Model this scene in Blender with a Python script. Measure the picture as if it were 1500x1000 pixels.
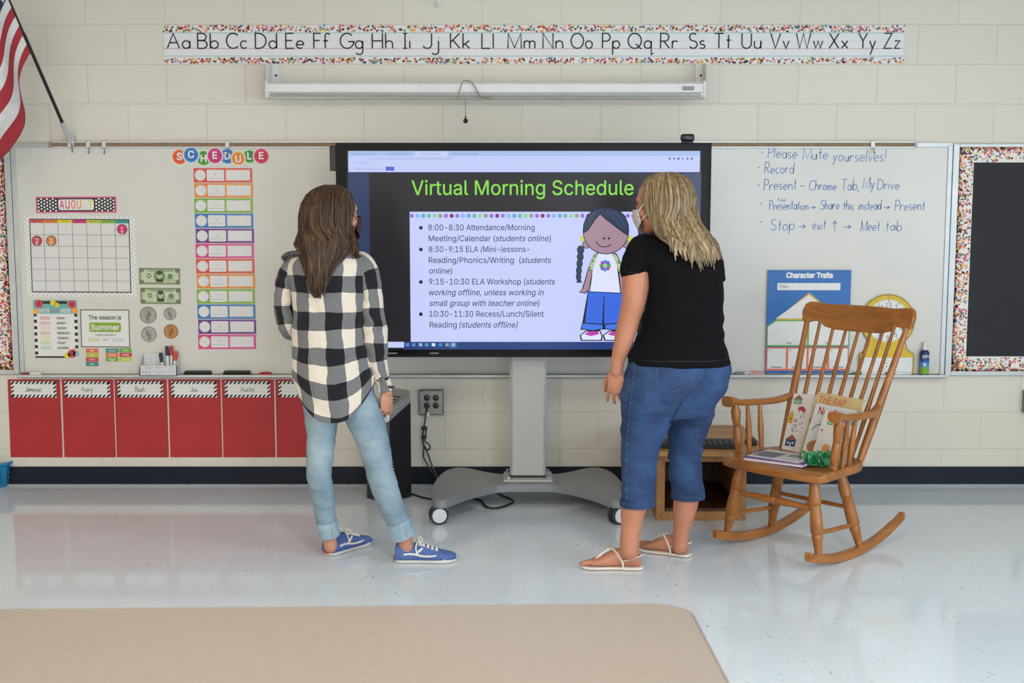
import bpy, math, random
from mathutils import Vector, Matrix, noise

scene = bpy.context.scene
for o in list(bpy.data.objects):
    bpy.data.objects.remove(o)
C = scene.collection
PI = math.pi
random.seed(7)

# ------------------------------------------------------------------ camera
FPX = 1800.0                       # focal length in pixels of a 1500 px wide frame
TH = math.radians(6.34)            # pitch below the horizon
CY, CZ = -6.432, 1.488
cam = bpy.data.cameras.new('camera')
cam.sensor_width = 36.0
cam.lens = 36.0 * FPX / 1500.0
cam.clip_start = 0.05
cam.dof.use_dof = True
cam.dof.focus_distance = 5.15
cam.dof.aperture_fstop = 4.5
co = bpy.data.objects.new('camera', cam)
co.location = (0, CY, CZ)
co.rotation_euler = (PI / 2 - TH, 0, 0)
C.objects.link(co)
scene.camera = co

def W(px, py, Y=0.0):
    """photo pixel (1500x1000) -> point of the vertical plane y = Y"""
    a, b = (px - 750.0) / FPX, (py - 500.0) / FPX
    d = Vector((a, math.cos(TH) - b * math.sin(TH), -math.sin(TH) - b * math.cos(TH)))
    t = (Y - CY) / d.y
    return Vector((0, CY, CZ)) + d * t

def FL(px, py, z=0.0):
    """photo pixel -> point of the horizontal plane z"""
    a, b = (px - 750.0) / FPX, (py - 500.0) / FPX
    d = Vector((a, math.cos(TH) - b * math.sin(TH), -math.sin(TH) - b * math.cos(TH)))
    t = (z - CZ) / d.z
    return Vector((0, CY, CZ)) + d * t

# ------------------------------------------------------------------ light
EXPO = 0.0
scene.view_settings.view_transform = 'Standard'
scene.view_settings.look = 'None'
scene.view_settings.gamma = 1.0
scene.view_settings.exposure = EXPO
scene.view_settings.use_curve_mapping = False

w = bpy.data.worlds.new('daylight')
scene.world = w
w.use_nodes = True
w.node_tree.nodes['Background'].inputs[0].default_value = (0.75, 0.87, 1.0, 1)
w.node_tree.nodes['Background'].inputs[1].default_value = 1.0

def area(name, loc, rot, sx, sy, power, col):
    l = bpy.data.lights.new(name, 'AREA')
    l.shape = 'RECTANGLE'; l.size = sx; l.size_y = sy
    l.energy = power; l.color = col
    o = bpy.data.objects.new(name, l)
    o.location = loc; o.rotation_euler = rot
    C.objects.link(o)
    return o

CEIL = 3.05
RX, LX, BY = 4.3, -4.3, -9.0
LAMPS = [(-2.9, -1.7), (0.0, -1.7), (2.9, -1.7), (-2.9, -4.4), (0.0, -4.4), (2.9, -4.4), (-1.5, -7.2), (1.5, -7.2)]
for x, y in LAMPS:
    warm = (1.0, 0.86, 0.68) if x < -1 else ((1.0, 0.94, 0.85) if x < 1 else (0.86, 0.93, 1.0))
    area('ceiling_lamp_light', (x, y, CEIL - 0.03), (0, 0, 0), 0.58, 1.18, (0.5 if y > -3 else (30 if y > -6 else 112)) * (1.15 if x < -1 else 1), warm)
WINS = [(-7.6, -5.8), (-5.2, -3.4)]      # y ranges of the windows in the right wall
for y0, y1 in WINS:
    area('window_daylight', (RX + 0.22, (y0 + y1) / 2, 1.55), (0, PI / 2, 0), 1.5, y1 - y0, 100, (0.68, 0.84, 1.0))

BWINS = [(-3.7, -0.6), (0.6, 3.7)]                    # x ranges of the windows in the back wall
for x0, x1 in BWINS:
    area('window_daylight', ((x0 + x1) / 2, BY - 0.22, 1.55), (PI / 2, 0, 0), x1 - x0, 1.5, 25 if x0 < 0 else 90, (1.0, 0.96, 0.92) if x0 < 0 else (0.82, 0.91, 1.0))

# ------------------------------------------------------------------ helpers
def hexlin(h):
    h = h.lstrip('#')
    r = []
    for i in (0, 2, 4):
        c = int(h[i:i + 2], 16) / 255.0
        r.append(c / 12.92 if c <= 0.04045 else ((c + 0.055) / 1.055) ** 2.4)
    return (r[0], r[1], r[2], 1.0)

def N(nt, t, **kw):
    n = nt.nodes.new(t)
    for k, v in kw.items():
        setattr(n, k, v)
    return n

def newmat(name):
    m = bpy.data.materials.new(name)
    m.use_nodes = True
    nt = m.node_tree
    return m, nt, nt.nodes['Principled BSDF']

MATS = {}
def pm(name, hx, rough=0.55, var=0.05, scale=18.0, bump=0.0, metal=0.0, spec=0.5, stretch=None, sheen=0.0):
    """plain procedural material: base colour with a soft noise variation and an optional bump"""
    if name in MATS:
        return MATS[name]
    m, nt, b = newmat(name)
    c = hexlin(hx)
    tc = N(nt, 'ShaderNodeTexCoord')
    mp = N(nt, 'ShaderNodeMapping')
    if stretch:
        mp.inputs['Scale'].default_value = stretch
    nt.links.new(tc.outputs['Object'], mp.inputs['Vector'])
    nz = N(nt, 'ShaderNodeTexNoise')
    nz.inputs['Scale'].default_value = scale
    nz.inputs['Detail'].default_value = 4
    nt.links.new(mp.outputs['Vector'], nz.inputs['Vector'])
    rp = N(nt, 'ShaderNodeValToRGB')
    rp.color_ramp.elements[0].position = 0.3
    rp.color_ramp.elements[1].position = 0.7
    rp.color_ramp.elements[0].color = tuple(max(0, x * (1 - 2 * var)) for x in c[:3]) + (1,)
    rp.color_ramp.elements[1].color = tuple(min(1, x * (1 + 2 * var)) for x in c[:3]) + (1,)
    nt.links.new(nz.outputs['Fac'], rp.inputs['Fac'])
    nt.links.new(rp.outputs['Color'], b.inputs['Base Color'])
    b.inputs['Roughness'].default_value = rough
    b.inputs['Metallic'].default_value = metal
    b.inputs['Specular IOR Level'].default_value = spec
    if sheen:
        b.inputs['Sheen Weight'].default_value = sheen
    if bump:
        bp = N(nt, 'ShaderNodeBump')
        bp.inputs['Strength'].default_value = bump
        bp.inputs['Distance'].default_value = 0.004
        nt.links.new(nz.outputs['Fac'], bp.inputs['Height'])
        nt.links.new(bp.outputs['Normal'], b.inputs['Normal'])
    MATS[name] = m
    return m

def ink(hx, rough=0.5):
    return pm('ink_' + hx.lstrip('#') + ('' if rough == 0.5 else '_%d' % int(rough * 100)), hx, rough, 0.02, 30)

def em(hx, k=1.0):
    """a lit pixel colour of the display"""
    name = 'screen_%s_%d' % (hx.lstrip('#'), int(k * 100))
    if name in MATS:
        return MATS[name]
    m, nt, b = newmat(name)
    c = hexlin(hx)
    b.inputs['Base Color'].default_value = (0.006, 0.006, 0.007, 1)
    b.inputs['Roughness'].default_value = 0.25
    b.inputs['Specular IOR Level'].default_value = 0.2
    b.inputs['Emission Color'].default_value = c
    b.inputs['Emission Strength'].default_value = k / (2 ** EXPO)
    MATS[name] = m
    return m

def wood(name, c0, c1, scale=6.0, stretch=(1, 1, 8), rough=0.38, axis=None):
    if name in MATS:
        return MATS[name]
    m, nt, b = newmat(name)
    tc = N(nt, 'ShaderNodeTexCoord')
    mp = N(nt, 'ShaderNodeMapping')
    mp.inputs['Scale'].default_value = stretch
    nt.links.new(tc.outputs['Object'], mp.inputs['Vector'])
    nz = N(nt, 'ShaderNodeTexNoise')
    nz.inputs['Scale'].default_value = scale
    nz.inputs['Detail'].default_value = 6
    nz.inputs['Distortion'].default_value = 0.6
    nt.links.new(mp.outputs['Vector'], nz.inputs['Vector'])
    rp = N(nt, 'ShaderNodeValToRGB')
    rp.color_ramp.elements[0].position = 0.32
    rp.color_ramp.elements[1].position = 0.68
    rp.color_ramp.elements[0].color = hexlin(c0)
    rp.color_ramp.elements[1].color = hexlin(c1)
    nt.links.new(nz.outputs['Fac'], rp.inputs['Fac'])
    nt.links.new(rp.outputs['Color'], b.inputs['Base Color'])
    b.inputs['Roughness'].default_value = rough
    bp = N(nt, 'ShaderNodeBump')
    bp.inputs['Strength'].default_value = 0.12
    bp.inputs['Distance'].default_value = 0.002
    nt.links.new(nz.outputs['Fac'], bp.inputs['Height'])
    nt.links.new(bp.outputs['Normal'], b.inputs['Normal'])
    MATS[name] = m
    return m

def frames(pts):
    """parallel transport frames along a polyline"""
    n = len(pts)
    T = []
    for i in range(n):
        a = pts[max(0, i - 1)]; b = pts[min(n - 1, i + 1)]
        t = (b - a)
        T.append(t.normalized() if t.length > 1e-9 else Vector((0, 0, 1)))
    ref = Vector((1, 0, 0)) if abs(T[0].x) < 0.9 else Vector((0, 1, 0))
    u = (ref - T[0] * ref.dot(T[0])).normalized()
    out = []
    for t in T:
        u = (u - t * u.dot(t))
        u = u.normalized() if u.length > 1e-9 else t.orthogonal().normalized()
        out.append((u, t.cross(u)))
    return out

def crom(vals, per):
    """Catmull-Rom through a list of tuples of floats"""
    out = []
    n = len(vals)
    for i in range(n - 1):
        p0 = vals[max(0, i - 1)]; p1 = vals[i]; p2 = vals[i + 1]; p3 = vals[min(n - 1, i + 2)]
        for k in range(per):
            t = k / per
            out.append(tuple(0.5 * (2 * b + (c - a) * t + (2 * a - 5 * b + 4 * c - d) * t * t + (3 * b - a - 3 * c + d) * t ** 3)
                             for a, b, c, d in zip(p0, p1, p2, p3)))
    out.append(tuple(vals[-1]))
    return out

class MB:
    """collects polygons of one mesh"""
    def __init__(self):
        self.v = []; self.f = []; self.mi = []; self.mats = []; self.uv = {}
    def slot(self, m):
        if m not in self.mats:
            self.mats.append(m)
        return self.mats.index(m)
    def add(self, vs, fs, m=None, uvs=None):
        o = len(self.v)
        self.v.extend([Vector(p) for p in vs])
        s = self.slot(m) if m is not None else 0
        for k, f in enumerate(fs):
            if uvs:
                self.uv[len(self.f)] = uvs[k]
            self.f.append([o + i for i in f]); self.mi.append(s)
    def box(self, c, s, m=None, R=None):
        c = Vector(c); hx, hy, hz = s[0] / 2, s[1] / 2, s[2] / 2
        vs = [Vector((x, y, z)) for x in (-hx, hx) for y in (-hy, hy) for z in (-hz, hz)]
        if R is not None:
            vs = [R @ p for p in vs]
        self.add([p + c for p in vs], [(0, 1, 3, 2), (4, 6, 7, 5), (0, 4, 5, 1), (2, 3, 7, 6), (0, 2, 6, 4), (1, 5, 7, 3)], m)
        return self
    def bar(self, a, b, w, d, m=None, up=(0, 0, 1)):
        a = Vector(a); b = Vector(b); t = (b - a).normalized()
        u = t.cross(Vector(up)).normalized(); v = u.cross(t)
        vs = []
        for p in (a, b):
            for su, sv in ((-1, -1), (1, -1), (1, 1), (-1, 1)):
                vs.append(p + u * (su * w / 2) + v * (sv * d / 2))
        self.add(vs, [(3, 2, 1, 0), (4, 5, 6, 7), (0, 1, 5, 4), (1, 2, 6, 5), (2, 3, 7, 6), (3, 0, 4, 7)], m)
        return self
    def tube(self, pts, r, n=10, m=None, caps=True, flat=1.0, per=1):
        pts = [Vector(p) for p in pts]
        rs = list(r) if hasattr(r, '__len__') else [r] * len(pts)
        if per > 1:
            q = crom([tuple(p) + (x,) for p, x in zip(pts, rs)], per)
            pts = [Vector(x[:3]) for x in q]; rs = [max(1e-5, x[3]) for x in q]
        fr = frames(pts)
        vs = []; fs = []
        for p, (u, v), x in zip(pts, fr, rs):
            for k in range(n):
                a = 2 * PI * k / n
                vs.append(p + u * (x * math.cos(a)) + v * (x * flat * math.sin(a)))
        for i in range(len(pts) - 1):
            for k in range(n):
                a = i * n + k; b = i * n + (k + 1) % n
                fs.append((a, b, b + n, a + n))
        if caps:
            fs.append(tuple(reversed(range(n))))
            fs.append(tuple(range((len(pts) - 1) * n, len(pts) * n)))
        self.add(vs, fs, m)
        return self
    def lathe(self, prof, base=(0, 0, 0), axis=(0, 0, 1), n=24, m=None, caps=True):
        """prof: (radius, height) along axis"""
        base = Vector(base); ax = Vector(axis).normalized()
        u = ax.orthogonal().normalized(); v = ax.cross(u)
        vs = []; fs = []
        for r, h in prof:
            for k in range(n):
                a = 2 * PI * k / n
                vs.append(base + ax * h + (u * math.cos(a) + v * math.sin(a)) * max(r, 1e-5))
        for i in range(len(prof) - 1):
            for k in range(n):
                a = i * n + k; b = i * n + (k + 1) % n
                fs.append((a, b, b + n, a + n))
        if caps:
            fs.append(tuple(reversed(range(n))))
            fs.append(tuple(range((len(prof) - 1) * n, len(prof) * n)))
        self.add(vs, fs, m)
        return self
    def turned(self, a, b, prof, n=14, m=None):
        """turned wood between a and b; prof: (fraction, radius)"""
        a = Vector(a); b = Vector(b); L = (b - a).length
        return self.lathe([(r, t * L) for t, r in prof], a, b - a, n, m)
    def prism(self, poly, o, ex, ey, depth, m=None):
        """polygon in the plane (ex, ey) at o, extruded by the vector depth"""
        o = Vector(o); ex = Vector(ex); ey = Vector(ey); d = Vector(depth); n = len(poly)
        vs = [o + ex * x + ey * y for x, y in poly] + [o + ex * x + ey * y + d for x, y in poly]
        fs = [tuple(reversed(range(n))), tuple(range(n, 2 * n))]
        for k in range(n):
            j = (k + 1) % n
            fs.append((k, j, j + n, k + n))
        self.add(vs, fs, m)
        return self
    def ball(self, c, r, m=None, seg=16, rings=10, R=None):
        c = Vector(c); r = Vector(r) if hasattr(r, '__len__') else Vector((r, r, r))
        vs = []; fs = []
        for i in range(rings + 1):
            t = PI * i / rings
            for k in range(seg):
                a = 2 * PI * k / seg
                p = Vector((r.x * math.sin(t) * math.cos(a), r.y * math.sin(t) * math.sin(a), r.z * math.cos(t)))
                if R is not None:
                    p = R @ p
                vs.append(c + p)
        for i in range(rings):
            for k in range(seg):
                a = i * seg + k; b = i * seg + (k + 1) % seg
                if i == 0:
                    fs.append((a, a + seg, b + seg))
                elif i == rings - 1:
                    fs.append((a, a + seg, b))
                else:
                    fs.append((a, a + seg, b + seg, b))
        self.add(vs, fs, m)
        return self
    def rings(self, rl, m=None, n=32, caps=True, uvC=None, uv0=0.0, hem=None, p=2.0, v0=0.0):
        """rl: list of (centre, ex, ey, rx, ry); uvC = circumference used for the u coordinate"""
        vs = []; fs = []; uvs = []
        vlen = [v0]
        for i in range(1, len(rl)):
            vlen.append(vlen[-1] + (rl[i][0] - rl[i - 1][0]).length)
        for i, (c, ex, ey, rx, ry) in enumerate(rl):
            for k in range(n):
                a = 2 * PI * k / n
                ca, sa = math.cos(a), math.sin(a)
                if p != 2.0:
                    ca = math.copysign(abs(ca) ** (2 / p), ca); sa = math.copysign(abs(sa) ** (2 / p), sa)
                q = c + ex * (rx * ca) + ey * (ry * sa)
                if hem:
                    q = hem(q, i / (len(rl) - 1.0), a)
                vs.append(q)
        for i in range(len(rl) - 1):
            for k in range(n):
                a = i * n + k; b = i * n + (k + 1) % n
                fs.append((a, b, b + n, a + n))
                if uvC:
                    u0 = uv0 + uvC * k / n; u1 = uv0 + uvC * (k + 1) / n
                    uvs.append(((u0, vlen[i]), (u1, vlen[i]), (u1, vlen[i + 1]), (u0, vlen[i + 1])))
        if caps:
            fs.append(tuple(reversed(range(n))))
            fs.append(tuple(range((len(rl) - 1) * n, len(rl) * n)))
            if uvC:
                uvs.append(tuple((0, 0) for _ in range(n))); uvs.append(tuple((0, 0) for _ in range(n)))
        self.add(vs, fs, m, uvs if uvC else None)
        return self
    def mesh(self, name, mats=None, off=None, smooth=True, angle=35):
        me = bpy.data.meshes.new(name)
        vs = [tuple(p - off) if off is not None else tuple(p) for p in self.v]
        me.from_pydata(vs, [], self.f)
        ml = mats if mats else self.mats
        if not isinstance(ml, (list, tuple)):
            ml = [ml]
        for m in ml:
            me.materials.append(m)
        if len(ml) > 1:
            me.polygons.foreach_set('material_index', self.mi)
        if self.uv:
            ul = me.uv_layers.new(name='UVMap')
            for fi, poly in enumerate(me.polygons):
                q = self.uv.get(fi)
                if q:
                    for li, t in zip(poly.loop_indices, q):
                        ul.data[li].uv = t
        if smooth:
            me.polygons.foreach_set('use_smooth', [True] * len(me.polygons))
            me.set_sharp_from_angle(angle=math.radians(angle))
        me.update()
        return me
    def build(self, name, mats=None, parent=None, off=None, bevel=0.0, smooth=True, angle=35, seg=2, subd=0):
        if off is None and parent is not None and parent.name in WB:
            off = WB[parent.name]
        me = self.mesh(name, mats, off, smooth, angle)
        o = bpy.data.objects.new(name, me)
        C.objects.link(o)
        if parent is not None:
            o.parent = parent
            if parent.name in WB:
                WB[o.name] = WB[parent.name]
        if bevel:
            b = o.modifiers.new('bevel', 'BEVEL')
            b.width = bevel; b.segments = seg; b.limit_method = 'ANGLE'; b.angle_limit = math.radians(40)
        if subd:
            s = o.modifiers.new('subd', 'SUBSURF'); s.levels = subd; s.render_levels = subd
        return o
WB = {}          # roots whose parts are written in world coordinates -> their base point

def tag(o, label=None, cat=None, group=None, kind=None):
    if label: o['label'] = label
    if cat: o['category'] = cat
    if group: o['group'] = group
    if kind: o['kind'] = kind
    return o

def thing(name, label, cat, loc=(0, 0, 0), rot=(0, 0, 0), group=None):
    o = bpy.data.objects.new(name, None)
    o.empty_display_size = 0.05
    o.location = loc; o.rotation_euler = rot
    C.objects.link(o)
    return tag(o, label, cat, group)

def wthing(name, label, cat, loc, group=None):
    o = thing(name, label, cat, loc, (0, 0, 0), group)
    WB[o.name] = Vector(loc)
    return o

def struct(o, label=None):
    return tag(o, label, None, None, 'structure')

def copy_thing(o, parent=None):
    c = o.copy(); C.objects.link(c)
    if parent is not None:
        c.parent = parent
    for ch in list(o.children):
        copy_thing(ch, c)
    return c

# ---- text -------------------------------------------------------------------------------------
import os
try:        # Blender's own interface typeface
    SANS = bpy.data.fonts.load(os.path.join(bpy.utils.system_resource('DATAFILES', path='fonts'), 'Inter.woff2'))
except Exception:
    SANS = None
CAPH = 0.5087 if SANS else 0.682
from mathutils.geometry import interpolate_bezier, delaunay_2d_cdt
TXC = {}
def text_mesh(s, shear=0.0, bold=0.0):
    """outline of a line of type, filled by winding number"""
    key = (s, shear, bold)
    if key in TXC: return TXC[key]
    cu = bpy.data.curves.new('t', 'FONT')
    if SANS: cu.font = SANS
    cu.body = s; cu.size = 1.0; cu.shear = shear; cu.resolution_u = 3
    ob = bpy.data.objects.new('t', cu)
    cv = ob.to_curve(bpy.context.evaluated_depsgraph_get())
    loops = []
    for sp in cv.splines:
        pts = []
        if sp.type == 'BEZIER':
            bp = sp.bezier_points; n = len(bp)
            for k in range(n):
                p, q = bp[k], bp[(k + 1) % n]
                straight = (p.handle_right - p.co).length < 1e-5 and (q.handle_left - q.co).length < 1e-5
                pts += [p.co.xy] if straight else [v.xy for v in interpolate_bezier(p.co, p.handle_right, q.handle_left, q.co, 5)[:-1]]
        else:
            pts = [p.co.xy for p in sp.points]
        L = []
        for p in pts:
            if not L or (p - L[-1]).length > 1e-5: L.append(p.copy())
        while len(L) > 1 and (L[0] - L[-1]).length < 1e-5: L.pop()
        if len(L) > 2: loops.append(L)
    ob.to_curve_clear()
    bpy.data.objects.remove(ob); bpy.data.curves.remove(cu)
    def sgn(L): return sum(L[k].x * L[(k + 1) % len(L)].y - L[(k + 1) % len(L)].x * L[k].y for k in range(len(L)))
    if not loops:
        TXC[key] = ([], []); return TXC[key]
    main = 1 if sgn(max(loops, key=lambda L: abs(sgn(L)))) > 0 else -1
    if bold:
        for L in loops:
            n = len(L); new = []
            for k in range(n):
                d1 = (L[k] - L[k - 1]).normalized(); d2 = (L[(k + 1) % n] - L[k]).normalized()
                t = d1 + d2
                t = t.normalized() if t.length > .2 else d2
                new.append(L[k] + Vector((t.y, -t.x)) * (bold * main))
            L[:] = new
    vs = []; faces = []
    for L in loops:
        o = len(vs); vs += L; faces.append(list(range(o, o + len(L))))
    ov, oe, of, _, _, _ = delaunay_2d_cdt(vs, [], faces, 0, 1e-6, True)
    bb = [(min(p.x for p in L), max(p.x for p in L), min(p.y for p in L), max(p.y for p in L)) for L in loops]
    keep = []
    for f in of:
        x = sum(ov[q].x for q in f) / len(f); y = sum(ov[q].y for q in f) / len(f); wn = 0
        for L, (x0, x1, y0, y1) in zip(loops, bb):
            if x0 < x < x1 and y0 < y < y1:
                for k in range(len(L)):
                    p, q = L[k - 1], L[k]
                    cr = (q.x - p.x) * (y - p.y) - (x - p.x) * (q.y - p.y)
                    if p.y <= y < q.y and cr > 0: wn += 1
                    elif q.y <= y < p.y and cr < 0: wn -= 1
        if wn: keep.append(tuple(f))
    TXC[key] = ([v.copy() for v in ov], keep)
    return TXC[key]

# ---- single-stroke handwriting alphabet -------------------------------------------------------
def arc(cx, cy, rx, ry, a0, a1, n=12):
    return [(cx + rx * math.cos(math.radians(a0 + (a1 - a0) * k / n)), cy + ry * math.sin(math.radians(a0 + (a1 - a0) * k / n))) for k in range(n + 1)]
CIR = arc(.25, .25, .25, .25, 60, 420, 20)
G = {
 'A': (.8, [[(0, 0), (.4, 1), (.8, 0)], [(.16, .38), (.64, .38)]]),
 'B': (.6, [[(0, 0), (0, 1), (.3, 1)] + arc(.3, .76, .24, .24, 90, -90) + [(0, .52), (.3, .52)] + arc(.32, .26, .27, .26, 90, -90) + [(0, 0)]]),
 'C': (.8, [arc(.48, .5, .47, .5, 45, 315, 20)]),
 'D': (.7, [[(0, 0), (0, 1), (.2, 1)] + arc(.2, .5, .5, .5, 90, -90, 16) + [(0, 0)]]),
 'E': (.55, [[(.55, 1), (0, 1), (0, 0), (.55, 0)], [(0, .52), (.45, .52)]]),
 'F': (.55, [[(.55, 1), (0, 1), (0, 0)], [(0, .52), (.45, .52)]]),
 'G': (.85, [arc(.48, .5, .47, .5, 45, 350, 20) + [(.95, .45), (.55, .45)]]),
 'H': (.65, [[(0, 0), (0, 1)], [(.65, 0), (.65, 1)], [(0, .5), (.65, .5)]]),
 'I': (.35, [[(.17, 0), (.17, 1)], [(0, 1), (.34, 1)], [(0, 0), (.34, 0)]]),
 'J': (.5, [[(.5, 1), (.5, .25)] + arc(.25, .25, .25, .25, 0, -160)]),
 'K': (.6, [[(0, 0), (0, 1)], [(.58, 1), (.02, .42)], [(.15, .55), (.6, 0)]]),
 'L': (.5, [[(0, 1), (0, 0), (.52, 0)]]),
 'M': (.85, [[(0, 0), (.03, 1), (.43, .05), (.83, 1), (.86, 0)]]),
 'N': (.65, [[(0, 0), (0, 1), (.65, 0), (.65, 1)]]),
 'O': (.9, [arc(.47, .5, .47, .5, 60, 420, 26)]),
 'P': (.55, [[(0, 0), (0, 1), (.28, 1)] + arc(.28, .74, .27, .26, 90, -90) + [(0, .48)]]),
 'Q': (.95, [arc(.47, .5, .47, .5, 60, 420, 26), [(.55, .3), (.95, -.05)]]),
 'R': (.6, [[(0, 0), (0, 1), (.28, 1)] + arc(.28, .74, .27, .26, 90, -90) + [(0, .48)], [(.22, .48), (.6, 0)]]),
 'S': (.55, [arc(.28, .75, .26, .25, 40, 270) + arc(.28, .25, .28, .25, 90, -150)]),
 'T': (.7, [[(0, 1), (.7, 1)], [(.35, 1), (.35, 0)]]),
 'U': (.65, [[(0, 1), (0, .32)] + arc(.32, .32, .32, .32, 180, 360) + [(.64, 1)]]),
 'V': (.7, [[(0, 1), (.35, 0), (.7, 1)]]),
 'W': (1.0, [[(0, 1), (.25, 0), (.5, 1), (.75, 0), (1, 1)]]),
 'X': (.65, [[(0, 1), (.65, 0)], [(.65, 1), (0, 0)]]),
 'Y': (.65, [[(0, 1), (.33, .5), (.65, 1)], [(.33, .5), (.33, 0)]]),
 'Z': (.62, [[(0, 1), (.6, 1), (0, 0), (.62, 0)]]),
 'a': (.5, [CIR, [(.5, .5), (.5, 0)]]), 'b': (.5, [[(0, 1), (0, 0)], CIR]),
 'c': (.45, [arc(.25, .25, .25, .25, 45, 315)]), 'd': (.5, [CIR, [(.5, 1), (.5, 0)]]),
 'e': (.5, [[(0, .25), (.5, .25)] + arc(.25, .25, .25, .25, 0, 310, 16)]),
 'f': (.4, [arc(.3, .8, .18, .2, 30, 180) + [(.12, 0)], [(-.04, .5), (.34, .5)]]),
 'g': (.5, [CIR, [(.5, .5), (.5, -.2)] + arc(.25, -.2, .25, .2, 0, -150)]),
 'h': (.45, [[(0, 1), (0, 0)], [(0, .28)] + arc(.22, .28, .22, .22, 180, 0) + [(.44, 0)]]),
 'i': (.06, [[(0, .5), (0, 0)], [(-.02, .7), (.02, .7)]]),
 'j': (.2, [[(.2, .5), (.2, -.2)] + arc(0, -.2, .2, .2, 0, -150), [(.18, .7), (.22, .7)]]),
 'k': (.42, [[(0, 1), (0, 0)], [(.4, .52), (.0, .2)], [(.12, .3), (.42, 0)]]), 'l': (.06, [[(0, 1), (0, 0)]]),
 'm': (.7, [[(0, .5), (0, 0)], [(0, .3)] + arc(.17, .32, .17, .18, 180, 0) + [(.34, 0)], [(.34, .3)] + arc(.51, .32, .17, .18, 180, 0) + [(.68, 0)]]),
 'n': (.45, [[(0, .5), (0, 0)], [(0, .28)] + arc(.22, .28, .22, .22, 180, 0) + [(.44, 0)]]),
 'o': (.5, [CIR]), 'p': (.5, [[(0, .5), (0, -.42)], CIR]), 'q': (.6, [CIR, [(.5, .5), (.5, -.42), (.65, -.3)]]),
 'r': (.36, [[(0, .5), (0, 0)], [(0, .28)] + arc(.2, .28, .2, .22, 180, 40)]),
 's': (.36, [arc(.18, .375, .16, .125, 40, 270) + arc(.18, .125, .18, .125, 90, -150)]),
 't': (.32, [[(.16, .9), (.16, 0)], [(0, .55), (.32, .55)]]),
 'u': (.45, [[(0, .5), (0, .2)] + arc(.22, .2, .22, .2, 180, 360) + [(.44, .5)], [(.44, .5), (.44, 0)]]),
 'v': (.42, [[(0, .5), (.21, 0), (.42, .5)]]), 'w': (.65, [[(0, .5), (.16, 0), (.32, .5), (.48, 0), (.64, .5)]]),
 'x': (.42, [[(0, .5), (.42, 0)], [(.42, .5), (0, 0)]]), 'y': (.42, [[(0, .5), (.22, 0)], [(.44, .5), (.06, -.42)]]),
 'z': (.4, [[(0, .5), (.4, .5), (0, 0), (.4, 0)]]),
 '!': (.1, [[(.06, 1), (.03, .25)], [(0, 0), (.04, .02)]]), ',': (.12, [[(.08, .08), (0, -.16)]]), '-': (.4, [[(0, .3), (.36, .3)]]),
 '*': (.1, [[(0, .35), (.04, .36)]]), '>': (.55, [[(0, .25), (.5, .27)], [(.32, .42), (.5, .27), (.3, .08)]]),
 '^': (.4, [[(.2, -.1), (.2, .85)], [(0, .55), (.2, .85), (.4, .58)]]), ' ': (.3, []),
}

def ribbon(pts, wd):
    P = [Vector((x, y)) for x, y in pts]
    Q = [P[0]]
    for q in P[1:]:
        if (q - Q[-1]).length > 1e-5:
            Q.append(q)
    if len(Q) < 2:
        return [], []
    n = len(Q); vs = []
    for i in range(n):
        d1 = (Q[i] - Q[i - 1]).normalized() if i > 0 else None
        d2 = (Q[i + 1] - Q[i]).normalized() if i < n - 1 else None
        if d1 is None: d = d2; k = 1
        elif d2 is None: d = d1; k = 1
        else:
            d = d1 + d2
            if d.length < 0.3: d = d2; k = 1
            else:
                d.normalize(); k = min(1.8, 1 / max(0.3, d.dot(d1)))
        nn = Vector((-d.y, d.x)) * (wd / 2 * k)
        vs += [Q[i] + nn, Q[i] - nn]
    return vs, [(2 * i, 2 * i + 1, 2 * i + 3, 2 * i + 2) for i in range(n - 1)]

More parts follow.
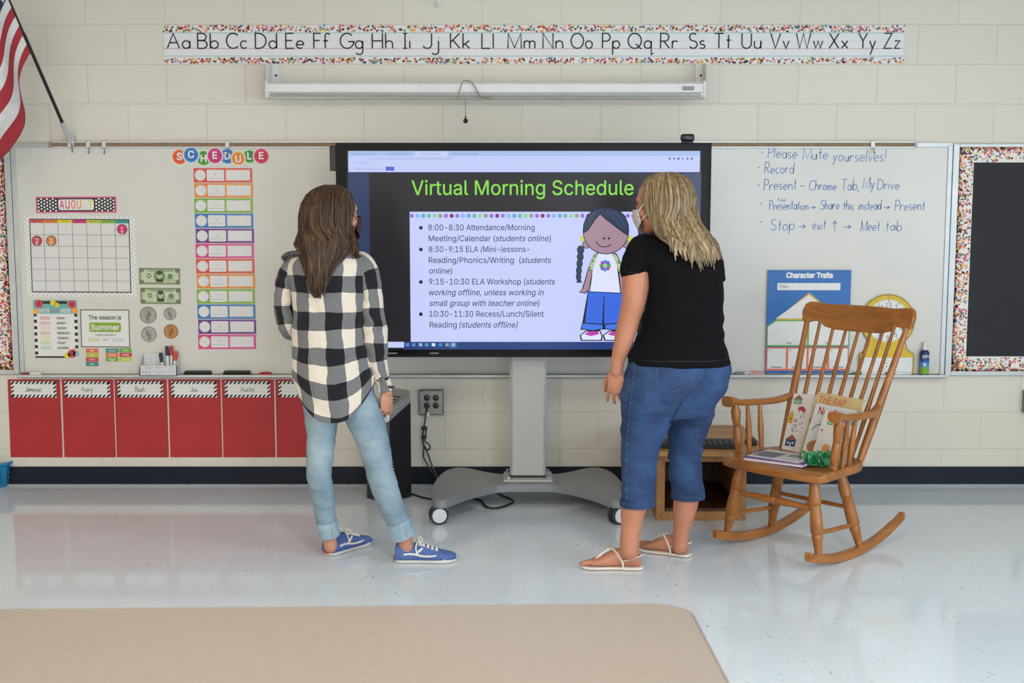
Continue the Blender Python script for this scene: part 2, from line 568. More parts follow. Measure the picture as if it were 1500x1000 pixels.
class Art:
    """flat printed work: local x to the right, z up, facing -y; each named part is one mesh"""
    def __init__(self, root, y=0.0, scale=None):
        self.root = root; self.y = y; self.parts = {}; self.order = []
    def mb(self, part):
        if part not in self.parts:
            self.parts[part] = MB(); self.order.append(part)
        return self.parts[part]
    def put(self, part, vs, fs, m, lay):
        y = self.y - 0.0005 * lay
        out = []
        for f in fs:        # make every face look towards -y
            s = 0.0
            for i in range(len(f)):
                a = vs[f[i]]; b = vs[f[(i + 1) % len(f)]]
                s += a[0] * b[1] - b[0] * a[1]
            out.append(tuple(f) if s > 0 else tuple(reversed(f)))
        self.mb(part).add([(p[0], y, p[1]) for p in vs], out, m)
    def rect(self, part, x0, z0, x1, z1, m, lay=1):
        self.put(part, [(x0, z0), (x1, z0), (x1, z1), (x0, z1)], [(0, 1, 2, 3)], m, lay)
    def poly(self, part, pts, m, lay=1):
        self.put(part, pts, [tuple(range(len(pts)))], m, lay)
    def disc(self, part, x, z, r, m, lay=1, n=20, ry=None):
        ry = ry or r
        self.put(part, [(x + r * math.cos(2 * PI * k / n), z + ry * math.sin(2 * PI * k / n)) for k in range(n)], [tuple(range(n))], m, lay)
    def rrect(self, part, x0, z0, x1, z1, r, m, lay=1):
        pts = []
        for cx, cz, a in ((x1 - r, z1 - r, 0), (x0 + r, z1 - r, 90), (x0 + r, z0 + r, 180), (x1 - r, z0 + r, 270)):
            pts += arc(cx, cz, r, r, a, a + 90, 5)
        self.poly(part, pts, m, lay)
    def frame(self, part, x0, z0, x1, z1, t, m, lay=1):
        self.rect(part, x0, z0, x1, z0 + t, m, lay); self.rect(part, x0, z1 - t, x1, z1, m, lay)
        self.rect(part, x0, z0 + t, x0 + t, z1 - t, m, lay); self.rect(part, x1 - t, z0 + t, x1, z1 - t, m, lay)
    def line(self, part, pts, wd, m, lay=1):
        vs, fs = ribbon(pts, wd)
        if fs:
            self.put(part, [tuple(v) for v in vs], fs, m, lay)
    def text(self, part, s, x, z, cap, m, lay=1, width=None, align='L', shear=0.0, bold=0.0):
        """x, z = left (or centre) of the baseline; cap = height of capitals; width fits the line"""
        vs, fs = text_mesh(s, shear, bold)
        if not fs:
            return
        k = cap / CAPH
        x0 = min(v.x for v in vs); x1 = max(v.x for v in vs)
        kx = k if width is None else width / (x1 - x0)
        sh = x if align == 'L' else x - (x1 - x0) * kx / 2
        self.put(part, [(sh + (v.x - x0) * kx, z + v.y * k) for v in vs], fs, m, lay)
    def hand(self, part, s, x, z, cap, wd, m, lay=1, width=None, slant=0.0, jit=0.0, gap=0.2, sx=1.0, tilt=0.0):
        cx = 0.0; st = []
        for ch in s:
            gw, strokes = G[ch]
            dz = random.uniform(-jit, jit); kk = 1 + random.uniform(-jit, jit)
            for q in strokes:
                st.append([((cx + a * sx * kk) + b * slant, b * kk + dz) for a, b in q])
            cx += gw * sx + gap * sx
        tot = max(1e-6, cx - gap * sx)
        kx = cap if width is None else width / tot
        for q in st:
            self.line(part, [(x + a * kx, z + b * cap + tilt * a * kx) for a, b in q], wd, m, lay)
    def done(self, names=None, labels=None):
        res = {}
        for p in self.order:
            b = self.parts[p]
            o = b.build(p.rstrip('0123456789'), None, self.root, off=Vector((0, 0, 0)), smooth=False)
            if labels and p in labels:
                o['label'] = labels[p]
            res[p] = o
        return res

def wrect(l, t, r, b, Y=0.0):
    """photo rectangle -> (cx, cz, w, h) on the plane y = Y"""
    mx, my = (l + r) / 2, (t + b) / 2
    return (W(mx, my, Y).x, (W(mx, t, Y).z + W(mx, b, Y).z) / 2, W(r, my, Y).x - W(l, my, Y).x, W(mx, t, Y).z - W(mx, b, Y).z)

def sheet(name, label, cat, rect, m, Y=-0.012, th=0.0012, group=None, tilt=0.0, part='sheet'):
    """a sheet of paper on a board: Empty + sheet; returns root, Art, half sizes"""
    cx, cz, w_, h_ = rect
    root = thing(name, label, cat, (cx, Y, cz), (0, tilt, 0), group)
    MB().box((0, -th / 2, 0), (w_, th, h_), m).build(part, None, root, smooth=False)
    return root, Art(root, -th), w_ / 2, h_ / 2
# ------------------------------------------------------------------ materials of the room
def block_wall():
    m, nt, b = newmat('painted_block')
    geo = N(nt, 'ShaderNodeNewGeometry')
    sep = N(nt, 'ShaderNodeSeparateXYZ'); nt.links.new(geo.outputs['Position'], sep.inputs[0])
    ax = N(nt, 'ShaderNodeMath', operation='ADD'); nt.links.new(sep.outputs['X'], ax.inputs[0]); nt.links.new(sep.outputs['Y'], ax.inputs[1])
    cmb = N(nt, 'ShaderNodeCombineXYZ')
    nt.links.new(ax.outputs[0], cmb.inputs[0]); nt.links.new(sep.outputs['Z'], cmb.inputs[1])
    mp = N(nt, 'ShaderNodeMapping'); nt.links.new(cmb.outputs[0], mp.inputs['Vector'])
    x0 = W(128, 122).x; z0 = W(750, 657.7).z
    mp.inputs['Location'].default_value = (-x0 + 0.4064 * 20 + BRICK_SHIFT, -z0 + 0.2009 * 20, 0)
    br = N(nt, 'ShaderNodeTexBrick', offset=0.5, offset_frequency=2, squash=1.0, squash_frequency=2)
    br.inputs['Scale'].default_value = 1.0
    br.inputs['Mortar Size'].default_value = 0.0045
    br.inputs['Mortar Smooth'].default_value = 0.6
    br.inputs['Brick Width'].default_value = 0.4064
    br.inputs['Row Height'].default_value = 0.2009
    br.inputs['Color1'].default_value = hexlin('#dad4c8')
    br.inputs['Color2'].default_value = hexlin('#d7d1c4')
    br.inputs['Mortar'].default_value = hexlin('#d2ccbf')
    nt.links.new(mp.outputs['Vector'], br.inputs['Vector'])
    nt.links.new(br.outputs['Color'], b.inputs['Base Color'])
    nz = N(nt, 'ShaderNodeTexNoise'); nz.inputs['Scale'].default_value = 55; nz.inputs['Detail'].default_value = 5
    nt.links.new(geo.outputs['Position'], nz.inputs['Vector'])
    b1 = N(nt, 'ShaderNodeBump', invert=True); b1.inputs['Strength'].default_value = 0.4; b1.inputs['Distance'].default_value = 0.006
    nt.links.new(br.outputs['Fac'], b1.inputs['Height'])
    b2 = N(nt, 'ShaderNodeBump'); b2.inputs['Strength'].default_value = 0.10; b2.inputs['Distance'].default_value = 0.003
    nt.links.new(nz.outputs['Fac'], b2.inputs['Height']); nt.links.new(b1.outputs['Normal'], b2.inputs['Normal'])
    nt.links.new(b2.outputs['Normal'], b.inputs['Normal'])
    b.inputs['Roughness'].default_value = 0.5
    return m

def floor_tile():
    m, nt, b = newmat('vinyl_tile')
    geo = N(nt, 'ShaderNodeNewGeometry')
    mp = N(nt, 'ShaderNodeMapping'); nt.links.new(geo.outputs['Position'], mp.inputs['Vector'])
    mp.inputs['Location'].default_value = (0.3048 * 20 - 0.05, 0.3048 * 40, 0)
    br = N(nt, 'ShaderNodeTexBrick', offset=0.0, offset_frequency=2, squash=1.0, squash_frequency=2)
    br.inputs['Scale'].default_value = 1.0
    br.inputs['Mortar Size'].default_value = 0.0009
    br.inputs['Mortar Smooth'].default_value = 0.3
    br.inputs['Brick Width'].default_value = 0.3048
    br.inputs['Row Height'].default_value = 0.3048
    br.inputs['Color1'].default_value = hexlin('#d3dbe2')
    br.inputs['Color2'].default_value = hexlin('#d0d8df')
    br.inputs['Mortar'].default_value = hexlin('#c3c9cc')
    nt.links.new(mp.outputs['Vector'], br.inputs['Vector'])
    def speck(scale, lo, hi, stretch):
        ms = N(nt, 'ShaderNodeMapping'); ms.inputs['Scale'].default_value = stretch
        nt.links.new(geo.outputs['Position'], ms.inputs['Vector'])
        vo = N(nt, 'ShaderNodeTexVoronoi'); vo.inputs['Scale'].default_value = scale
        nt.links.new(ms.outputs['Vector'], vo.inputs['Vector'])
        nz = N(nt, 'ShaderNodeTexNoise'); nz.inputs['Scale'].default_value = 9; nz.inputs['Detail'].default_value = 2
        nt.links.new(geo.outputs['Position'], nz.inputs['Vector'])
        sz = N(nt, 'ShaderNodeMapRange'); sz.inputs[1].default_value = 0.35; sz.inputs[2].default_value = 0.62
        sz.inputs[3].default_value = lo; sz.inputs[4].default_value = hi
        nt.links.new(nz.outputs['Fac'], sz.inputs[0])
        lt = N(nt, 'ShaderNodeMath', operation='LESS_THAN')
        nt.links.new(vo.outputs['Distance'], lt.inputs[0]); nt.links.new(sz.outputs[0], lt.inputs[1])
        return lt.outputs[0]
    prev = br.outputs['Color']
    for sc, lo, hi, st, colr, amt in ((15, 0.0, 0.075, (1, .8, 1), '#6e716f', 0.9), (34, 0.04, 0.16, (.6, 1, 1), '#aab0ae', 0.7), (30, 0.03, 0.15, (1, .7, 1), '#e6e6e0', 0.6)):
        mx = N(nt, 'ShaderNodeMix', data_type='RGBA')
        f = N(nt, 'ShaderNodeMath', operation='MULTIPLY'); f.inputs[1].default_value = amt
        nt.links.new(speck(sc, lo, hi, st), f.inputs[0])
        nt.links.new(f.outputs[0], mx.inputs['Factor'])
        nt.links.new(prev, mx.inputs[6]); mx.inputs[7].default_value = hexlin(colr)
        prev = mx.outputs[2]
    nt.links.new(prev, b.inputs['Base Color'])
    nz = N(nt, 'ShaderNodeTexNoise'); nz.inputs['Scale'].default_value = 2.2; nz.inputs['Detail'].default_value = 3
    nt.links.new(geo.outputs['Position'], nz.inputs['Vector'])
    rr = N(nt, 'ShaderNodeMapRange'); rr.inputs[3].default_value = 0.05; rr.inputs[4].default_value = 0.11
    nt.links.new(nz.outputs['Fac'], rr.inputs[0]); nt.links.new(rr.outputs[0], b.inputs['Roughness'])
    bp = N(nt, 'ShaderNodeBump'); bp.inputs['Strength'].default_value = 0.02; bp.inputs['Distance'].default_value = 0.004
    nt.links.new(nz.outputs['Fac'], bp.inputs['Height']); nt.links.new(bp.outputs['Normal'], b.inputs['Normal'])
    b.inputs['Specular IOR Level'].default_value = 0.26
    return m

BRICK_SHIFT = 0.0
M_WALL = block_wall()
M_FLOOR = floor_tile()
M_CEIL = pm('ceiling_tile', '#8a867c', 0.9, 0.06, 60, 0.2)
M_BASE = pm('navy_rubber', '#0c1526', 0.5, 0.04, 12, 0, 0, 0.3)
M_CAULK = pm('pale_caulk', '#9aa0a4', 0.5)
M_BOARD = pm('whiteboard_enamel', '#d4d1ca', 0.24, 0.01, 3)
M_ALU = pm('brushed_aluminium', '#c3c5c6', 0.38, 0.03, 8, 0, 0.35)
M_ALUD = pm('grey_metal', '#8f9294', 0.4, 0.04, 8, 0, 0.5)
M_CORK = pm('tan_cork_strip', '#8d7357', 0.8, 0.15, 120, 0.2)
M_WHITE = pm('white_paper', '#e4e3e0', 0.55, 0.015, 20)
M_WHITEM = pm('white_enamel', '#dcdcd9', 0.35, 0.02, 10)
M_BLACK = pm('black_plastic', '#16161a', 0.38, 0.05, 20)
M_BLACKP = pm('black_paper', '#1d1d22', 0.7, 0.06, 14)
M_CHROME = pm('polished_steel', '#c9ccd0', 0.18, 0.02, 10, 0, 0.95)
M_BLKINK = ink('#1b1b1f')
M_GREYINK = ink('#77777a')

# ------------------------------------------------------------------ the room
struct(MB().box((0, BY / 2, -0.05), (RX - LX, -BY, 0.1), M_FLOOR).build('floor', smooth=False))
struct(MB().box((0, 0.1, CEIL / 2), (RX - LX + 0.4, 0.2, CEIL), M_WALL).build('wall_front', smooth=False))
struct(MB().box((LX - 0.1, BY / 2, CEIL / 2), (0.2, -BY, CEIL), M_WALL).build('wall_left', smooth=False))
SILL, HEAD = 0.75, 2.35
bwm = MB()
xs = [LX - .2] + [q for p in BWINS for q in p] + [RX + .2]
for k in range(0, len(xs), 2):
    bwm.box(((xs[k] + xs[k + 1]) / 2, BY - 0.1, CEIL / 2), (xs[k + 1] - xs[k], 0.2, CEIL), M_WALL)
for x0, x1 in BWINS:
    bwm.box(((x0 + x1) / 2, BY - 0.1, SILL / 2), (x1 - x0, 0.2, SILL), M_WALL)
    bwm.box(((x0 + x1) / 2, BY - 0.1, (CEIL + HEAD) / 2), (x1 - x0, 0.2, CEIL - HEAD), M_WALL)
struct(bwm.build('wall_back', smooth=False))
struct(MB().box((0, BY / 2, CEIL + 0.05), (RX - LX + 0.4, -BY + 0.4, 0.1), M_CEIL).build('ceiling', smooth=False))
rw = MB()
SILL, HEAD = 0.75, 2.35
ys = [BY] + [q for p in sorted(WINS) for q in p] + [0.0]
for k in range(0, len(ys), 2):
    rw.box((RX + 0.1, (ys[k] + ys[k + 1]) / 2, CEIL / 2), (0.2, ys[k + 1] - ys[k], CEIL), M_WALL)
for y0, y1 in WINS:
    rw.box((RX + 0.1, (y0 + y1) / 2, SILL / 2), (0.2, y1 - y0, SILL), M_WALL)
    rw.box((RX + 0.1, (y0 + y1) / 2, (CEIL + HEAD) / 2), (0.2, y1 - y0, CEIL - HEAD), M_WALL)
struct(rw.build('wall_right', smooth=False))
M_WF = pm('window_frame_paint', '#55504a', 0.4)
for i, (y0, y1) in enumerate(WINS):
    f = MB(); x = RX + 0.1; zc = (SILL + HEAD) / 2
    for y in (y0 + 0.025, (y0 + y1) / 2, y1 - 0.025):
        f.box((x, y, zc), (0.06, 0.05, HEAD - SILL), M_WF)
    for z in (SILL + 0.025, SILL + 0.5, HEAD - 0.025):
        f.box((x, (y0 + y1) / 2, z), (0.055, y1 - y0, 0.05), M_WF)
    struct(f.build('window_%d' % (i + 1), smooth=False))
bb = MB()
bb.box((0, -0.004, 0.056), (RX - LX, 0.008, 0.096), M_BASE)
bb.box((0, -0.006, 0.005), (RX - LX, 0.012, 0.010), M_CAULK)
struct(bb.build('baseboard_front', smooth=False))
for i, (x0, x1) in enumerate(BWINS):
    f = MB(); y = BY - 0.1; zc = (SILL + HEAD) / 2
    for x in (x0 + 0.025, (x0 + x1) / 2, x1 - 0.025):
        f.box((x, y, zc), (0.05, 0.06, HEAD - SILL), M_WF)
    for z in (SILL + 0.025, SILL + 0.5, HEAD - 0.025):
        f.box(((x0 + x1) / 2, y, z), (x1 - x0, 0.055, 0.05), M_WF)
    struct(f.build('window_%d' % (i + 3), smooth=False))
M_LAMPF = pm('lamp_frame_white', '#e4e4e0', 0.5)
mdiff, nt, b = newmat('lamp_diffuser')
b.inputs['Base Color'].default_value = (.8, .8, .78, 1); b.inputs['Emission Color'].default_value = (1, .95, .86, 1); b.inputs['Emission Strength'].default_value = 1.5
lamp_say = ['nearest the front wall on the flag side', 'above the display stand', 'above the rocking chair', 'in the middle row by the left wall',
            'in the middle row above the camera', 'in the middle row by the windows', 'at the back of the room, left', 'at the back of the room, right']
for (x, y), say in zip(LAMPS, lamp_say):
    t = thing('ceiling_light', 'recessed white ceiling light panel ' + say, 'ceiling light', (x, y, CEIL), group='ceiling light panels')
    fm = MB()
    for sx in (-1, 1): fm.box((sx * 0.305, 0, -0.008), (0.03, 1.25, 0.016), M_LAMPF)
    for sy in (-1, 1): fm.box((0, sy * 0.61, -0.008), (0.58, 0.03, 0.016), M_LAMPF)
    fm.build('frame', None, t, smooth=False)
    MB().box((0, 0, -0.004), (0.58, 1.19, 0.006), mdiff).build('diffuser', None, t, smooth=False)

# ------------------------------------------------------------------ whiteboard
def zrow(py, Y=0.0): return W(750, py, Y).z
bl, brt = W(24, 380).x, W(1388, 380).x
ztop, ztray = zrow(213), zrow(548)
wb = thing('whiteboard', 'long white marker board across the block wall with an aluminium tray', 'whiteboard', ((bl + brt) / 2, 0, ztray))
WB[wb.name] = Vector(wb.location)
MB().box(((bl + brt) / 2, -0.006, (ztop + ztray) / 2), (brt - bl - 0.02, 0.010, ztop - ztray - 0.01), M_BOARD).build('panel', None, wb, smooth=False)
fr = MB()
for x in (bl + 0.012, brt - 0.012):
    fr.box((x, -0.009, (ztop + ztray) / 2), (0.024, 0.018, ztop - ztray), M_ALU)
fr.box(((bl + brt) / 2, -0.009, ztop - 0.004), (brt - bl - 0.048, 0.018, 0.012), M_ALU)
fr.build('frame', None, wb, bevel=0.002)
TRAYZ = ztray
tr = MB()
tr.prism([(0, 0), (-0.062, 0), (-0.068, 0.006), (-0.072, 0.006), (-0.072, -0.006), (-0.05, -0.014), (0, -0.022)], (bl, 0, ztray), (0, 1, 0), (0, 0, 1), (brt - bl, 0, 0), M_ALU)
tr.build('tray', None, wb, bevel=0.001)
rx0, rx1 = W(78, 213).x, W(1338, 213).x
rl = MB()
rl.box(((rx0 + rx1) / 2, -0.016, ztop + 0.003), (rx1 - rx0, 0.014, 0.020), M_CORK)
rl.build('map_rail_cork', None, wb, smooth=False)
rl = MB()
rl.box(((rx0 + rx1) / 2, -0.018, ztop + 0.016), (rx1 - rx0, 0.020, 0.006), M_ALU)
rl.box(((rx0 + rx1) / 2, -0.018, ztop - 0.010), (rx1 - rx0, 0.020, 0.006), M_ALU)
for x in (rx0 - 0.006, rx1 + 0.006):
    rl.box((x, -0.018, ztop + 0.003), (0.014, 0.024, 0.030), M_ALUD)
rl.build('map_rail_metal', None, wb, smooth=False)
rl = MB()
for x0_, x1_ in ((bl, rx0 - 0.014), (rx1 + 0.014, brt)):
    rl.box(((x0_ + x1_) / 2, -0.010, ztop + 0.006), (x1_ - x0_, 0.018, 0.012), M_ALU)
rl.build('top_trim', None, wb, smooth=False)

# handwriting on the board
INKB = ink('#6d86bd', 0.4)
wa = Art(wb, 0)
def bw(px, py): # local coordinates on the board
    p = W(px, py, -0.0115); return p.x - wb.location.x, p.z - wb.location.z
wa.y = -0.0113
HW = 0.0046
for s, xa, xb, base, cap, sl in (
    ('*', 1117, 1119, 228, 17, 0), ('Please', 1125, 1167, 231, 17, .12), ('Mute', 1176, 1212, 233, 16, .1), ('yourselves!', 1220, 1297, 236, 17, .12),
    ('*', 1111, 1113, 250, 17, 0), ('Record', 1120, 1162, 254, 16, .1),
    ('*', 1111, 1113, 276, 17, 0), ('Present', 1119, 1166, 278, 16, .08), ('-', 1172, 1179, 277, 16, 0), ('Chrome', 1185, 1225, 278, 14, .1), ('Tab,', 1232, 1258, 278, 16, .08), ('My', 1264, 1280, 276, 16, .1), ('Drive', 1285, 1317, 277, 15, .1),
    ('*', 1115, 1117, 303, 17, 0), ('Presentation', 1127, 1184, 307, 14, .05), ('>', 1187, 1195, 307, 14, 0), ('Share', 1202, 1229, 306, 14, .12), ('this', 1235, 1250, 307, 14, .1), ('instead', 1258, 1290, 307, 14, .12), ('>', 1294, 1304, 307, 14, 0), ('Present', 1311, 1354, 308, 15, .1),
    ('*', 1115, 1117, 330, 17, 0), ('Stop', 1129, 1163, 337, 17, .1), ('>', 1170, 1180, 337, 17, 0), ('exit', 1190, 1209, 336, 15, .1), ('^', 1219, 1226, 337, 15, 0), ('>', 1235, 1247, 337, 17, 0), ('Meet', 1261, 1288, 338, 15, .1), ('tab', 1297, 1320, 338, 15, .1)):
    if s == '*':
        wa.disc('written_line%d' % sum(base > q for q in (243, 262, 290, 320)), *bw(xa, base - 5), .0045, INKB, 1, 10); continue
    x0, z0 = bw(xa, base); x1, _ = bw(xb, base); _, z1 = bw(xa, base - cap)
    wa.hand('written_line%d' % sum(base > q for q in (243, 262, 290, 320)), s, x0, z0, z1 - z0, HW, INKB, 1, x1 - x0, sl, 0.05)
x0, z0 = bw(1139, 295); x1, _ = bw(1150, 295)
wa.hand('written_line3', 'Find', x0, z0, 0.018, 0.0025, INKB, 1, x1 - x0, .1, 0.05)
wa.done()

# map hooks hanging from the rail
def map_hook(px, say):
    p = W(px, 213)
    t = wthing('map_hook', say, 'hook', (p.x, -0.03, ztop), group='clip hooks on the map rail')
    m = MB()
    m.box((p.x, -0.030, ztop + 0.004), (0.022, 0.008, 0.034), M_ALU)
    m.box((p.x, -0.024, ztop + 0.021), (0.018, 0.02, 0.004), M_ALU)
    m.build('clip', None, t, bevel=0.002)
    MB().tube([(p.x + .002, -0.034, ztop - 0.01), (p.x + .006, -0.036, ztop - 0.035), (p.x + .006, -0.044, ztop - 0.045), (p.x + .004, -0.052, ztop - 0.036)], 0.003, 8, M_ALUD).build('prong', None, t)
    return t
map_hook(132, 'small metal clip hook on the map rail, just right of the flag holder')
map_hook(155, 'small metal clip hook on the map rail, second to the right of the flag holder')
map_hook(335, 'small metal clip hook on the map rail, above the round blue letter D')
map_hook(1276, 'small metal clip hook on the map rail, above the blue handwritten list')

# ------------------------------------------------------------------ bulletin boards
CONF = [ink(h) for h in ('#d8443f', '#e88a5a', '#e9b44a', '#d95f86', '#3f8f68', '#28323c', '#4a93a8', '#e7d06a', '#7a4a68', '#c9453f', '#f0a07a')]
def scatter(art, part, x0, z0, x1, z1, n, side, rad=(0.003, 0.0066), power=2.9, lay=2):
    """confetti, dense towards one side (l, r, t, b) of the rectangle"""
    for _ in range(n):
        a = random.random(); d = random.random() ** power
        if side == 'l': x, z = x0 + d * (x1 - x0), z0 + a * (z1 - z0)
        elif side == 'r': x, z = x1 - d * (x1 - x0), z0 + a * (z1 - z0)
        elif side == 't': x, z = x0 + a * (x1 - x0), z1 - d * (z1 - z0)
        else: x, z = x0 + a * (x1 - x0), z0 + d * (z1 - z0)
        art.disc(part, x, z, random.uniform(*rad), random.choice(CONF), lay + random.randint(0, 2) * 0.3, 7)

def bulletin(name, label, x0, x1, z0, z1, inner):
    """inner: sides that carry a border; x0..x1, z0..z1 outside of the frame"""
    t = thing(name, label, 'bulletin board', ((x0 + x1) / 2, 0, z0))
    w_, h_ = x1 - x0, z1 - z0
    MB().box((0, -0.006, h_ / 2), (w_ - 0.02, 0.012, h_ - 0.02), M_BLACKP).build('black_backing', None, t, smooth=False)
    f = MB()
    for x in (-w_ / 2 + 0.016, w_ / 2 - 0.016): f.box((x, -0.011, h_ / 2), (0.032, 0.022, h_), M_ALU)
    for z in (0.011, h_ - 0.008): f.box((0, -0.011, z), (w_ - 0.064, 0.022, 0.022 if z < .1 else .016), M_ALU)
    f.build('frame', None, t, bevel=0.002)
    a = Art(t, -0.0125)
    fx0, fx1, fz0, fz1, bwid = -w_ / 2 + 0.032, w_ / 2 - 0.032, 0.022, h_ - 0.016, 0.078
    a.rect('confetti_border', fx0, fz1 - bwid, fx1, fz1, M_WHITE, 1); a.rect('confetti_border', fx0, fz0, fx1, fz0 + bwid, M_WHITE, 1)
    a.rect('confetti_border', fx0, fz0 + bwid, fx0 + bwid, fz1 - bwid, M_WHITE, 1); a.rect('confetti_border', fx1 - bwid, fz0 + bwid, fx1, fz1 - bwid, M_WHITE, 1)
    for s in inner:
        if s == 'l': scatter(a, 'confetti_border', fx0 + .003, fz0, fx0 + bwid - .004, fz1, 1600, 'l')
        if s == 'r': scatter(a, 'confetti_border', fx1 - bwid + .004, fz0, fx1 - .003, fz1, 1600, 'r')
        if s == 't': scatter(a, 'confetti_border', fx0, fz1 - bwid + .004, fx1, fz1 - .003, 1300, 't')
        if s == 'b': scatter(a, 'confetti_border', fx0, fz0 + .003, fx1, fz0 + bwid - .004, 1300, 'b')
    a.done()
bulletin('bulletin_board', 'black bulletin board with confetti border on the right, beside the written reminders', brt + 0.002, brt + 1.25, zrow(549), zrow(211), 'ltb')
bulletin('bulletin_board', 'black bulletin board with confetti border behind the hanging flag', bl - 1.25, bl - 0.002, zrow(547), zrow(211), 'rtb')

# ------------------------------------------------------------------ alphabet strip
rt, a, hw, hh = sheet('alphabet_strip', 'long alphabet strip Aa to Zz with confetti edges high on the wall', 'alphabet strip', wrect(240, 37, 1324, 93), pm('strip_paper', '#dedfe0', 0.5, 0.01), -0.002)
cx = rt.location.x; cz = rt.location.z
def sx(px, py=65): return W(px, py).x - cx
def sz(py): return W(782, py).z - cz
for py, m in ((48.2, ink('#8ab6c4')), (82.2, ink('#8ab6c4')), (71.2, ink('#d98a90'))):
    a.rect('ruled_lines', -hw, sz(py) - 0.0017, hw, sz(py) + 0.0017, m, 1)
for k in range(0, 300):
    if k % 2 == 0:
        a.rect('ruled_lines', -hw + k * 2 * hw / 300, sz(60) - 0.0008, -hw + (k + 1) * 2 * hw / 300, sz(60) + 0.0008, ink('#c9b9bd'), 1)
for k in range(1050):
    a.disc('confetti_edges', random.uniform(-hw, hw), random.uniform(sz(46.5), hh - .002), random.uniform(.003, .0068), random.choice(CONF), 2 + random.randint(0, 2) * .3, 7)
    a.disc('confetti_edges', random.uniform(-hw, hw), random.uniform(-hh + .002, sz(85)), random.uniform(.003, .0068), random.choice(CONF), 2 + random.randint(0, 2) * .3, 7)
cen = [262, 305, 347, 390, 432, 471, 515, 560.5, 596, 631, 674, 715, 764, 810, 852, 895, 938, 980, 1021, 1058, 1100.5, 1142, 1185.5, 1228, 1269.5, 1306]
wid = [33, 30, 30, 31, 26, 22, 33, 30, 11, 23, 28, 18, 40, 29, 31, 25, 36, 25, 23, 24, 28, 27, 39, 27, 24, 23]
for k, (c0, w0) in enumerate(zip(cen, wid)):
    ch = chr(65 + k)
    a.hand('letter_pair%d' % k, ch + ch.lower(), sx(c0 - w0 / 2), sz(71), sz(49) - sz(71), 0.0072, M_BLKINK, 3, sx(c0 + w0 / 2) - sx(c0 - w0 / 2), 0, 0, .2)
a.done()

# ------------------------------------------------------------------ pull-down projection screen
Yc = -0.11
pl, pr = W(391, 130, Yc - .05).x, W(1031, 130, Yc - .05).x
zt, zb = W(750, 119, Yc - .05).z, W(750, 143, Yc - .05).z
pt = wthing('projection_screen', 'white pull-down projection screen case mounted below the alphabet strip', 'projector screen', ((pl + pr) / 2, 0, zb))
H = zt - zb
c = MB(); c.prism([(-0.02, 0), (-0.1, 0), (-0.115, 0.012), (-0.115, H * .3), (-0.105, H * .36), (-0.105, H - .012), (-0.09, H), (-0.02, H)], (pl, Yc + .06, zb), (0, 1, 0), (0, 0, 1), (pr - pl, 0, 0), M_WHITEM)
c.build('case', None, pt, bevel=0.002)
MB().box(((pl + pr) / 2, Yc - .052, zb + .014), (pr - pl - .03, .012, .016), M_ALUD).build('bottom_bar', None, pt, bevel=0.003)
for x in (pl - .004, pr + .004):
    MB().box((x, Yc + .0, zb + H / 2 + .001), (.014, .10, H + .006), M_WHITEM).build('end_cap', None, pt, bevel=0.004)
for px_, s in ((400, 1), (1027, -1)):
    x = W(px_, 107, -.06).x
    k = MB(); zz = W(750, 96, -.06).z
    k.box((x, -.006, zz - .06), (.045, .012, .15), M_WHITEM); k.box((x + s * -.02, -.06, zz - .045), (.005, .12, .11), M_WHITEM)
    k.box((x, -.06, zz - .100), (.05, .13, .006), M_WHITEM)
    o = k.build('bracket', None, pt, bevel=0.002)
    q = MB(); q.ball((x + .006, -.014, zz - .045), .006, M_BLACK, 10, 6); q.box((x - s * .02, -.014, zz - .01), (.005, .004, .04), M_GREYINK); q.build('bolt', None, o)
x = W(682, 150, Yc - .06).x
yq = Yc - .06
cd = MB()
P_ = lambda a_, b_: W(a_, b_, yq)
cd.tube([P_(670, 145), P_(674, 130), P_(678, 119.5), P_(686, 118), P_(693, 123), P_(700, 135), P_(706, 143), P_(716, 143.5), P_(723, 145.5)], .0028, 7, pm('wire_beige', '#8d8878', .5), per=4)
cd.build('wire_handle', None, pt)
kn = MB(); kn.tube([P_(682, 143), P_(682, 172)], .0022, 6, pm('wire_beige', '#8d8878')); cdo = kn.build('pull_cord', None, pt)
kn = MB(); kn.ball(P_(682, 177), .0125, M_BLACK, 14, 9); kn.tube([P_(682, 174), P_(682, 170)], .004, 8, M_BLACK); kn.build('cord_knob', None, cdo)
la = Art(pt, Yc - .0456 - .0002)
lx0, lx1 = W(1000, 130, Yc - .05).x - pt.location.x, W(1017, 130, Yc - .05).x - pt.location.x
lz = W(1008, 129, Yc - .05).z - zb
la.rect('maker_sticker', lx0, lz - .009, lx1, lz + .009, ink('#55565a'), 1)
for k in range(6):
    la.rect('maker_sticker', lx0 + .004 + k * .009, lz - .004, lx0 + .009 + k * .009, lz + .005, ink('#c9c9c9'), 2)
la.done()
hk = W(641, 6)
hkm = MB(); hkm.box((hk.x, -.004, hk.z + .02), (.02, .008, .06), M_WHITEM); hkm.tube([(hk.x + .003, -.008, hk.z), (hk.x + .004, -.02, hk.z - .018), (hk.x + .004, -.03, hk.z - .012), (hk.x + .004, -.034, hk.z + .005)], .005, 8, M_WHITEM)
tag(hkm.build('wall_hook', bevel=0.002), 'small white plastic hook on the wall above the letters J and K', 'hook')

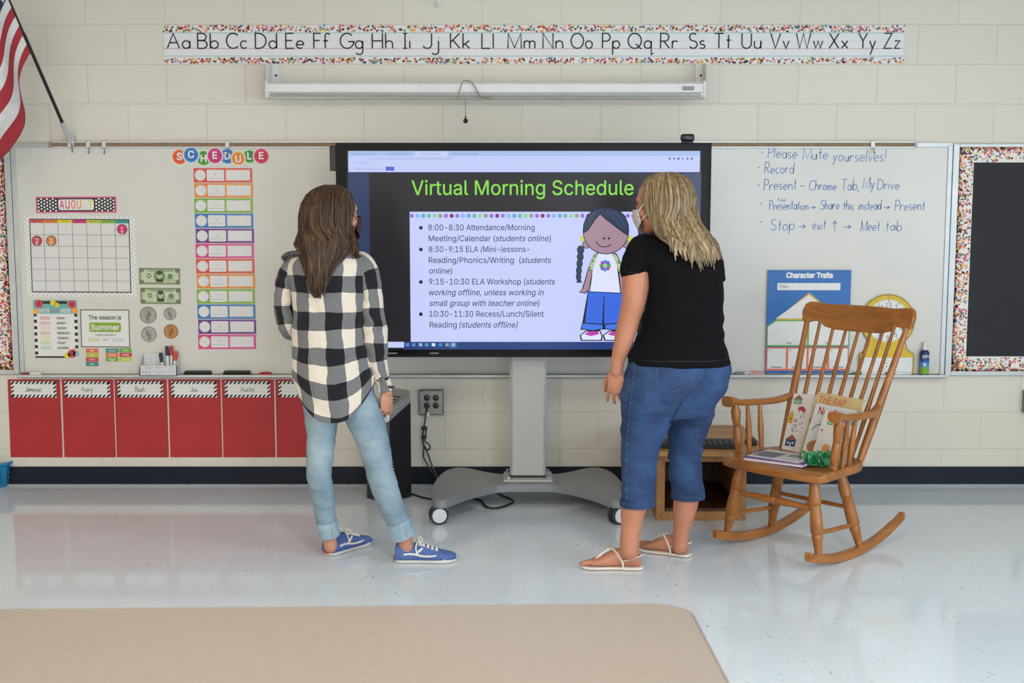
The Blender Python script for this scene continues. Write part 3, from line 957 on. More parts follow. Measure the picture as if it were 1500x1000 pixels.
# ------------------------------------------------------------------ left: calendar wall
YB = -0.0112      # face of the white board
PINK = ink('#c9407f'); HOT = ink('#e01f6f')
t, a, hw, hh = sheet('month_banner', 'black polka dot banner reading AUGUST above the calendar', 'sign', wrect(54, 288, 171.5, 311.5), pm('banner_pink', '#d8588c', .5, .02), YB, tilt=math.radians(-.3))
a.rect('dotted_field', -hw + .007, -hh + .007, hw - .007, hh - .007, ink('#1d1c20'), 1)
for i in range(27):
    for j in range(4):
        x = -hw + .014 + i * (2 * hw - .028) / 26; z = -hh + .016 + j * (2 * hh - .032) / 3 + (.0042 if i % 2 else -.0042)
        if abs(x) < .092: continue
        a.disc('dotted_field', x, z, .0052, M_WHITE, 2, 10)
a.rrect('dotted_field', -.092, -hh + .014, .092, hh - .014, .01, M_WHITE, 2)
for k, (ch, colr) in enumerate(zip('AUGUST', ('#d9607e', '#d9607e', '#e0806a', '#e79a58', '#d9dcc0', '#cfd45c'))):
    a.text('lettering', ch, -.073 + k * .0293, -.020, .042, ink(colr), 3, .024, 'C', bold=.02)
a.done()

t, a, hw, hh = sheet('wall_calendar', 'white monthly calendar with dotted border and coloured weekday row', 'calendar', wrect(38.5, 316, 200.5, 434), M_WHITE, YB, tilt=math.radians(.3))
for i in range(46):
    for j in range(34):
        x = -hw + .006 + i * (2 * hw - .012) / 45; z = -hh + .006 + j * (2 * hh - .012) / 33
        if (i + j) % 2 == 0 and (abs(x) > hw - .03 or abs(z) > hh - .024):
            a.disc('dotted_border', x, z, .0026, ink(('#3a3a40', '#6a5a62', '#8a4a5a', '#4a6a6a')[(i * 7 + j) % 4]), 1, 6)
ix0, ix1, iz0, iz1 = -hw + .028, hw - .030, -hh + .022, hh - .016
a.rect('grid', ix0, iz0, ix1, iz1, pm('calendar_paper', '#dcd9d8', .5, .01), 2)
a.frame('grid', ix0, iz0, ix1, iz1, .0045, ink('#2a2a30'), 4)
cw = (ix1 - ix0) / 7; hd = .022; rh = (iz1 - iz0 - hd) / 6
for k, colr in enumerate(('#d0545a', '#d8803f', '#d9cf2f', '#cf2f78', '#b9c93a', '#7fb437', '#2f9a92')):
    a.rect('weekday_row', ix0 + k * cw, iz1 - hd, ix0 + (k + 1) * cw, iz1 - .003, ink(colr), 3)
    a.text('weekday_row', ('SUNDAY', 'MONDAY', 'TUESDAY', 'WEDNESDAY', 'THURSDAY', 'FRIDAY', 'SATURDAY')[k], ix0 + (k + .5) * cw, iz1 - hd * .68, .006, ink('#4a3a3a'), 4, .042, 'C')
    if k: a.rect('grid', ix0 + k * cw - .0011, iz0, ix0 + k * cw + .0011, iz1 - hd, ink('#5a5a5e'), 3)
for k in range(6):
    a.rect('grid', ix0, iz0 + k * rh - .001, ix1, iz0 + k * rh + .001, ink('#77777a'), 3)
a.done()
cal = t
def calpos(col, row): return cal.location.x + ix0 + (col + .5) * cw, cal.location.z + iz1 - hd - (row + .52) * rh
for num, col, row, colr, say in (('1', 6, 0, '#d81e6c', 'round hot pink date disc 1 on the top row of the calendar'), ('2', 0, 1, '#c94450', 'round red date disc 2 in the calendar, left of the orange one'), ('3', 1, 1, '#d87f3a', 'round orange date disc 3 in the calendar')):
    x, z = calpos(col, row)
    r = .0265
    d = thing('date_disc', say, 'calendar number', (x, YB - .0045, z), group='number discs on the calendar')
    MB().lathe([(r, 0), (r, .0012)], (0, 0, 0), (0, -1, 0), 24, ink('#3a3036')).build('card', None, d, smooth=False)
    da = Art(d, -.0012)
    da.disc('number', 0, 0, r * .88, ink(colr), 1, 24)
    da.text('number', num, 0, -.0125, .025, M_WHITE, 2, None, 'C')
    da.rect('number', -.004, -.0245, .004, -.018, M_WHITE, 2)
    da.done()

t, a, hw, hh = sheet('weekday_poster', 'days of the week poster with flowers and black striped sides', 'poster', wrect(51.5, 439, 115, 523.5), M_WHITE, YB, tilt=math.radians(.2))
for k in range(14):
    z = -hh + k * (2 * hh - .07) / 14
    for x in (-hw, hw - .016):
        a.rect('striped_sides', x, z, x + .016, z + (2 * hh - .07) / 14, M_BLKINK if k % 2 else M_WHITE, 1)
a.rect('striped_sides', -hw, -hh, hw - .05, -hh + .009, M_BLKINK, 2)
a.rect('flower_header', -hw, hh - .072, hw, hh, ink('#6fb0ad'), 2)
a.rect('flower_header', -hw + .04, hh - .02, hw - .05, hh - .006, M_BLKINK, 3)
for fi, (fx, fz, r, colr) in enumerate(((-hw + .03, hh - .02, .022, '#cf3f55'), (-.01, hh - .014, .015, '#e6c83a'), (.01, hh - .026, .013, '#e6c83a'), (hw - .025, hh - .022, .021, '#cf3f55'), (hw - .012, hh - .055, .016, '#e9a23a'), (-hw + .012, hh - .06, .015, '#e9b04a'),
                        (hw - .035, -hh + .022, .022, '#cf3f55'), (hw - .06, -hh + .012, .016, '#d8cf3a'), (hw - .012, -hh + .02, .015, '#8fb7bd'), (hw - .02, -hh + .042, .013, '#f0a890'))):
    a.disc('flower%d' % fi, fx, fz, r, ink(colr), 4, 14); a.disc('flower%d' % fi, fx, fz, r * .4, ink('#8a2a3a' if colr == '#cf3f55' else colr), 5, 10)
a.text('lettering', 'DAYS', -.058, hh - .066, .021, M_WHITE, 5, .055, 'C', bold=.02)
a.text('lettering', 'OF THE', -.005, hh - .062, .010, ink('#d9607e'), 5, .036, 'C', bold=.02)
a.text('lettering', 'WEEK', .054, hh - .066, .021, M_WHITE, 5, .055, 'C', bold=.02)
for k, (dname, colr) in enumerate(zip(('SUNDAY', 'MONDAY', 'TUESDAY', 'WEDNESDAY', 'THURSDAY', 'FRIDAY', 'SATURDAY'), ('#e0b4bb', '#e2babf', '#e6d2d4', '#e4c0b0', '#e2dcb0', '#cadcb4', '#bcd2d4'))):
    z = hh - .095 - k * .0262
    a.rrect('day_patches', -hw + .032, z - .009, -hw + .086, z + .009, .003, ink(colr), 2)
    a.text('lettering', dname, .006, z - .006, .0115, M_BLKINK, 3, (.045, .048, .052, .066, .06, .043, .06)[k], 'L', bold=.012)
a.done()

t, a, hw, hh = sheet('season_poster', 'white poster with thin black frame naming the season as Summer', 'poster', wrect(119.5, 453, 191, 508), M_WHITE, YB, tilt=math.radians(.3))
a.frame('black_frame', -hw, -hh, hw, hh, .0042, M_BLKINK, 1)
a.text('lettering', 'The season is', 0, hh - .052, .022, M_BLKINK, 2, .172, 'C', bold=.012)
a.rrect('summer_badge', -.083, hh - .118, .083, hh - .068, .012, ink('#86ac2b'), 2)
a.text('summer_badge', 'Summer', 0, hh - .107, .028, M_WHITE, 3, .150, 'C', bold=.02)
a.text('lettering', "Today's weather is", 0, hh - .138, .010, M_BLKINK, 2, .108, 'C')
a.rrect('weather_blanks', -.092, hh - .168, -.032, hh - .150, .004, ink('#d5d9b6'), 2)
a.rrect('weather_blanks', .036, hh - .168, .096, hh - .150, .004, ink('#c9d6d8'), 2)
a.text('lettering', 'and', 0, hh - .162, .009, M_BLKINK, 2, .024, 'C')
a.done()

for word, l_, t_, colr, say in (
    ('hot', 127, 510, '#df7440', 'orange weather word card reading hot, below the season poster'), ('cold', 127, 516.5, '#b7bd3c', 'yellow-green weather word card reading cold, second in the left stack'),
    ('warm', 127, 523, '#c93a4a', 'red weather word card in the left stack, above the teal one'), ('cool', 127, 529.5, '#2f8a82', 'teal weather word card at the bottom of the left stack'),
    ('cloudy', 156, 510, '#2f8a82', 'teal weather word card reading cloudy, top of the middle stack'), ('sunny', 156, 516.5, '#e07a48', 'orange weather word card in the middle stack, below the teal one'),
    ('foggy', 156, 522.8, '#6fa83c', 'green weather word card at the bottom of the middle stack'), ('rainy', 175.5, 509.5, '#6fa83c', 'green weather word card at the top of the right stack'),
    ('windy', 176, 516, '#c93a4a', 'red weather word card in the right stack'), ('snowy', 176, 522.4, '#c2c93a', 'yellow-green weather word card at the bottom of the right stack')):
    tt, a, hw, hh = sheet('word_card', say, 'word card', wrect(l_, t_, l_ + 18.3, t_ + 6), ink(colr), YB, group='weather word cards on the whiteboard')
    a.text('lettering', word, 0, -.004, .0095, M_WHITE, 1, None, 'C', bold=.01)
    a.done()

# play money
BILL = pm('bill_green', '#c3cda9', .6, .05, 60); BDK = ink('#59684c')
def bill(label, rect, num, oval):
    t, a, hw, hh = sheet('play_banknote', label, 'play money', rect, BILL, YB, tilt=math.radians(.6), group='large play banknotes')
    a.frame('engraving', -hw + .004, -hh + .004, hw - .004, hh - .004, .005, BDK, 1)
    a.frame('engraving', -hw + .013, -hh + .012, hw - .013, hh - .012, .0015, BDK, 1)
    for x, z in ((-hw + .018, hh - .017), (hw - .018, hh - .017), (-hw + .018, -hh + .017), (hw - .018, -hh + .017)):
        a.disc('engraving', x, z, .010, BDK, 2, 12); a.text('engraving', num, x, z - .005, .011, BILL, 3, None, 'C')
    a.disc('portrait', 0, 0, .030 if oval else .022, ink('#7d8a6c'), 2, 24, hh - .014)
    a.disc('portrait', 0, .006, .014, ink('#b4bd9a'), 3, 18, .019)
    a.disc('portrait', 0, .018, .0155, ink('#3c4434'), 3.5, 14, .010)
    a.poly('portrait', [(-.021, -hh + .016), (.021, -hh + .016), (.014, -.010), (.005, -.016), (-.005, -.016), (-.014, -.010)], ink('#2e352a'), 4)
    for k in range(-1, 2): a.rect('portrait', k * .006 - .0015, .004, k * .006 + .0015, .007, ink('#4a5240'), 4)
    a.disc('engraving', -.055, .002, .012, ink('#2b3228'), 2, 16); a.disc('engraving', -.055, .002, .008, BILL, 3, 16); a.text('engraving', 'F', -.055, -.003, .009, ink('#2b3228'), 4, None, 'C')
    a.disc('engraving', .055, 0, .014, ink('#5d8a5c'), 2, 14)
    for z in (hh - .016, hh - .021): a.rect('engraving', -.06, z, .07, z + .002, BDK, 2)
    for k in range(3): a.rect('engraving', .03, -hh + .02 + k * .006, .078, -hh + .0215 + k * .006, BDK, 2)
    a.done()
bill('green five dollar play bill on the whiteboard, above the one', wrect(204, 391.5, 265.5, 417), '5', True)
bill('green one dollar play bill on the whiteboard, below the five', wrect(206, 420.5, 266.5, 445.5), '1', False)
def coin(label, px, py, r, hx, hx2, kind):
    p = W(px, py); R_ = r / 279.0
    t = thing('play_coin', label, 'play money', (p.x, YB, p.z), group='large play coins')
    m = ink(hx); m2 = ink(hx2)
    MB().lathe([(R_, 0), (R_, .0015)], (0, 0, 0), (0, -1, 0), 32, m).build('disc', None, t, smooth=False)
    a = Art(t, -.0015)
    a.line('relief', arc(0, 0, R_ * .93, R_ * .93, 0, 360, 32), R_ * .09, m2, 1)
    f = 1 if kind else -1   # profile head
    a.poly('relief', [(f * x * R_, z * R_) for x, z in ((-.12, .62), (.16, .6), (.3, .42), (.3, .26), (.4, .08), (.3, .02), (.32, -.14), (.22, -.26), (.04, -.26), (.1, -.5), (.3, -.66), (-.36, -.66), (-.2, -.4), (-.38, -.1), (-.4, .3), (-.3, .52))], m2, 1)
    a.poly('relief', [(f * x * R_, z * R_) for x, z in ((-.1, .58), (.12, .55), (.16, .42), (-.08, .3), (-.12, -.02), (-.34, -.06), (-.36, .3))], m, 2)
    for k in range(7):
        an = math.radians(60 + k * 10 if f > 0 else 90 + k * 10)
        a.rect('relief', R_ * .8 * math.cos(an) - .002, R_ * .8 * math.sin(an) - .002, R_ * .8 * math.cos(an) + .002, R_ * .8 * math.sin(an) + .002, m2, 1)
    a.done()
coin('big silver play quarter, largest of the coins below the bills', 218, 461, 12.5, '#a7a39a', '#7c766b', 1)
coin('small silver play dime beside the large quarter', 250, 459.2, 9.3, '#a9a6a0', '#7f7b74', 0)
coin('silver play nickel below the quarter', 219, 489, 11.5, '#aba79e', '#827d73', 0)
coin('copper play penny below the dime', 251.3, 485, 10.7, '#bd8348', '#8d5a2a', 1)

# SCHEDULE letters and strips
for k, (ch, px, py, c1, c2) in enumerate((('S', 264, 230, '#d9512e', '#e98a4a'), ('C', 281, 227, '#2a6fb6', '#5fa6dc'), ('H', 299, 231.5, '#3f8f2f', '#8dc253'), ('E', 315.8, 228.3, '#c41f6f', '#dd5f9c'), ('D', 334, 229, '#2a6fb6', '#5fa6dc'), ('U', 349.8, 232, '#df7a2e', '#eeb04a'), ('L', 366.3, 229.2, '#2f8a3a', '#7fc06a'), ('E', 383.6, 228.8, '#cc2743', '#e0648a'))):
    p = W(px, py); R_ = .0395 if k not in (5, 6) else .035
    say = ('round orange-red letter disc S at the start of the word', 'round blue letter disc C beside the S', 'round green letter disc H', 'round magenta letter disc E in the middle of the word', 'round blue letter disc D', 'round orange letter disc U', 'round green letter disc L', 'round red letter disc E at the end of the word')[k]
    t = thing('letter_disc', say, 'letter sign', (p.x, YB - .0022 * (k % 2) - .0002, p.z), group='round letters above the schedule strips')
    MB().lathe([(R_ * 1.13, 0), (R_ * 1.13, .001)], (0, 0, 0), (0, -1, 0), 28, M_WHITE).build('card', None, t, smooth=False)
    a = Art(t, -.001)
    a.disc('coloured_ring', 0, 0, R_, ink(c2), 1, 28); a.disc('coloured_ring', 0, 0, R_ * .84, ink(c1), 2, 28)
    a.text('letter', ch, 0, -.0165 - (.003 if k in (2, 5) else -.002), .035, M_WHITE, 3, None, 'C', bold=.025)
    a.done()
sx0, sx1 = W(288, 378).x, W(373, 378).x
SC = (('red', '#d8432e'), ('orange', '#e0862f'), ('green', '#77ac2c'), ('blue', '#2a72b4'), ('purple', '#6a2f86'), ('pink', '#d43a84')) * 2
for k, (cn, colr) in enumerate(SC):
    zt_, zb_ = W(330, 246.3 + 22.13 * k).z, W(330, 246.3 + 22.13 * k + 20.9).z
    say = ('topmost ' if k == 0 else 'bottom ' if k == 11 else ('upper ' if k < 6 else 'lower ')) + cn + ' schedule strip with clock face' + (', directly under the letters' if k == 0 else ', lowest of the column' if k == 11 else ', below the %s one' % SC[k - 1][0])
    t, a, hw, hh = sheet('schedule_strip', say, 'schedule strip', ((sx0 + sx1) / 2 + (.0, .002, -.001)[k % 3], (zt_ + zb_) / 2, sx1 - sx0, zt_ - zb_), ink(colr, .3), YB, group='colourful schedule strips', part='card')
    wht = pm('strip_white', '#dedcdb', .3, .01)
    cxk = -hw + .034
    a.disc('clock_face', cxk, 0, .0285, wht, 1, 24)
    for q in range(12):
        a.disc('clock_face', cxk + .023 * math.sin(q * PI / 6), .023 * math.cos(q * PI / 6), .0014, M_GREYINK, 2, 6)
    a.disc('clock_face', cxk, 0, .002, M_BLKINK, 2, 6)
    a.rrect('time_box', -hw + .068, -hh + .008, -hw + .158, hh - .008, .006, wht, 1)
    a.disc('time_box', -hw + .113, .007, .0022, M_BLKINK, 2, 6); a.disc('time_box', -hw + .113, -.003, .0022, M_BLKINK, 2, 6)
    for q in range(2): a.rect('time_box', -hw + .078 + q * .038, -.016, -hw + .110 + q * .038, -.0145, M_GREYINK, 2)
    a.rect('blank_box', -hw + .168, -hh + .011, hw - .012, hh - .010, wht, 1)
    a.frame('blank_box', -hw + .163, -hh + .006, hw - .007, hh - .005, .003, ink(('#eb8a70', '#f0bc70', '#a9cf6a', '#6aa6d6', '#9a6ab2', '#e889b4')[k % 6], .3), 1)
    a.done()

# ------------------------------------------------------------------ red paper sheets under the board
REDP = pm('red_paper', '#ab2429', .55, .05, 3.5)
names = ('Jameson', 'Avery', 'Bash', 'Jax', 'Austin', 'A')
says = ('red paper sheet at the left end of the row, its name starting Ja', 'second red paper sheet, its card starting Av', 'third red paper sheet, its name card starting Ba', 'red paper sheet with the short three-letter name card', 'red paper sheet right beside the one half hidden by the plaid shirt', 'red paper sheet half hidden behind the person in the plaid shirt')
for k, (l_, r_) in enumerate(((13.5, 90), (92.5, 168), (169.5, 246), (248, 324.5), (326, 402.5), (404.5, 481))):
    t, a, hw, hh = sheet('red_paper_sheet', says[k], 'paper sheet', wrect(l_, 555.5, r_, 669.5), REDP, -.001, .001, 'red paper sheets below the whiteboard', tilt=math.radians((.25, .2, .1, .05, .05, 0)[k]), part='paper')
    x0, x1, z0, z1 = -hw + .014, hw - .024, hh - .096, hh - .010
    x0, x1 = -.122, .118
    a.rect('name_card', x0, z0, x1, z1, M_WHITE, 1)
    n1 = 11; st = (x1 - x0) / n1
    for q in range(n1):
        for zz, dz in ((z1 - .015, .015), (z0, .015)):
            xa = x0 + q * st
            a.poly('name_card', [(xa, zz), (xa + st * .5, zz), (min(x1, xa + st * 1.0), zz + dz), (min(x1, xa + st * .5), zz + dz)], M_BLKINK, 2)
    for q in range(4):
        st2 = (z1 - z0) / 4
        for xa in (x0, x1 - .015):
            za = z0 + q * st2
            a.poly('name_card', [(xa, za), (xa + .015, min(z1, za + st2 * .5)), (xa + .015, min(z1, za + st2)), (xa, min(z1, za + st2 * .5))], M_BLKINK, 2)
    for q in (.35, .62): a.rect('name_card', x0 + .016, z0 + (z1 - z0) * q - .0006, x1 - .016, z0 + (z1 - z0) * q + .0006, ink('#b9b2b4'), 2)
    nm = names[k]
    wn = .012 * len(nm)
    a.hand('handwritten_name', nm, -wn / 2 - .004, z0 + .032, .026, .0026, ink('#5a5a60'), 3, wn, .05, .04)
    a.done()
# ------------------------------------------------------------------ interactive display on its wheeled stand
YT = -0.50                                  # front face of the display
def T(px, py): return W(px, py, YT)
fx0, fx1 = T(493.5, 365).x, T(1040, 365).x
fz1, fz0 = T(750, 209).z, T(750, 523).z
tv = wthing('interactive_display', 'large black touch display on a grey wheeled stand showing a morning schedule', 'display', ((fx0 + fx1) / 2, -0.45, 0))
M_BEZ = pm('bezel_black', '#131215', .5, .03, 12, 0, 0, .2)
M_GLASS = pm('glass_edge_black', '#08080a', .3, .02, 10, 0, 0, .15)
bz = MB()
sx0_, sx1_ = T(509.5, 365).x, T(1025.5, 365).x
sz1_, sz0_ = T(750, 220.5).z, T(750, 512).z
for x0, x1, z0, z1 in ((fx0, sx0_, fz0, fz1), (sx1_, fx1, fz0, fz1), (sx0_, sx1_, sz1_, fz1), (sx0_, sx1_, fz0, sz0_)):
    bz.box(((x0 + x1) / 2, YT + .045, (z0 + z1) / 2), (x1 - x0, .09, z1 - z0), M_BEZ)
bz.box(((fx0 + fx1) / 2, YT + .045, (fz0 + fz1) / 2), (fx1 - fx0 - .02, .05, fz1 - fz0 - .02), M_BEZ)
bz.build('bezel', None, tv, bevel=0.003)
ed = MB()
for x0, x1, z0, z1 in ((fx0 + .016, sx0_, fz0 + .012, fz1 - .012), (sx1_, fx1 - .016, fz0 + .012, fz1 - .012), (sx0_, sx1_, sz1_, fz1 - .012), (sx0_, sx1_, fz0 + .012, sz0_)):
    ed.box(((x0 + x1) / 2, YT - .0005, (z0 + z1) / 2), (x1 - x0, .003, z1 - z0), M_GLASS)
ed.build('inner_rim', None, tv, smooth=False)
scr = MB().box(((sx0_ + sx1_) / 2, YT + .004, (sz0_ + sz1_) / 2), (sx1_ - sx0_, .006, sz1_ - sz0_), em('#222125')).build('screen', None, tv, smooth=False)
sa = Art(scr, YT + .0008 + .45)
def S(px, py):
    p = T(px, py); return p.x - tv.location.x, p.z
def srect(part, l, t_, r, b_, m, lay=1):
    x0, z1 = S(l, t_); x1, z0 = S(r, b_); sa.rect(part, x0, z0, x1, z1, m, lay)
def spoly(part, pts, m, lay=1): sa.poly(part, [S(*p) for p in pts], m, lay)
def sline(part, pts, wpx, m, lay=1): sa.line(part, [S(*p) for p in pts], wpx / 308.0, m, lay)
def stext(part, s, xa, xb, base, cap, m, lay=3, **k):
    x0, z0 = S(xa, base); x1, _ = S(xb, base); _, z1 = S(xa, base - cap)
    sa.text(part, s, x0, z0, z1 - z0, m, lay, x1 - x0, **k)
srect('browser_bar', 510, 221, 1025, 252.5, em('#b9c6f2'))
srect('browser_bar', 510, 221, 1025, 228.5, em('#a5bdea'), 2)
srect('browser_bar', 608, 222, 656, 228.5, em('#c4d0f6'), 3)
srect('browser_bar', 510, 228.5, 1025, 252.5, em('#c0cbf6'), 2)
srect('browser_bar', 510, 252, 1025, 253.5, em('#1c2456'), 3)
for xa, xb, y in ((518, 552, 225.5), (567, 602, 225.5), (615, 645, 225.5), (662, 700, 225.5)): stext('browser_bar', 'Morning Schedule', xa, xb, y + 1, 3, em('#7f95c4'), 4)
stext('browser_bar', 'docs presentation morning schedule slides edit', 537, 661, 233.5, 3, em('#8e9bd0'), 4)
stext('browser_bar', 'Apps', 517, 522, 240, 3, em('#8e9bd0'), 4); stext('browser_bar', 'Bookmarks', 529, 541, 240, 3, em('#8e9bd0'), 4)
stext('browser_bar', 'Sharing this tab to the meeting', 520, 561, 248.5, 3, em('#9aa6dc'), 4)
srect('browser_bar', 565, 244, 577.5, 250, em('#5c62c8'), 4)
for x, h in ((981, '#5a6ab0'), (987.5, '#6a7ac0'), (994, '#4a5590'), (1000, '#8a9ad0'), (1007, '#5a6ab0'), (1013.5, '#8a5a50')):
    sa.disc('browser_bar', *S(x, 232.3), .0055, em(h), 4, 10)
srect('slide_margin', 510, 253.5, 544, 512, em('#2c3c60'))
srect('side_strip', 1000, 253.5, 1025, 512, em('#3c4568'))
stext('slide_title', 'Virtual Morning Schedule', 603, 928, 285.3, 21, em('#86d84c', 1.05), bold=.004)
srect('slide_panel', 600, 310, 933, 500.5, em('#c5cffa', 1.0))
cyc = ('#8a78dc', '#84b6ea', '#58a8dc', '#62bc90', '#98cf98', '#9a9c70', '#9a68d8', '#862058')
for k in range(40):
    x = 603.3 + 8.33 * k
    sa.disc('dot_border', *S(x, 316), .0098, em(cyc[k % 8]), 2, 16)
TXT = em('#333a5c')
BUL = [0]
def tline(segs, xa, xb, base):
    pos = 0.0; out = []
    for s, it in segs:
        lead = len(s) - len(s.lstrip()); trail = len(s) - len(s.rstrip())
        vs, fs = text_mesh(s.strip(), .22 if it else 0, .006)
        pos += lead * .20
        mn = min(v.x for v in vs); mx = max(v.x for v in vs)
        out.append((pos, mn, vs, fs)); pos += (mx - mn) + trail * .20 + .045
    x0, z0 = S(xa, base); x1, _ = S(xb, base)
    kx = (x1 - x0) / (pos - .045); kz = (S(xa, base - 8.4)[1] - z0) / CAPH
    for p0, mn, vs, fs in out:
        sa.put('bullet_text%d' % sum(base > q for q in (360, 405, 455)), [(x0 + (p0 + v.x - mn) * kx, z0 + v.y * kz) for v in vs], fs, TXT, 3)
for segs, xa, xb, base in (
    ([('8:00-8:30 Attendance/Morning', 0)], 627.5, 783, 337.2), ([('Meeting/Calendar (', 0), ('students online', 1), (')', 0)], 628, 807, 353.2),
    ([('8:30-9:15 ELA /Mini-lessons-', 0)], 628, 775.5, 369), ([('Reading/Phonics/Writing  (', 0), ('students', 1)], 628, 807.5, 385), ([('online', 1), (')', 0)], 628.5, 662.5, 400.6),
    ([('9:15-10:30 ELA Workshop (', 0), ('students', 1)], 628.5, 813, 416.5), ([('working offline, unless working in', 1)], 628.8, 796.5, 432.3), ([('small group with teacher online', 1), (')', 0)], 629, 790, 448),
    ([('10:30-11:30 Recess/Lunch/Silent', 0)], 629, 796.5, 463.7), ([('Reading ', 0), ('(students offline)', 1)], 629.3, 758.5, 479.6)):
    tline(segs, xa, xb, base)
for ib, y in enumerate((333.5, 365.3, 412.8, 460)): sa.disc('bullet_text%d' % ib, *S(616.5, y), .0092, em('#1f2440'), 3, 14)
srect('task_bar', 568, 500.5, 592, 509, em('#c5cffa')); srect('task_bar', 591, 500.5, 1025, 511.5, em('#26407e'))
for x, h in ((597, '#5f86c8'), (606, '#5f86c8'), (616, '#9ab0c8'), (625, '#3f9ad8'), (635, '#d8e4f4'), (645, '#3f86d8'), (655, '#7aa88a'), (664, '#8fb0e0')):
    srect('task_bar', x - 2.6, 502.5, x + 2.6, 507, em(h), 2)
srect('task_bar', 659, 500.8, 669, 509.5, em('#4a68a4'), 1.5)
# girl picture on the slide
LN = em('#20242e'); SK = em('#a88a9a'); HR = em('#32405a'); HR2 = em('#465a78'); BL = em('#3f6ce0'); WH = em('#dfe4fb')
def ell(cx, cy, rx, ry, a0=0, a1=360, n=28): return [(cx + rx * math.cos(math.radians(a0 + (a1 - a0) * k / n)), cy - ry * math.sin(math.radians(a0 + (a1 - a0) * k / n))) for k in range(n + (0 if a1 - a0 == 360 else 1))]
G_ = 'girl_picture'
for q, (x, y) in enumerate(((850.5, 366), (850, 376), (849, 386), (848, 396), (847.5, 405))):
    spoly(G_, ell(x, y, 5.4 - q * .35, 6.6), LN, 4); spoly(G_, ell(x, y, 4.5 - q * .35, 5.7), HR, 4.3)
spoly(G_, [(844, 414), (847, 406), (850, 408), (853, 414)], HR, 4)
for q, (x, y) in enumerate(((921.5, 366), (923, 376), (923.5, 386), (923, 396))):
    spoly(G_, ell(x, y, 5.2 - q * .35, 6.6), LN, 4); spoly(G_, ell(x, y, 4.3 - q * .35, 5.7), HR, 4.3)
# trousers, shoes
spoly(G_, [(861, 426), (912, 426), (914, 482), (851, 483)], LN, 4)
spoly(G_, [(862, 427), (911, 427), (908, 473), (885, 475), (884, 440), (882, 475), (857, 473)], BL, 4.4)
sline(G_, [(885, 433), (884, 475)], 1.2, LN, 5)
for x0, x1 in ((850, 882), (884, 912)):
    spoly(G_, [(x0 + 1, 499), (x0 - 1, 491), (x0 + 8, 484), (x1 - 3, 483), (x1 + 1, 492), (x1, 499)], LN, 4.2)
    spoly(G_, [(x0 + 3, 497.5), (x0 + 1, 491), (x0 + 9, 485.5), (x1 - 4, 485), (x1 - 1, 492), (x1 - 2, 497.5)], WH, 4.6)
    spoly(G_, [(x0 + 6, 489.5), (x0 + 12, 485.5), (x1 - 6, 485), (x1 - 4, 489), (x0 + 16, 492)], em('#c23fb0'), 5)
spoly(G_, [(850, 482), (853, 472), (884, 474), (884, 482), (868, 485)], LN, 4.7); spoly(G_, [(851.5, 481), (854, 473.5), (882.5, 475.5), (882.5, 481), (868, 483.5)], em('#4a78e6'), 5)
spoly(G_, [(885, 482), (886, 474), (911, 472), (914, 481), (900, 484)], LN, 4.7); spoly(G_, [(886.5, 481), (887, 475.5), (909.5, 473.5), (912, 480), (900, 482.5)], em('#4a78e6'), 5)
# arms, shirt
spoly(G_, [(862, 390), (868, 402), (863, 424), (858, 430), (848, 428), (852, 424), (857, 408)], LN, 4.1); spoly(G_, [(862.5, 392), (866.5, 402), (862, 423), (857, 428.5), (850, 427), (854, 423), (858.5, 408)], SK, 4.4)
spoly(G_, [(906, 390), (913, 402), (916, 424), (910, 428), (905, 410)], SK, 4.1)
spoly(G_, [(880, 366), (892, 366), (892, 374), (880, 374)], SK, 4.3)
spoly(G_, [(876, 369), (897, 369), (904, 372), (914, 396), (907, 399), (910, 430), (863, 428), (868, 398), (861, 394), (869, 374)], LN, 4.4)
spoly(G_, [(877, 370.5), (896, 370.5), (903, 385), (908.5, 428.5), (864.5, 426.5), (869.5, 388)], WH, 4.8)
for f in (0, 1):
    pts = [(876, 370.5), (869, 375), (862, 393.5), (868, 396.5), (873, 380)] if not f else [(897, 370.5), (903.5, 374), (912.5, 395), (906.5, 398), (901, 382)]
    spoly(G_, pts, em('#b8c4a4'), 5)
for x, y in ((868, 382), (864, 392), (871, 375), (906, 384), (910, 393)): spoly(G_, ell(x, y, 2, 2.3, n=8), em('#6a9a4a'), 5.2)
for k, h in enumerate(('#4aa84a', '#8a4ad8', '#2f9ad8', '#c23fb0', '#4aa84a', '#8a4ad8', '#2f9ad8', '#c23fb0')):
    an = k * 45
    spoly(G_, ell(886.5 + 5.6 * math.cos(math.radians(an)), 389 - 5.6 * math.sin(math.radians(an)), 3, 3, n=10), em(h), 5.3)
spoly(G_, ell(886.5, 389, 2.4, 2.4, n=10), em('#8ad84a'), 5.6)
# head
spoly(G_, ell(859, 358, 6, 6), LN, 5); spoly(G_, ell(859, 358, 5, 5), SK, 5.2); spoly(G_, ell(917, 357, 6, 6), LN, 5); spoly(G_, ell(917, 357, 5, 5), SK, 5.2)
spoly(G_, ell(852.5, 350, 3, 5), em('#c9d24a'), 5.4); spoly(G_, ell(922.5, 350, 3, 5), em('#c9d24a'), 5.4)
spoly(G_, ell(887.5, 338, 34, 34.5), LN, 5.4)
spoly(G_, ell(887.5, 338, 32.8, 33.3), SK, 5.8)
spoly(G_, [(855, 342), (854, 330), (859, 316), (868, 308), (880, 304), (893, 303.5), (906, 307), (916, 316), (921, 329), (921, 345), (917, 344), (905, 335), (888, 322), (879, 314), (872, 322), (862, 337)], LN, 6)
spoly(G_, [(856, 339), (855.5, 330), (860, 317), (869, 309.5), (880, 305.5), (893, 305), (905, 308.5), (915, 317), (919.5, 329), (919.5, 343), (905, 333), (888, 320), (879, 312), (871, 321), (862, 334)], HR, 6.3)
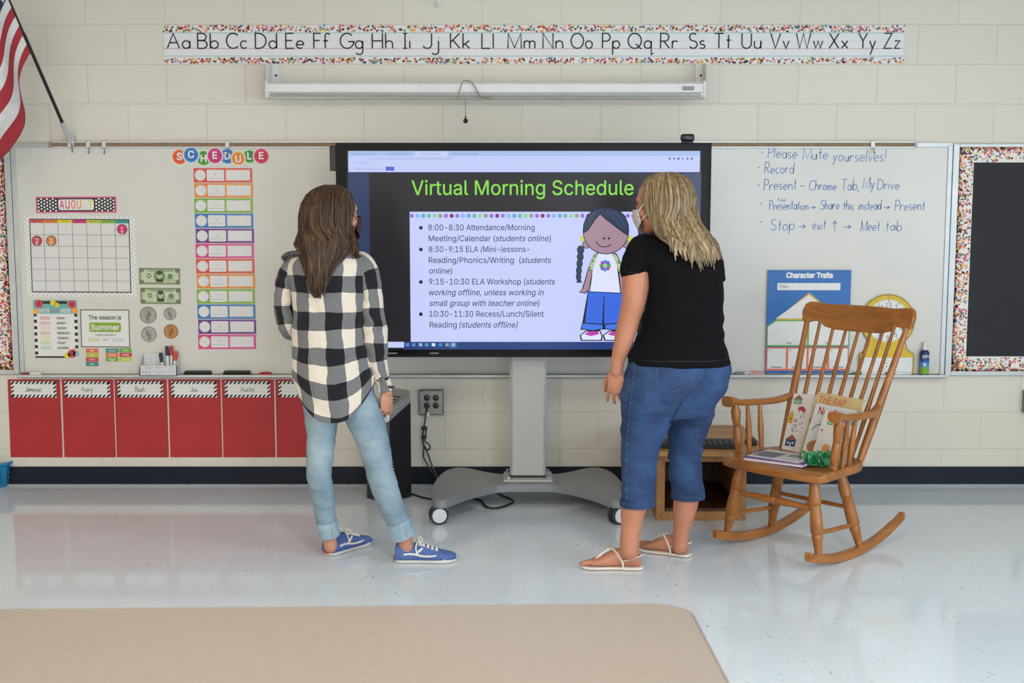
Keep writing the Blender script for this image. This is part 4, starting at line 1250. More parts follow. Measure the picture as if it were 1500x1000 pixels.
for pts in ([(862, 325), (866, 316), (874, 309)], [(895, 309), (906, 316), (914, 330)], [(888, 310), (900, 320), (912, 335)]): sline(G_, pts, .9, HR2, 6.6)
spoly(G_, ell(885, 349, 1.6, 1.8, n=12), LN, 6.2); spoly(G_, ell(892, 349, 1.6, 1.8, n=12), LN, 6.2)
sline(G_, [(872.5, 353), (876, 358), (881, 361), (887, 361.5), (892, 360), (895, 357.5)], 1.3, LN, 6.2)
sa.done()
# small white marks on the lower bezel
ba = Art(tv, YT - .0022 + .45)
for xa, xb in ((569, 582), (630, 643)):
    x0, z0 = S(xa, 518); x1, z1 = S(xb, 516.3)
    for k in range(6): ba.rect('bezel_marks', x0 + (x1 - x0) * k / 6, z0, x0 + (x1 - x0) * (k + .7) / 6, z1, ink('#a8a8ac'), 1)
ba.done()
p0, p1 = T(485, 250), T(495, 213)
MB().box(((p0.x + p1.x) / 2, YT + .05, (p0.z + p1.z) / 2), (p1.x - p0.x + .02, .05, p1.z - p0.z), M_BLACK).build('side_bracket', None, tv, bevel=0.004)
# stand
YCL = -0.40
cl, cr = W(747.5, 620, YCL).x, W(799.5, 620, YCL).x
cxm = (cl + cr) / 2
M_COL = pm('silver_column', '#b3b1ad', .5, .02, 6, 0, .1)
M_COLE = pm('silver_column_edge', '#9fa2aa', .35, .02, 6, 0, .4)
zc0 = 0.135
col = MB().box((cxm, YCL + .07, (zc0 + 1.2) / 2 + .0), (cr - cl - .012, .14, 1.2 - zc0), M_COL).build('column', None, tv, bevel=.006)
ee = MB()
for x in (cl + .004, cr - .004): ee.box((x, YCL + .07, (zc0 + 1.2) / 2), (.012, .12, 1.2 - zc0), M_COLE)
ee.build('edge_trim', None, col, bevel=.003)
MB().box((cxm, YCL + .07, .140), (cr - cl + .004, .146, .010), M_BLACK).build('dark_seam', None, col, smooth=False)
MB().box((cxm, YCL + .045, .127), (.245, .20, .014), M_COL).build('foot_plate', None, tv, bevel=.004)
bt = MB()
for x in (-.09, .09):
    for y in (-.03, .15): bt.lathe([(.012, 0), (.012, .008), (.006, .010)], (cxm + x * 1.12, YCL + y, .134), (0, 0, 1), 8, M_CHROME)
bt.build('bolts', None, tv)
M_BASEG = pm('grey_powder_coat', '#85888b', .38, .02, 8, 0, .15)
half = [(0, -.50), (.12, -.505), (.20, -.56), (.30, -.68), (.375, -.80), (.40, -.825), (.425, -.825), (.445, -.80), (.462, -.70), (.468, -.58), (.462, -.42), (.447, -.28), (.42, -.17), (.385, -.11), (.34, -.10), (.29, -.13), (.22, -.20), (.14, -.25), (0, -.265)]
q = crom(half, 4)
poly = q + [(-x, y) for x, y in reversed(q[1:-1])]
zt_b, zb_b = .120, .082
pb = MB(); pb.prism(poly, (cxm, 0, zb_b), (1, 0, 0), (0, 1, 0), (0, 0, zt_b - zb_b), M_BASEG)
pb.build('base_plate', None, tv, bevel=.003, angle=25)
M_WHEEL = pm('white_wheel_disc', '#d4d4d6', .4, .02, 10); M_TYRE = pm('dark_tyre', '#2a2a2d', .6, .04, 20)
for k, (x, y, ang) in enumerate(((cxm - .425, -.79, 15), (cxm + .415, -.79, 35), (cxm - .38, -.155, 0), (cxm + .38, -.155, 0))):
    an = math.radians(ang)
    ax = Vector((math.sin(an), -math.cos(an), 0))
    cst = MB()
    cst.lathe([(.014, 0), (.014, .02)], (x, y + .012, .070), (0, 0, 1), 10, M_ALUD)
    cst.box((x, y + .012, .078), (.05, .05, .010), M_ALUD)
    co_ = cst.build('caster', None, tv)
    for s in (-1, 1):
        wv = MB(); b0 = Vector((x, y, .044)) + ax * (.014 * s)
        wv.lathe([(.026, -.011), (.040, -.011), (.044, -.006), (.044, .006), (.040, .011), (.026, .011)], b0, ax * s, 24, M_TYRE)
        wl = wv.build('wheel', None, co_)
        MB().lathe([(.034, .010), (.034, .0125), (.02, .0135)], b0, ax * s, 24, M_WHEEL).build('wheel_disc', None, co_)
    if k < 2:
        bk = MB(); bk.box(Vector((x, y, .072)) + Vector((-.02, -.01, 0)), (.04, .03, .008), M_TYRE); bk.build('brake_lever', None, co_, bevel=.002)

# webcam on top of the display
wx = W(1007, 205, YT + .03)
wc = wthing('webcam', 'small black webcam clipped on the top right of the display', 'webcam', (wx.x, YT + .03, fz1))
m = MB(); m.box((wx.x, YT + .03, fz1 + .025), (.066, .04, .036), M_BLACK); m.build('body', None, wc, bevel=.012, seg=4)
m = MB(); m.box((wx.x, YT + .045, fz1 + .004), (.05, .06, .008), M_BLACK); m.box((wx.x, YT + .096, fz1 - .02), (.04, .008, .05), M_BLACK); m.build('clip', None, wc, bevel=.002)
m = MB(); m.lathe([(.013, 0), (.013, .006), (.009, .008)], (wx.x - .008, YT + .011, fz1 + .026), (0, -1, 0), 16, pm('lens_black', '#26262c', .12)); m.build('lens', None, wc)

# ------------------------------------------------------------------ outlet, cords, appliance
def pz(px, py, Y=0.0): return W(px, py, Y)
o0, o1 = pz(614.5, 606), pz(650, 569.5)
ot = wthing('wall_outlet', 'steel wall plate with four black sockets behind the display stand', 'outlet', ((o0.x + o1.x) / 2, 0, (o0.z + o1.z) / 2))
M_STEEL = pm('dull_steel', '#7d7d79', .38, .05, 30, 0, .55)
m = MB(); m.box(((o0.x + o1.x) / 2, -.018, (o0.z + o1.z) / 2), (o1.x - o0.x, .036, o1.z - o0.z), M_STEEL); m.build('box', None, ot, bevel=.003)
m = MB(); m.box(((o0.x + o1.x) / 2, -.038, (o0.z + o1.z) / 2), (o1.x - o0.x - .008, .004, o1.z - o0.z - .008), pm('plate_steel', '#8f8f8b', .3, .05, 30, 0, .55)); m.build('face_plate', None, ot, bevel=.002)
for px, py in ((625.5, 582.5), (638.5, 582.5), (625.5, 593.5), (638.5, 593.5)):
    c_ = pz(px, py, -.04)
    m = MB(); m.lathe([(.0165, 0), (.0165, .004), (.014, .005)], (c_.x, -.039, c_.z), (0, -1, 0), 18, M_BLACK)
    so = m.build('socket', None, ot)
    m = MB()
    for dx in (-.005, .005): m.box((c_.x + dx, -.0442, c_.z + .003), (.002, .001, .008), M_GREYINK)
    m.build('slots', None, so, smooth=False)
c_ = pz(625.5, 593.5, -.05)
cd = wthing('power_cord', 'black power cord plugged into the wall outlet and tied in a bundle', 'cord', (c_.x, -.05, c_.z))
m = MB(); m.tube([(c_.x, -.0455, c_.z), (c_.x, -.066, c_.z)], [.012, .011], 10, M_BLACK); m.tube([(c_.x, -.062, c_.z + .004), (c_.x, -.066, c_.z - .03)], [.008, .005], 8, M_BLACK); m.build('plug', None, cd)
def Q(px, py, Y=-.055): return W(px, py, Y)
m = MB()
m.tube([Q(625, 596, -.066), Q(624, 605), Q(622, 620), Q(620, 630), Q(619, 642), Q(621, 655), Q(620, 668), Q(626, 680), Q(632, 690, -.07), Q(640, 700, -.09)], .0045, 7, M_BLACK, per=4)
m.tube([Q(621, 622), Q(624, 632, -.06), Q(622, 645, -.06), Q(628, 650, -.06), Q(630, 655, -.06), Q(626, 659, -.06), Q(621, 652, -.06), Q(619, 640, -.06), Q(621, 624, -.06)], .0045, 7, M_BLACK, per=4)
m.tube([Q(623, 655, -.058), Q(628, 668, -.058), Q(633, 682, -.06), Q(640, 698, -.08)], .0045, 7, M_BLACK, per=4)
m.build('cable', None, cd)
m = MB(); m.tube([Q(617, 627, -.056), Q(626, 627, -.056)], .010, 8, M_BLACK); m.tube([Q(617, 640, -.056), Q(625, 640, -.056)], .009, 8, M_BLACK); m.build('cable_tie', None, cd)
m = MB(); m.box(Q(627, 607, -.05), (.016, .003, .02), M_WHITE); m.build('tag', None, cd, smooth=False)

m = MB()
m.tube([FL(601, 722, .006), FL(612, 726, .006), FL(622, 729, .006), FL(640, 731, .006), FL(680, 728, .006), FL(704, 733, .006), FL(712, 742, .006), FL(727, 744, .006), FL(745, 739, .006), FL(752, 733, .006), FL(735, 725, .006), FL(720, 716, .006)], .0055, 7, M_BLACK, per=5)
tag(m.build('floor_cord'), 'black cord lying looped on the floor under the grey display base', 'cord')

av = thing('air_purifier', 'tall black floor appliance with slanted silver top behind the jeans-clad leg', 'air purifier', (-.628, -.27, 0), (0, 0, math.radians(-42)))
M_APB = pm('satin_black', '#1d1d20', .35, .03, 12); M_APP = pm('charcoal_panel', '#343538', .5, .03, 12)
bd = MB()
w2, d2 = .085, .095
prof = [(-w2, -d2 + .02), (-w2 + .02, -d2), (w2 - .02, -d2), (w2, -d2 + .02), (w2, d2 - .02), (w2 - .02, d2), (-w2 + .02, d2), (-w2, d2 - .02)]
vs = [(x, y, .02) for x, y in prof] + [(x * 1.0, y, .475 + (y * .55) - .02) for x, y in prof]
bd.add(vs, [tuple(range(7, -1, -1)), tuple(range(8, 16))] + [(k, (k + 1) % 8, 8 + (k + 1) % 8, 8 + k) for k in range(8)], M_APB)
bd.build('body', None, av, bevel=.006)
rm = MB()
vs = [(x * 1.01, y * 1.01, .452 + (y * .55)) for x, y in prof] + [(x * .96, y * .96, .500 + (y * .55)) for x, y in prof]
rm.add(vs, [tuple(range(7, -1, -1)), tuple(range(8, 16))] + [(k, (k + 1) % 8, 8 + (k + 1) % 8, 8 + k) for k in range(8)], pm('silver_trim', '#b9bbbe', .3, .03, 10, 0, .7))
rm.build('silver_top', None, av, bevel=.004)
MB().box((0, -d2 - .003, .22), (.11, .006, .34), M_APP).build('front_panel', None, av, bevel=.003)
MB().box((0, 0, .011), (.155, .175, .022), M_APB).build('foot', None, av, bevel=.006)
tm = MB()
for k in range(5): tm.box((0, -.045 + k * .02, .501 + (-.045 + k * .02) * .55), (.11, .008, .004), M_APP)
tm.build('vent_grille', None, av, smooth=False)

sb = pz(1499, 587)
s0 = wthing('wall_box', 'grey metal wall box at the right edge of the photo below the bulletin board', 'outlet', (sb.x + .03, 0, sb.z))
MB().box((sb.x + .03, -.02, sb.z), (.075, .04, .118), M_STEEL).build('box', None, s0, bevel=.003)
MB().box((sb.x + .03, -.042, sb.z), (.068, .004, .110), pm('plate_steel', '#8f8f8b')).build('face_plate', None, s0, bevel=.001)

# ------------------------------------------------------------------ blue basket at the left edge
bp_ = FL(-6, 716)
bk = thing('plastic_basket', 'bright blue plastic basket on the floor at the left edge', 'basket', (bp_.x - .085, bp_.y + .12, 0))
M_BLUEP = pm('blue_plastic', '#1478a8', .35, .05, 15)
m = MB()
def rr(w_, d_, z, n=8): return [(sx_ * 1.0 * w_ + 0, sy_ * d_, z) for sx_, sy_ in ((-1, -.8), (-.85, -1), (.85, -1), (1, -.8), (1, .8), (.85, 1), (-.85, 1), (-1, .8))]
L_ = [rr(.115, .085, .0), rr(.125, .093, .05), rr(.135, .102, .115), rr(.148, .112, .120), rr(.148, .112, .135), rr(.136, .102, .135), rr(.118, .088, .012)]
vs = [p for r_ in L_ for p in r_]
fs = [tuple(range(7, -1, -1)), tuple(range(48, 56))] + [(i * 8 + k, i * 8 + (k + 1) % 8, (i + 1) * 8 + (k + 1) % 8, (i + 1) * 8 + k) for i in range(6) for k in range(8)]
m.add(vs, fs, M_BLUEP)
m.build('shell', None, bk, bevel=.004)
m = MB()
for k in range(9):
    for j in range(3):
        m.box((-.10 + k * .025, -.098 - j * .003, .03 + j * .026), (.014, .006, .016), pm('blue_plastic_lattice', '#0f5f88', .4, .05, 15))
m.build('lattice', None, bk, smooth=False)
m = MB()
for k in range(6):
    for j in range(3):
        m.box((.128 + j * .004, -.065 + k * .026, .03 + j * .026), (.006, .014, .016), pm('blue_plastic_lattice', '#0f5f88', .4, .05, 15))
m.build('lattice', None, bk, smooth=False)

# ------------------------------------------------------------------ things on the tray
TZ = TRAYZ + .0005
def tray_x(px): return W(px, 545, -.035).x
t = thing('marker_box', 'white patterned open box of markers on the whiteboard tray', 'box', ((tray_x(207.5) + tray_x(262.5)) / 2, -.045, TZ))
bw2 = (tray_x(262.5) - tray_x(207.5)) / 2
M_LACE = pm('white_lace_plastic', '#d5d6d8', .5, .04, 60)
m = MB(); hf, hb_, dd = .055, .115, .030
m.box((0, 0, .002), (2 * bw2, 2 * dd, .004), M_LACE); m.box((0, -dd + .002, hf / 2), (2 * bw2, .004, hf), M_LACE); m.box((0, dd - .002, hb_ / 2), (2 * bw2 - .02, .004, hb_), M_LACE)
for s in (-1, 1):
    m.prism([(-dd, 0), (dd, 0), (dd, hb_), (-dd, hf)], (s * (bw2 - .002) - .002, 0, 0), (0, 1, 0), (0, 0, 1), (.004, 0, 0), M_LACE)
m.build('shell', None, t, smooth=False)
a = Art(t, -dd)
for k in range(16):
    for j in range(5):
        x = -bw2 + .008 + k * (2 * bw2 - .016) / 15; z = .008 + j * .0115 + (.005 if k % 2 else 0)
        if z < hf - .004:
            a.disc('lace_pattern', x, z, random.uniform(.0022, .0038), ink(('#8a8f98', '#5b606a', '#a4a8b0')[(k * 3 + j) % 3]), 1, 6)
a.done()
mk = MB(); mk.box((0, 0, 0), (.016, .016, .016))
for k, (dx, dy, top, tl, hx, say) in enumerate(((.018, .0, .115, -.10, '#1c2038', 'navy capped marker leaning left in the white box'), (.045, -.004, .150, -.02, '#2b2350', 'dark purple capped marker standing tallest in the white box'), (.058, .008, .150, .03, '#c8323a', 'red capped marker standing upright in the white box'), (.072, -.006, .125, .16, '#d8423c', 'red capped marker leaning right in the white box'))):
    mt = thing('marker', say, 'marker', (t.location.x + dx, -.045 + dy, TZ + .005), (0, tl, 0), 'markers in the white box')
    MB().lathe([(.008, 0), (.008, top - .05)], (0, 0, 0), (0, 0, 1), 12, M_WHITEM).build('barrel', None, mt)
    MB().lathe([(.0095, top - .05), (.0095, top - .003), (.007, top)], (0, 0, 0), (0, 0, 1), 12, ink(hx, .35)).build('cap', None, mt)
M_FELT = pm('black_felt', '#26241f', .9, .1, 80, .2)
for l_, r_, say in ((270.5, 309, 'black felt eraser on the tray, right beside the white marker box'), (328, 366, 'black felt eraser on the tray, right of the other one')):
    x0, x1 = tray_x(l_), tray_x(r_)
    e = thing('board_eraser', say, 'eraser', ((x0 + x1) / 2, -.035, TZ), group='black erasers on the tray')
    MB().box((0, 0, .008), (x1 - x0, .048, .016), M_FELT).build('felt_pad', None, e, bevel=.002)
    MB().box((0, 0, .0195), (x1 - x0 - .006, .044, .007), pm('eraser_back', '#2f2c27', .5)).build('back', None, e, bevel=.003)
x0, x1 = tray_x(380), tray_x(397)
e = thing('small_eraser', 'small red eraser on the whiteboard tray', 'eraser', ((x0 + x1) / 2, -.03, TZ))
MB().box((0, 0, .006), (x1 - x0, .035, .012), pm('red_plastic', '#c2301f', .4)).build('body', None, e, bevel=.003)
MB().box((0, 0, .0135), (x1 - x0 - .014, .030, .004), pm('red_plastic_grip', '#a92818', .4)).build('grip', None, e, bevel=.002)
def lying_marker(px, y, hx, say, ang, ln=.13):
    x = tray_x(px)
    mt = thing('marker', say, 'marker', (x, y, TZ + .009), (0, 0, ang), 'markers lying on the tray')
    MB().lathe([(.0085, -ln / 2 + .04), (.0085, ln / 2)], (0, 0, 0), (1, 0, 0), 12, M_WHITEM).build('barrel', None, mt)
    MB().lathe([(.007, -ln / 2 - .004), (.009, -ln / 2), (.009, -ln / 2 + .042)], (0, 0, 0), (1, 0, 0), 12, ink(hx, .35)).build('cap', None, mt)
lying_marker(1267, -.045, '#2a7a45', 'green capped marker lying on the tray below the clock', .1)
lying_marker(1285, -.025, '#22252c', 'black capped marker lying on the tray below the clock', -.08)
lying_marker(1316, -.04, '#3a56b0', 'blue capped marker lying on the tray right of the clock', .12)
lying_marker(48, -.05, '#8a4a4a', 'reddish marker lying at the left end of the tray', .05, .10)
lying_marker(1090, -.04, '#8d8f92', 'grey capped marker lying on the tray beside the pink cloth', -.1, .08)
x = tray_x(1107)
m = MB(); m.box((0, 0, .006), (.085, .05, .012), pm('pink_cloth', '#d9a3a6', .9, .1, 30, .3)); m.box((.008, .004, .015), (.06, .04, .008), pm('pink_cloth', '#d9a3a6'))
pc = tag(m.build('folded_cloth', bevel=.004, seg=3), 'folded pale pink cloth on the tray left of the blue poster', 'cloth'); pc.location = (x, -.035, TZ)

# spray bottle
x = tray_x(1353.5)
sp = thing('spray_bottle', 'blue and green cleaner spray bottle on the tray by the bulletin board', 'bottle', (x, -.035, TZ))
MB().lathe([(.022, 0), (.024, .004), (.024, .118), (.020, .128), (.012, .134)], (0, 0, 0), (0, 0, 1), 20, pm('bottle_navy', '#1c2a5e', .35)).build('body', None, sp)
MB().lathe([(.0125, .132), (.0125, .150), (.009, .156), (.009, .172), (.0065, .176)], (0, 0, 0), (0, 0, 1), 14, M_WHITEM).build('spray_head', None, sp)
m = MB()
for z0, z1, hx in ((.008, .045, '#7cae3a'), (.045, .070, '#5a8fc8'), (.070, .088, '#2c4f9a')):
    m.lathe([(.0244, z0), (.0244, z1)], (0, 0, 0), (0, 0, 1), 20, ink(hx), caps=False)
m.build('label_band', None, sp)
a = Art(sp, -.0247)
a.text('lettering', 'EXPO', 0, .094, .014, M_WHITE, 1, .038, 'C', bold=.02)
a.rect('lettering', -.012, .050, -.002, .066, M_WHITE, 1)
a.done()

# Character traits poster and teaching clock
t, a, hw, hh = sheet('traits_poster', 'blue Character Traits poster with a house diagram standing on the tray', 'poster', wrect(1122, 395, 1243, 545.5), pm('poster_blue', '#1a66b0', .4, .03), -.022, .003, part='board')
a.text('lettering', 'Character Traits', 0, hh - .040, .026, M_WHITE, 1, .245, 'C', bold=.045)
a.rect('title_box', -hw + .05, hh - .105, hw - .055, hh - .068, M_WHITE, 1); a.text('title_box', 'Title:', -hw + .058, hh - .094, .017, ink('#39406a'), 2, None, 'L')
YEL, GRN, ORG = ink('#dcb23a'), ink('#69ad45'), ink('#e0734a')
a.poly('house_diagram', [(-hw + .045, hh - .26), (hw - .045, hh - .26), (0, hh - .118)], YEL, 1); a.poly('house_diagram', [(-hw + .0457, hh - .253), (hw - .067, hh - .253), (0, hh - .130)], M_WHITE, 2)
a.poly('house_diagram', [(-hw + .001, hh - .400), (hw - .001, hh - .400), (hw - .001, hh - .295), (hw - .045, hh - .26), (-hw + .045, hh - .26), (-hw + .001, hh - .295)], GRN, 1)
a.poly('house_diagram', [(-hw + .006, hh - .393), (-.005, hh - .393), (-.005, hh - .268), (-hw + .048, hh - .268), (-hw + .006, hh - .298)], M_WHITE, 2)
a.poly('house_diagram', [(.005, hh - .393), (hw - .006, hh - .393), (hw - .006, hh - .298), (hw - .048, hh - .268), (.005, hh - .268)], M_WHITE, 2)
a.rect('house_diagram', -hw + .001, -hh + .014, hw - .001, hh - .405, ORG, 1)
cw4 = (2 * hw - .002) / 4
for k in range(4):
    a.rect('house_diagram', -hw + .001 + k * cw4 + .006, -hh + .024, -hw + .001 + (k + 1) * cw4 - .006, hh - .412, M_WHITE, 2)
    a.text('lettering', 'Evidence', -hw + .001 + (k + .5) * cw4, -hh + .028, .009, ink('#7a3a34'), 3, .055, 'C', bold=.02)
    a.rect('lettering', -hw + .014 + k * cw4, hh - .424, -hw + .022 + k * cw4, hh - .418, ink('#b0564a'), 3)
for x in (-.10, .10): a.text('lettering', 'Trait', x, hh - .386, .009, ink('#3a3a4a'), 3, None, 'C', bold=.02)
a.done()

ck = W(1301, 470, -.03); kz = 1 / 277.0
ct = thing('teaching_clock', 'yellow cardboard teaching clock standing on the tray behind the rocking chair', 'clock', (ck.x, -.022, TZ))
czk = ck.z - TZ
m = MB(); pts = []
R_ = 39 * kz
pts = [(R_ * math.cos(math.radians(d)), czk + R_ * math.sin(math.radians(d))) for d in range(-48, 229, 6)]
bw_ = 40 * kz
pts += [(-.104, .142), (-.116, .128), (-bw_ + .012, .120), (-bw_, .108), (-bw_, .006), (-bw_ + .008, 0), (bw_ - .008, 0), (bw_, .006), (bw_, .108), (bw_ - .012, .120), (.116, .128), (.104, .142)]
m.prism(pts, (0, 0, 0), (1, 0, 0), (0, 0, 1), (0, -.004, 0), pm('clock_yellow', '#d9b424', .5, .03))
m.build('board', None, ct, smooth=False)
a = Art(ct, -.004)
a.line('outline', [(x * .985, .002 + (z - .002) * .99) for x, z in pts] + [(pts[0][0] * .985, .002 + (pts[0][1] - .002) * .99)], .0035, ink('#5a5436'), 1)
a.disc('dial', 0, czk, R_ * .80, M_WHITE, 2, 40)
for k in range(60):
    an = math.radians(k * 6); l_ = .012 if k % 5 == 0 else .006; wv = .0035 if k % 5 == 0 else .0018
    r1 = R_ * .79
    a.line('minute_marks', [(r1 * math.sin(an), czk + r1 * math.cos(an)), ((r1 - l_) * math.sin(an), czk + (r1 - l_) * math.cos(an))], wv, M_BLKINK, 3)
for k in range(1, 13):
    an = math.radians(k * 30)
    a.text('numerals', str(k), R_ * .60 * math.sin(an), czk + R_ * .60 * math.cos(an) - .010, .021, ink('#23305e'), 3, None, 'C')
    a.text('outer_numerals', str(k * 5 % 60 if k < 12 else 60), R_ * .89 * math.sin(an), czk + R_ * .89 * math.cos(an) - .004, .008, ink('#b8642a'), 3, None, 'C')
a.line('hands', [(0, czk), (-.035, czk - .055)], .008, ink('#4a5ad0'), 4); a.line('hands', [(0, czk), (.05, czk + .04)], .008, ink('#c23f3f'), 4.5); a.disc('hands', 0, czk, .008, ink('#4a5ad0'), 5, 14)
a.rrect('answer_box', -bw_ + .010, .012, bw_ - .010, .092, .006, M_WHITE, 2)
a.disc('answer_box', 0, .062, .0035, M_BLKINK, 3, 8); a.disc('answer_box', 0, .044, .0035, M_BLKINK, 3, 8)
a.done()

# ------------------------------------------------------------------ wooden crate with keyboard
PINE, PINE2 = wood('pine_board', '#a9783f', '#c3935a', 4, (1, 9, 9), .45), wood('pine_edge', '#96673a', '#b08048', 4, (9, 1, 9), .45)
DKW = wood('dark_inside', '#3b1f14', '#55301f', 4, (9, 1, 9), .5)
fl, frr = FL(961, 761), FL(1091, 766)
cy0 = -.715; cx0, cx1 = W(961, 720, cy0).x, W(1092, 720, cy0).x
ztp = .345
cr_ = wthing('wooden_crate', 'low pine box bench with open front, behind the capri jeans', 'crate', ((cx0 + cx1) / 2, -.40, 0))
dep = .60; ym = cy0 + dep / 2
m = MB(); m.box(((cx0 + cx1) / 2 + .03, cy0 + dep / 2 - .03, ztp - .012), (cx1 - cx0 + .13, dep + .10, .024), PINE); m.build('top_board', None, cr_, bevel=.003)
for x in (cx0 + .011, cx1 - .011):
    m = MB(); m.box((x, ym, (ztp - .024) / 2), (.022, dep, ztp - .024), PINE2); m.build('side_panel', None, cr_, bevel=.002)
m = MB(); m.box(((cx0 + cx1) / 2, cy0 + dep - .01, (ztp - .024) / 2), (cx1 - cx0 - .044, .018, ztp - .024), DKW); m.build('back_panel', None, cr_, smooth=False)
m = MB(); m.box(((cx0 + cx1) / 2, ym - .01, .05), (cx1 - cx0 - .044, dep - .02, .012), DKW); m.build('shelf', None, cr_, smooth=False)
m = MB()
m.box(((cx0 + cx1) / 2, cy0 - .008, .022), (cx1 - cx0, .016, .044), PINE2); m.box(((cx0 + cx1) / 2, cy0 - .008, ztp - .043), (cx1 - cx0, .016, .038), PINE2)
for x in (cx0 + .02, cx1 - .02): m.box((x, cy0 - .008, (ztp - .018) / 2), (.040, .0165, ztp - .10), PINE2)
fo = m.build('front_frame', None, cr_, bevel=.002)
m = MB()
for x in (cx0 + .02, cx1 - .02):
    m.lathe([(.004, 0), (.003, .002)], (x, cy0 - .016, .022), (0, -1, 0), 8, M_BLACK)
m.build('screws', None, fo)
k0, k1 = W(965, 660, -.68), W(1072, 660, -.64)
kb = thing('keyboard', 'black computer keyboard lying on the pine box bench', 'keyboard', ((k0.x + k1.x) / 2 - .03, -.655, ztp), (0, 0, math.radians(-2)))
M_KB = pm('keyboard_black', '#1c1d1f', .45, .04, 20)
MB().box((0, 0, .009), (.43, .15, .018), M_KB).build('case', None, kb, bevel=.004)
kme = MB().box((0, 0, 0), (.0215, .0180, .008), pm('key_charcoal', '#35373a', .5, .04, 20)).mesh('key', smooth=False)
for r_ in range(6):
    for k in range(16):
        ko = bpy.data.objects.new('key', kme); C.objects.link(ko); ko.parent = kb
        ko.location = (-.2 + k * .02667, -.058 + r_ * .0228, .021)
ms = thing('computer_mouse', 'dark computer mouse on the pine bench behind the chair arm', 'mouse', (W(1101, 662, -.62).x, -.60, ztp))
MB().ball((0, 0, .008), (.030, .052, .022), M_KB, 16, 10).build('shell', None, ms)
MB().tube([(0, .02, .0285), (0, .034, .024)], .005, 8, M_APP).build('scroll_wheel', None, ms)

# ------------------------------------------------------------------ foreground table
TT = .68
ta, tb_ = FL(0, 897, TT), FL(960, 888.5, TT)
ang = math.atan2(tb_.y - ta.y, tb_.x - ta.x)
cr1, cr2 = FL(1029, 918, TT), FL(1070, 1000, TT)
tdir = Vector((math.cos(ang), math.sin(ang)))
xr = FL(1022, 905, TT).x + .004
yf = FL(985, 888, TT).y
tt_ = thing('classroom_table', 'beige laminate table top with rounded corner in the foreground', 'table', (xr - .9, yf - .38, 0), (0, 0, ang))
Lx, Ly, Rr = 1.8, .76, .075
def rrp(lx, ly, r): 
    o = []
    for cx_, cy_, a_ in ((lx / 2 - r, ly / 2 - r, 0), (-lx / 2 + r, ly / 2 - r, 90), (-lx / 2 + r, -ly / 2 + r, 180), (lx / 2 - r, -ly / 2 + r, 270)):
        o += arc(cx_, cy_, r, r, a_, a_ + 90, 10)
    return o
M_LAM = pm('beige_laminate', '#95897f', .42, .02, 40)
m = MB(); m.prism(rrp(Lx - .006, Ly - .006, Rr), (0, 0, TT - .027), (1, 0, 0), (0, 1, 0), (0, 0, .027), M_LAM); m.build('table_top', None, tt_, smooth=False)
m = MB()
pa = rrp(Lx, Ly, Rr + .003); pi_ = rrp(Lx - .008, Ly - .008, Rr - .001); n_ = len(pa)
vs = [(x, y, TT - .030) for x, y in pa] + [(x, y, TT - .001) for x, y in pa] + [(x, y, TT + .0003) for x, y in pi_] + [(x, y, TT - .030) for x, y in pi_]
fs = []
for k in range(n_):
    j = (k + 1) % n_
    for q_ in range(4): fs.append((q_ * n_ + k, q_ * n_ + j, ((q_ + 1) % 4) * n_ + j, ((q_ + 1) % 4) * n_ + k))
m.add(vs, fs, pm('edge_band_grey', '#6d625b', .5)); m.build('edge_band', None, tt_, angle=50)
for sx_ in (-1, 1):
    for sy_ in (-1, 1):
        m = MB(); x, y = sx_ * (Lx / 2 - .14), sy_ * (Ly / 2 - .12)
        m.tube([(x, y, TT - .028), (x, y, .03)], .016, 12, M_CHROME); lg = m.build('leg', None, tt_)
        m = MB(); m.lathe([(.020, 0), (.022, .006), (.018, .034)], (x, y, 0), (0, 0, 1), 12, M_BLACK); m.build('foot_glide', None, lg)
m = MB()
for sy_ in (-1, 1): m.box((0, sy_ * (Ly / 2 - .12), TT - .05), (Lx - .3, .025, .04), M_ALUD)
for sx_ in (-1, 1): m.box((sx_ * (Lx / 2 - .14), 0, TT - .05), (.025, Ly - .25, .04), M_ALUD)
m.build('apron', None, tt_, smooth=False)

# ------------------------------------------------------------------ rocking chair
CH = Vector((1.222, -1.235, 0)); CHR = math.radians(132)
RCX = Matrix.Rotation(CHR, 3, 'Z')
OAK = wood('honey_maple', '#86501f', '#a8692d', 5, (6, 6, 1.2), .33); OAKX = wood('honey_maple_cross', '#86501f', '#a8692d', 5, (1.2, 6, 6), .33); OAKY = wood('honey_maple_long', '#8a5423', '#ad6f33', 5, (8, 1.2, 8), .33)
rc = thing('rocking_chair', 'honey-brown wooden rocking chair with spindle back, books on its seat', 'chair', CH, (0, 0, CHR))
# x: + sitter's right (far side), y: + forward
def rock_z(y, x0=0): return 1.02 - math.sqrt(1.02 ** 2 - (y + .07) ** 2)
for s in (-1, 1):
    m = MB(); vs = []; fs = []
    ny = 26; y0, y1 = .245, -.50
    for k in range(ny + 1):
        y = y0 + (y1 - y0) * k / ny
        zb = rock_z(y); h = .038 if k < ny - 2 else .034
        xx = s * (.232 + .02 * (y - 0)) 
        for dx in (-.016, .016): vs += [(xx + dx, y, zb), (xx + dx, y, zb + h)]
    for k in range(ny):
        a_ = k * 4
        fs += [(a_, a_ + 4, a_ + 5, a_ + 1), (a_ + 2, a_ + 3, a_ + 7, a_ + 6), (a_ + 1, a_ + 5, a_ + 7, a_ + 3), (a_, a_ + 2, a_ + 6, a_ + 4)]
    fs += [(0, 1, 3, 2), (ny * 4, ny * 4 + 2, ny * 4 + 3, ny * 4 + 1)]
    m.add(vs, fs, OAKY); m.build('rocker', None, rc, bevel=.006, seg=3)
SZ = .405
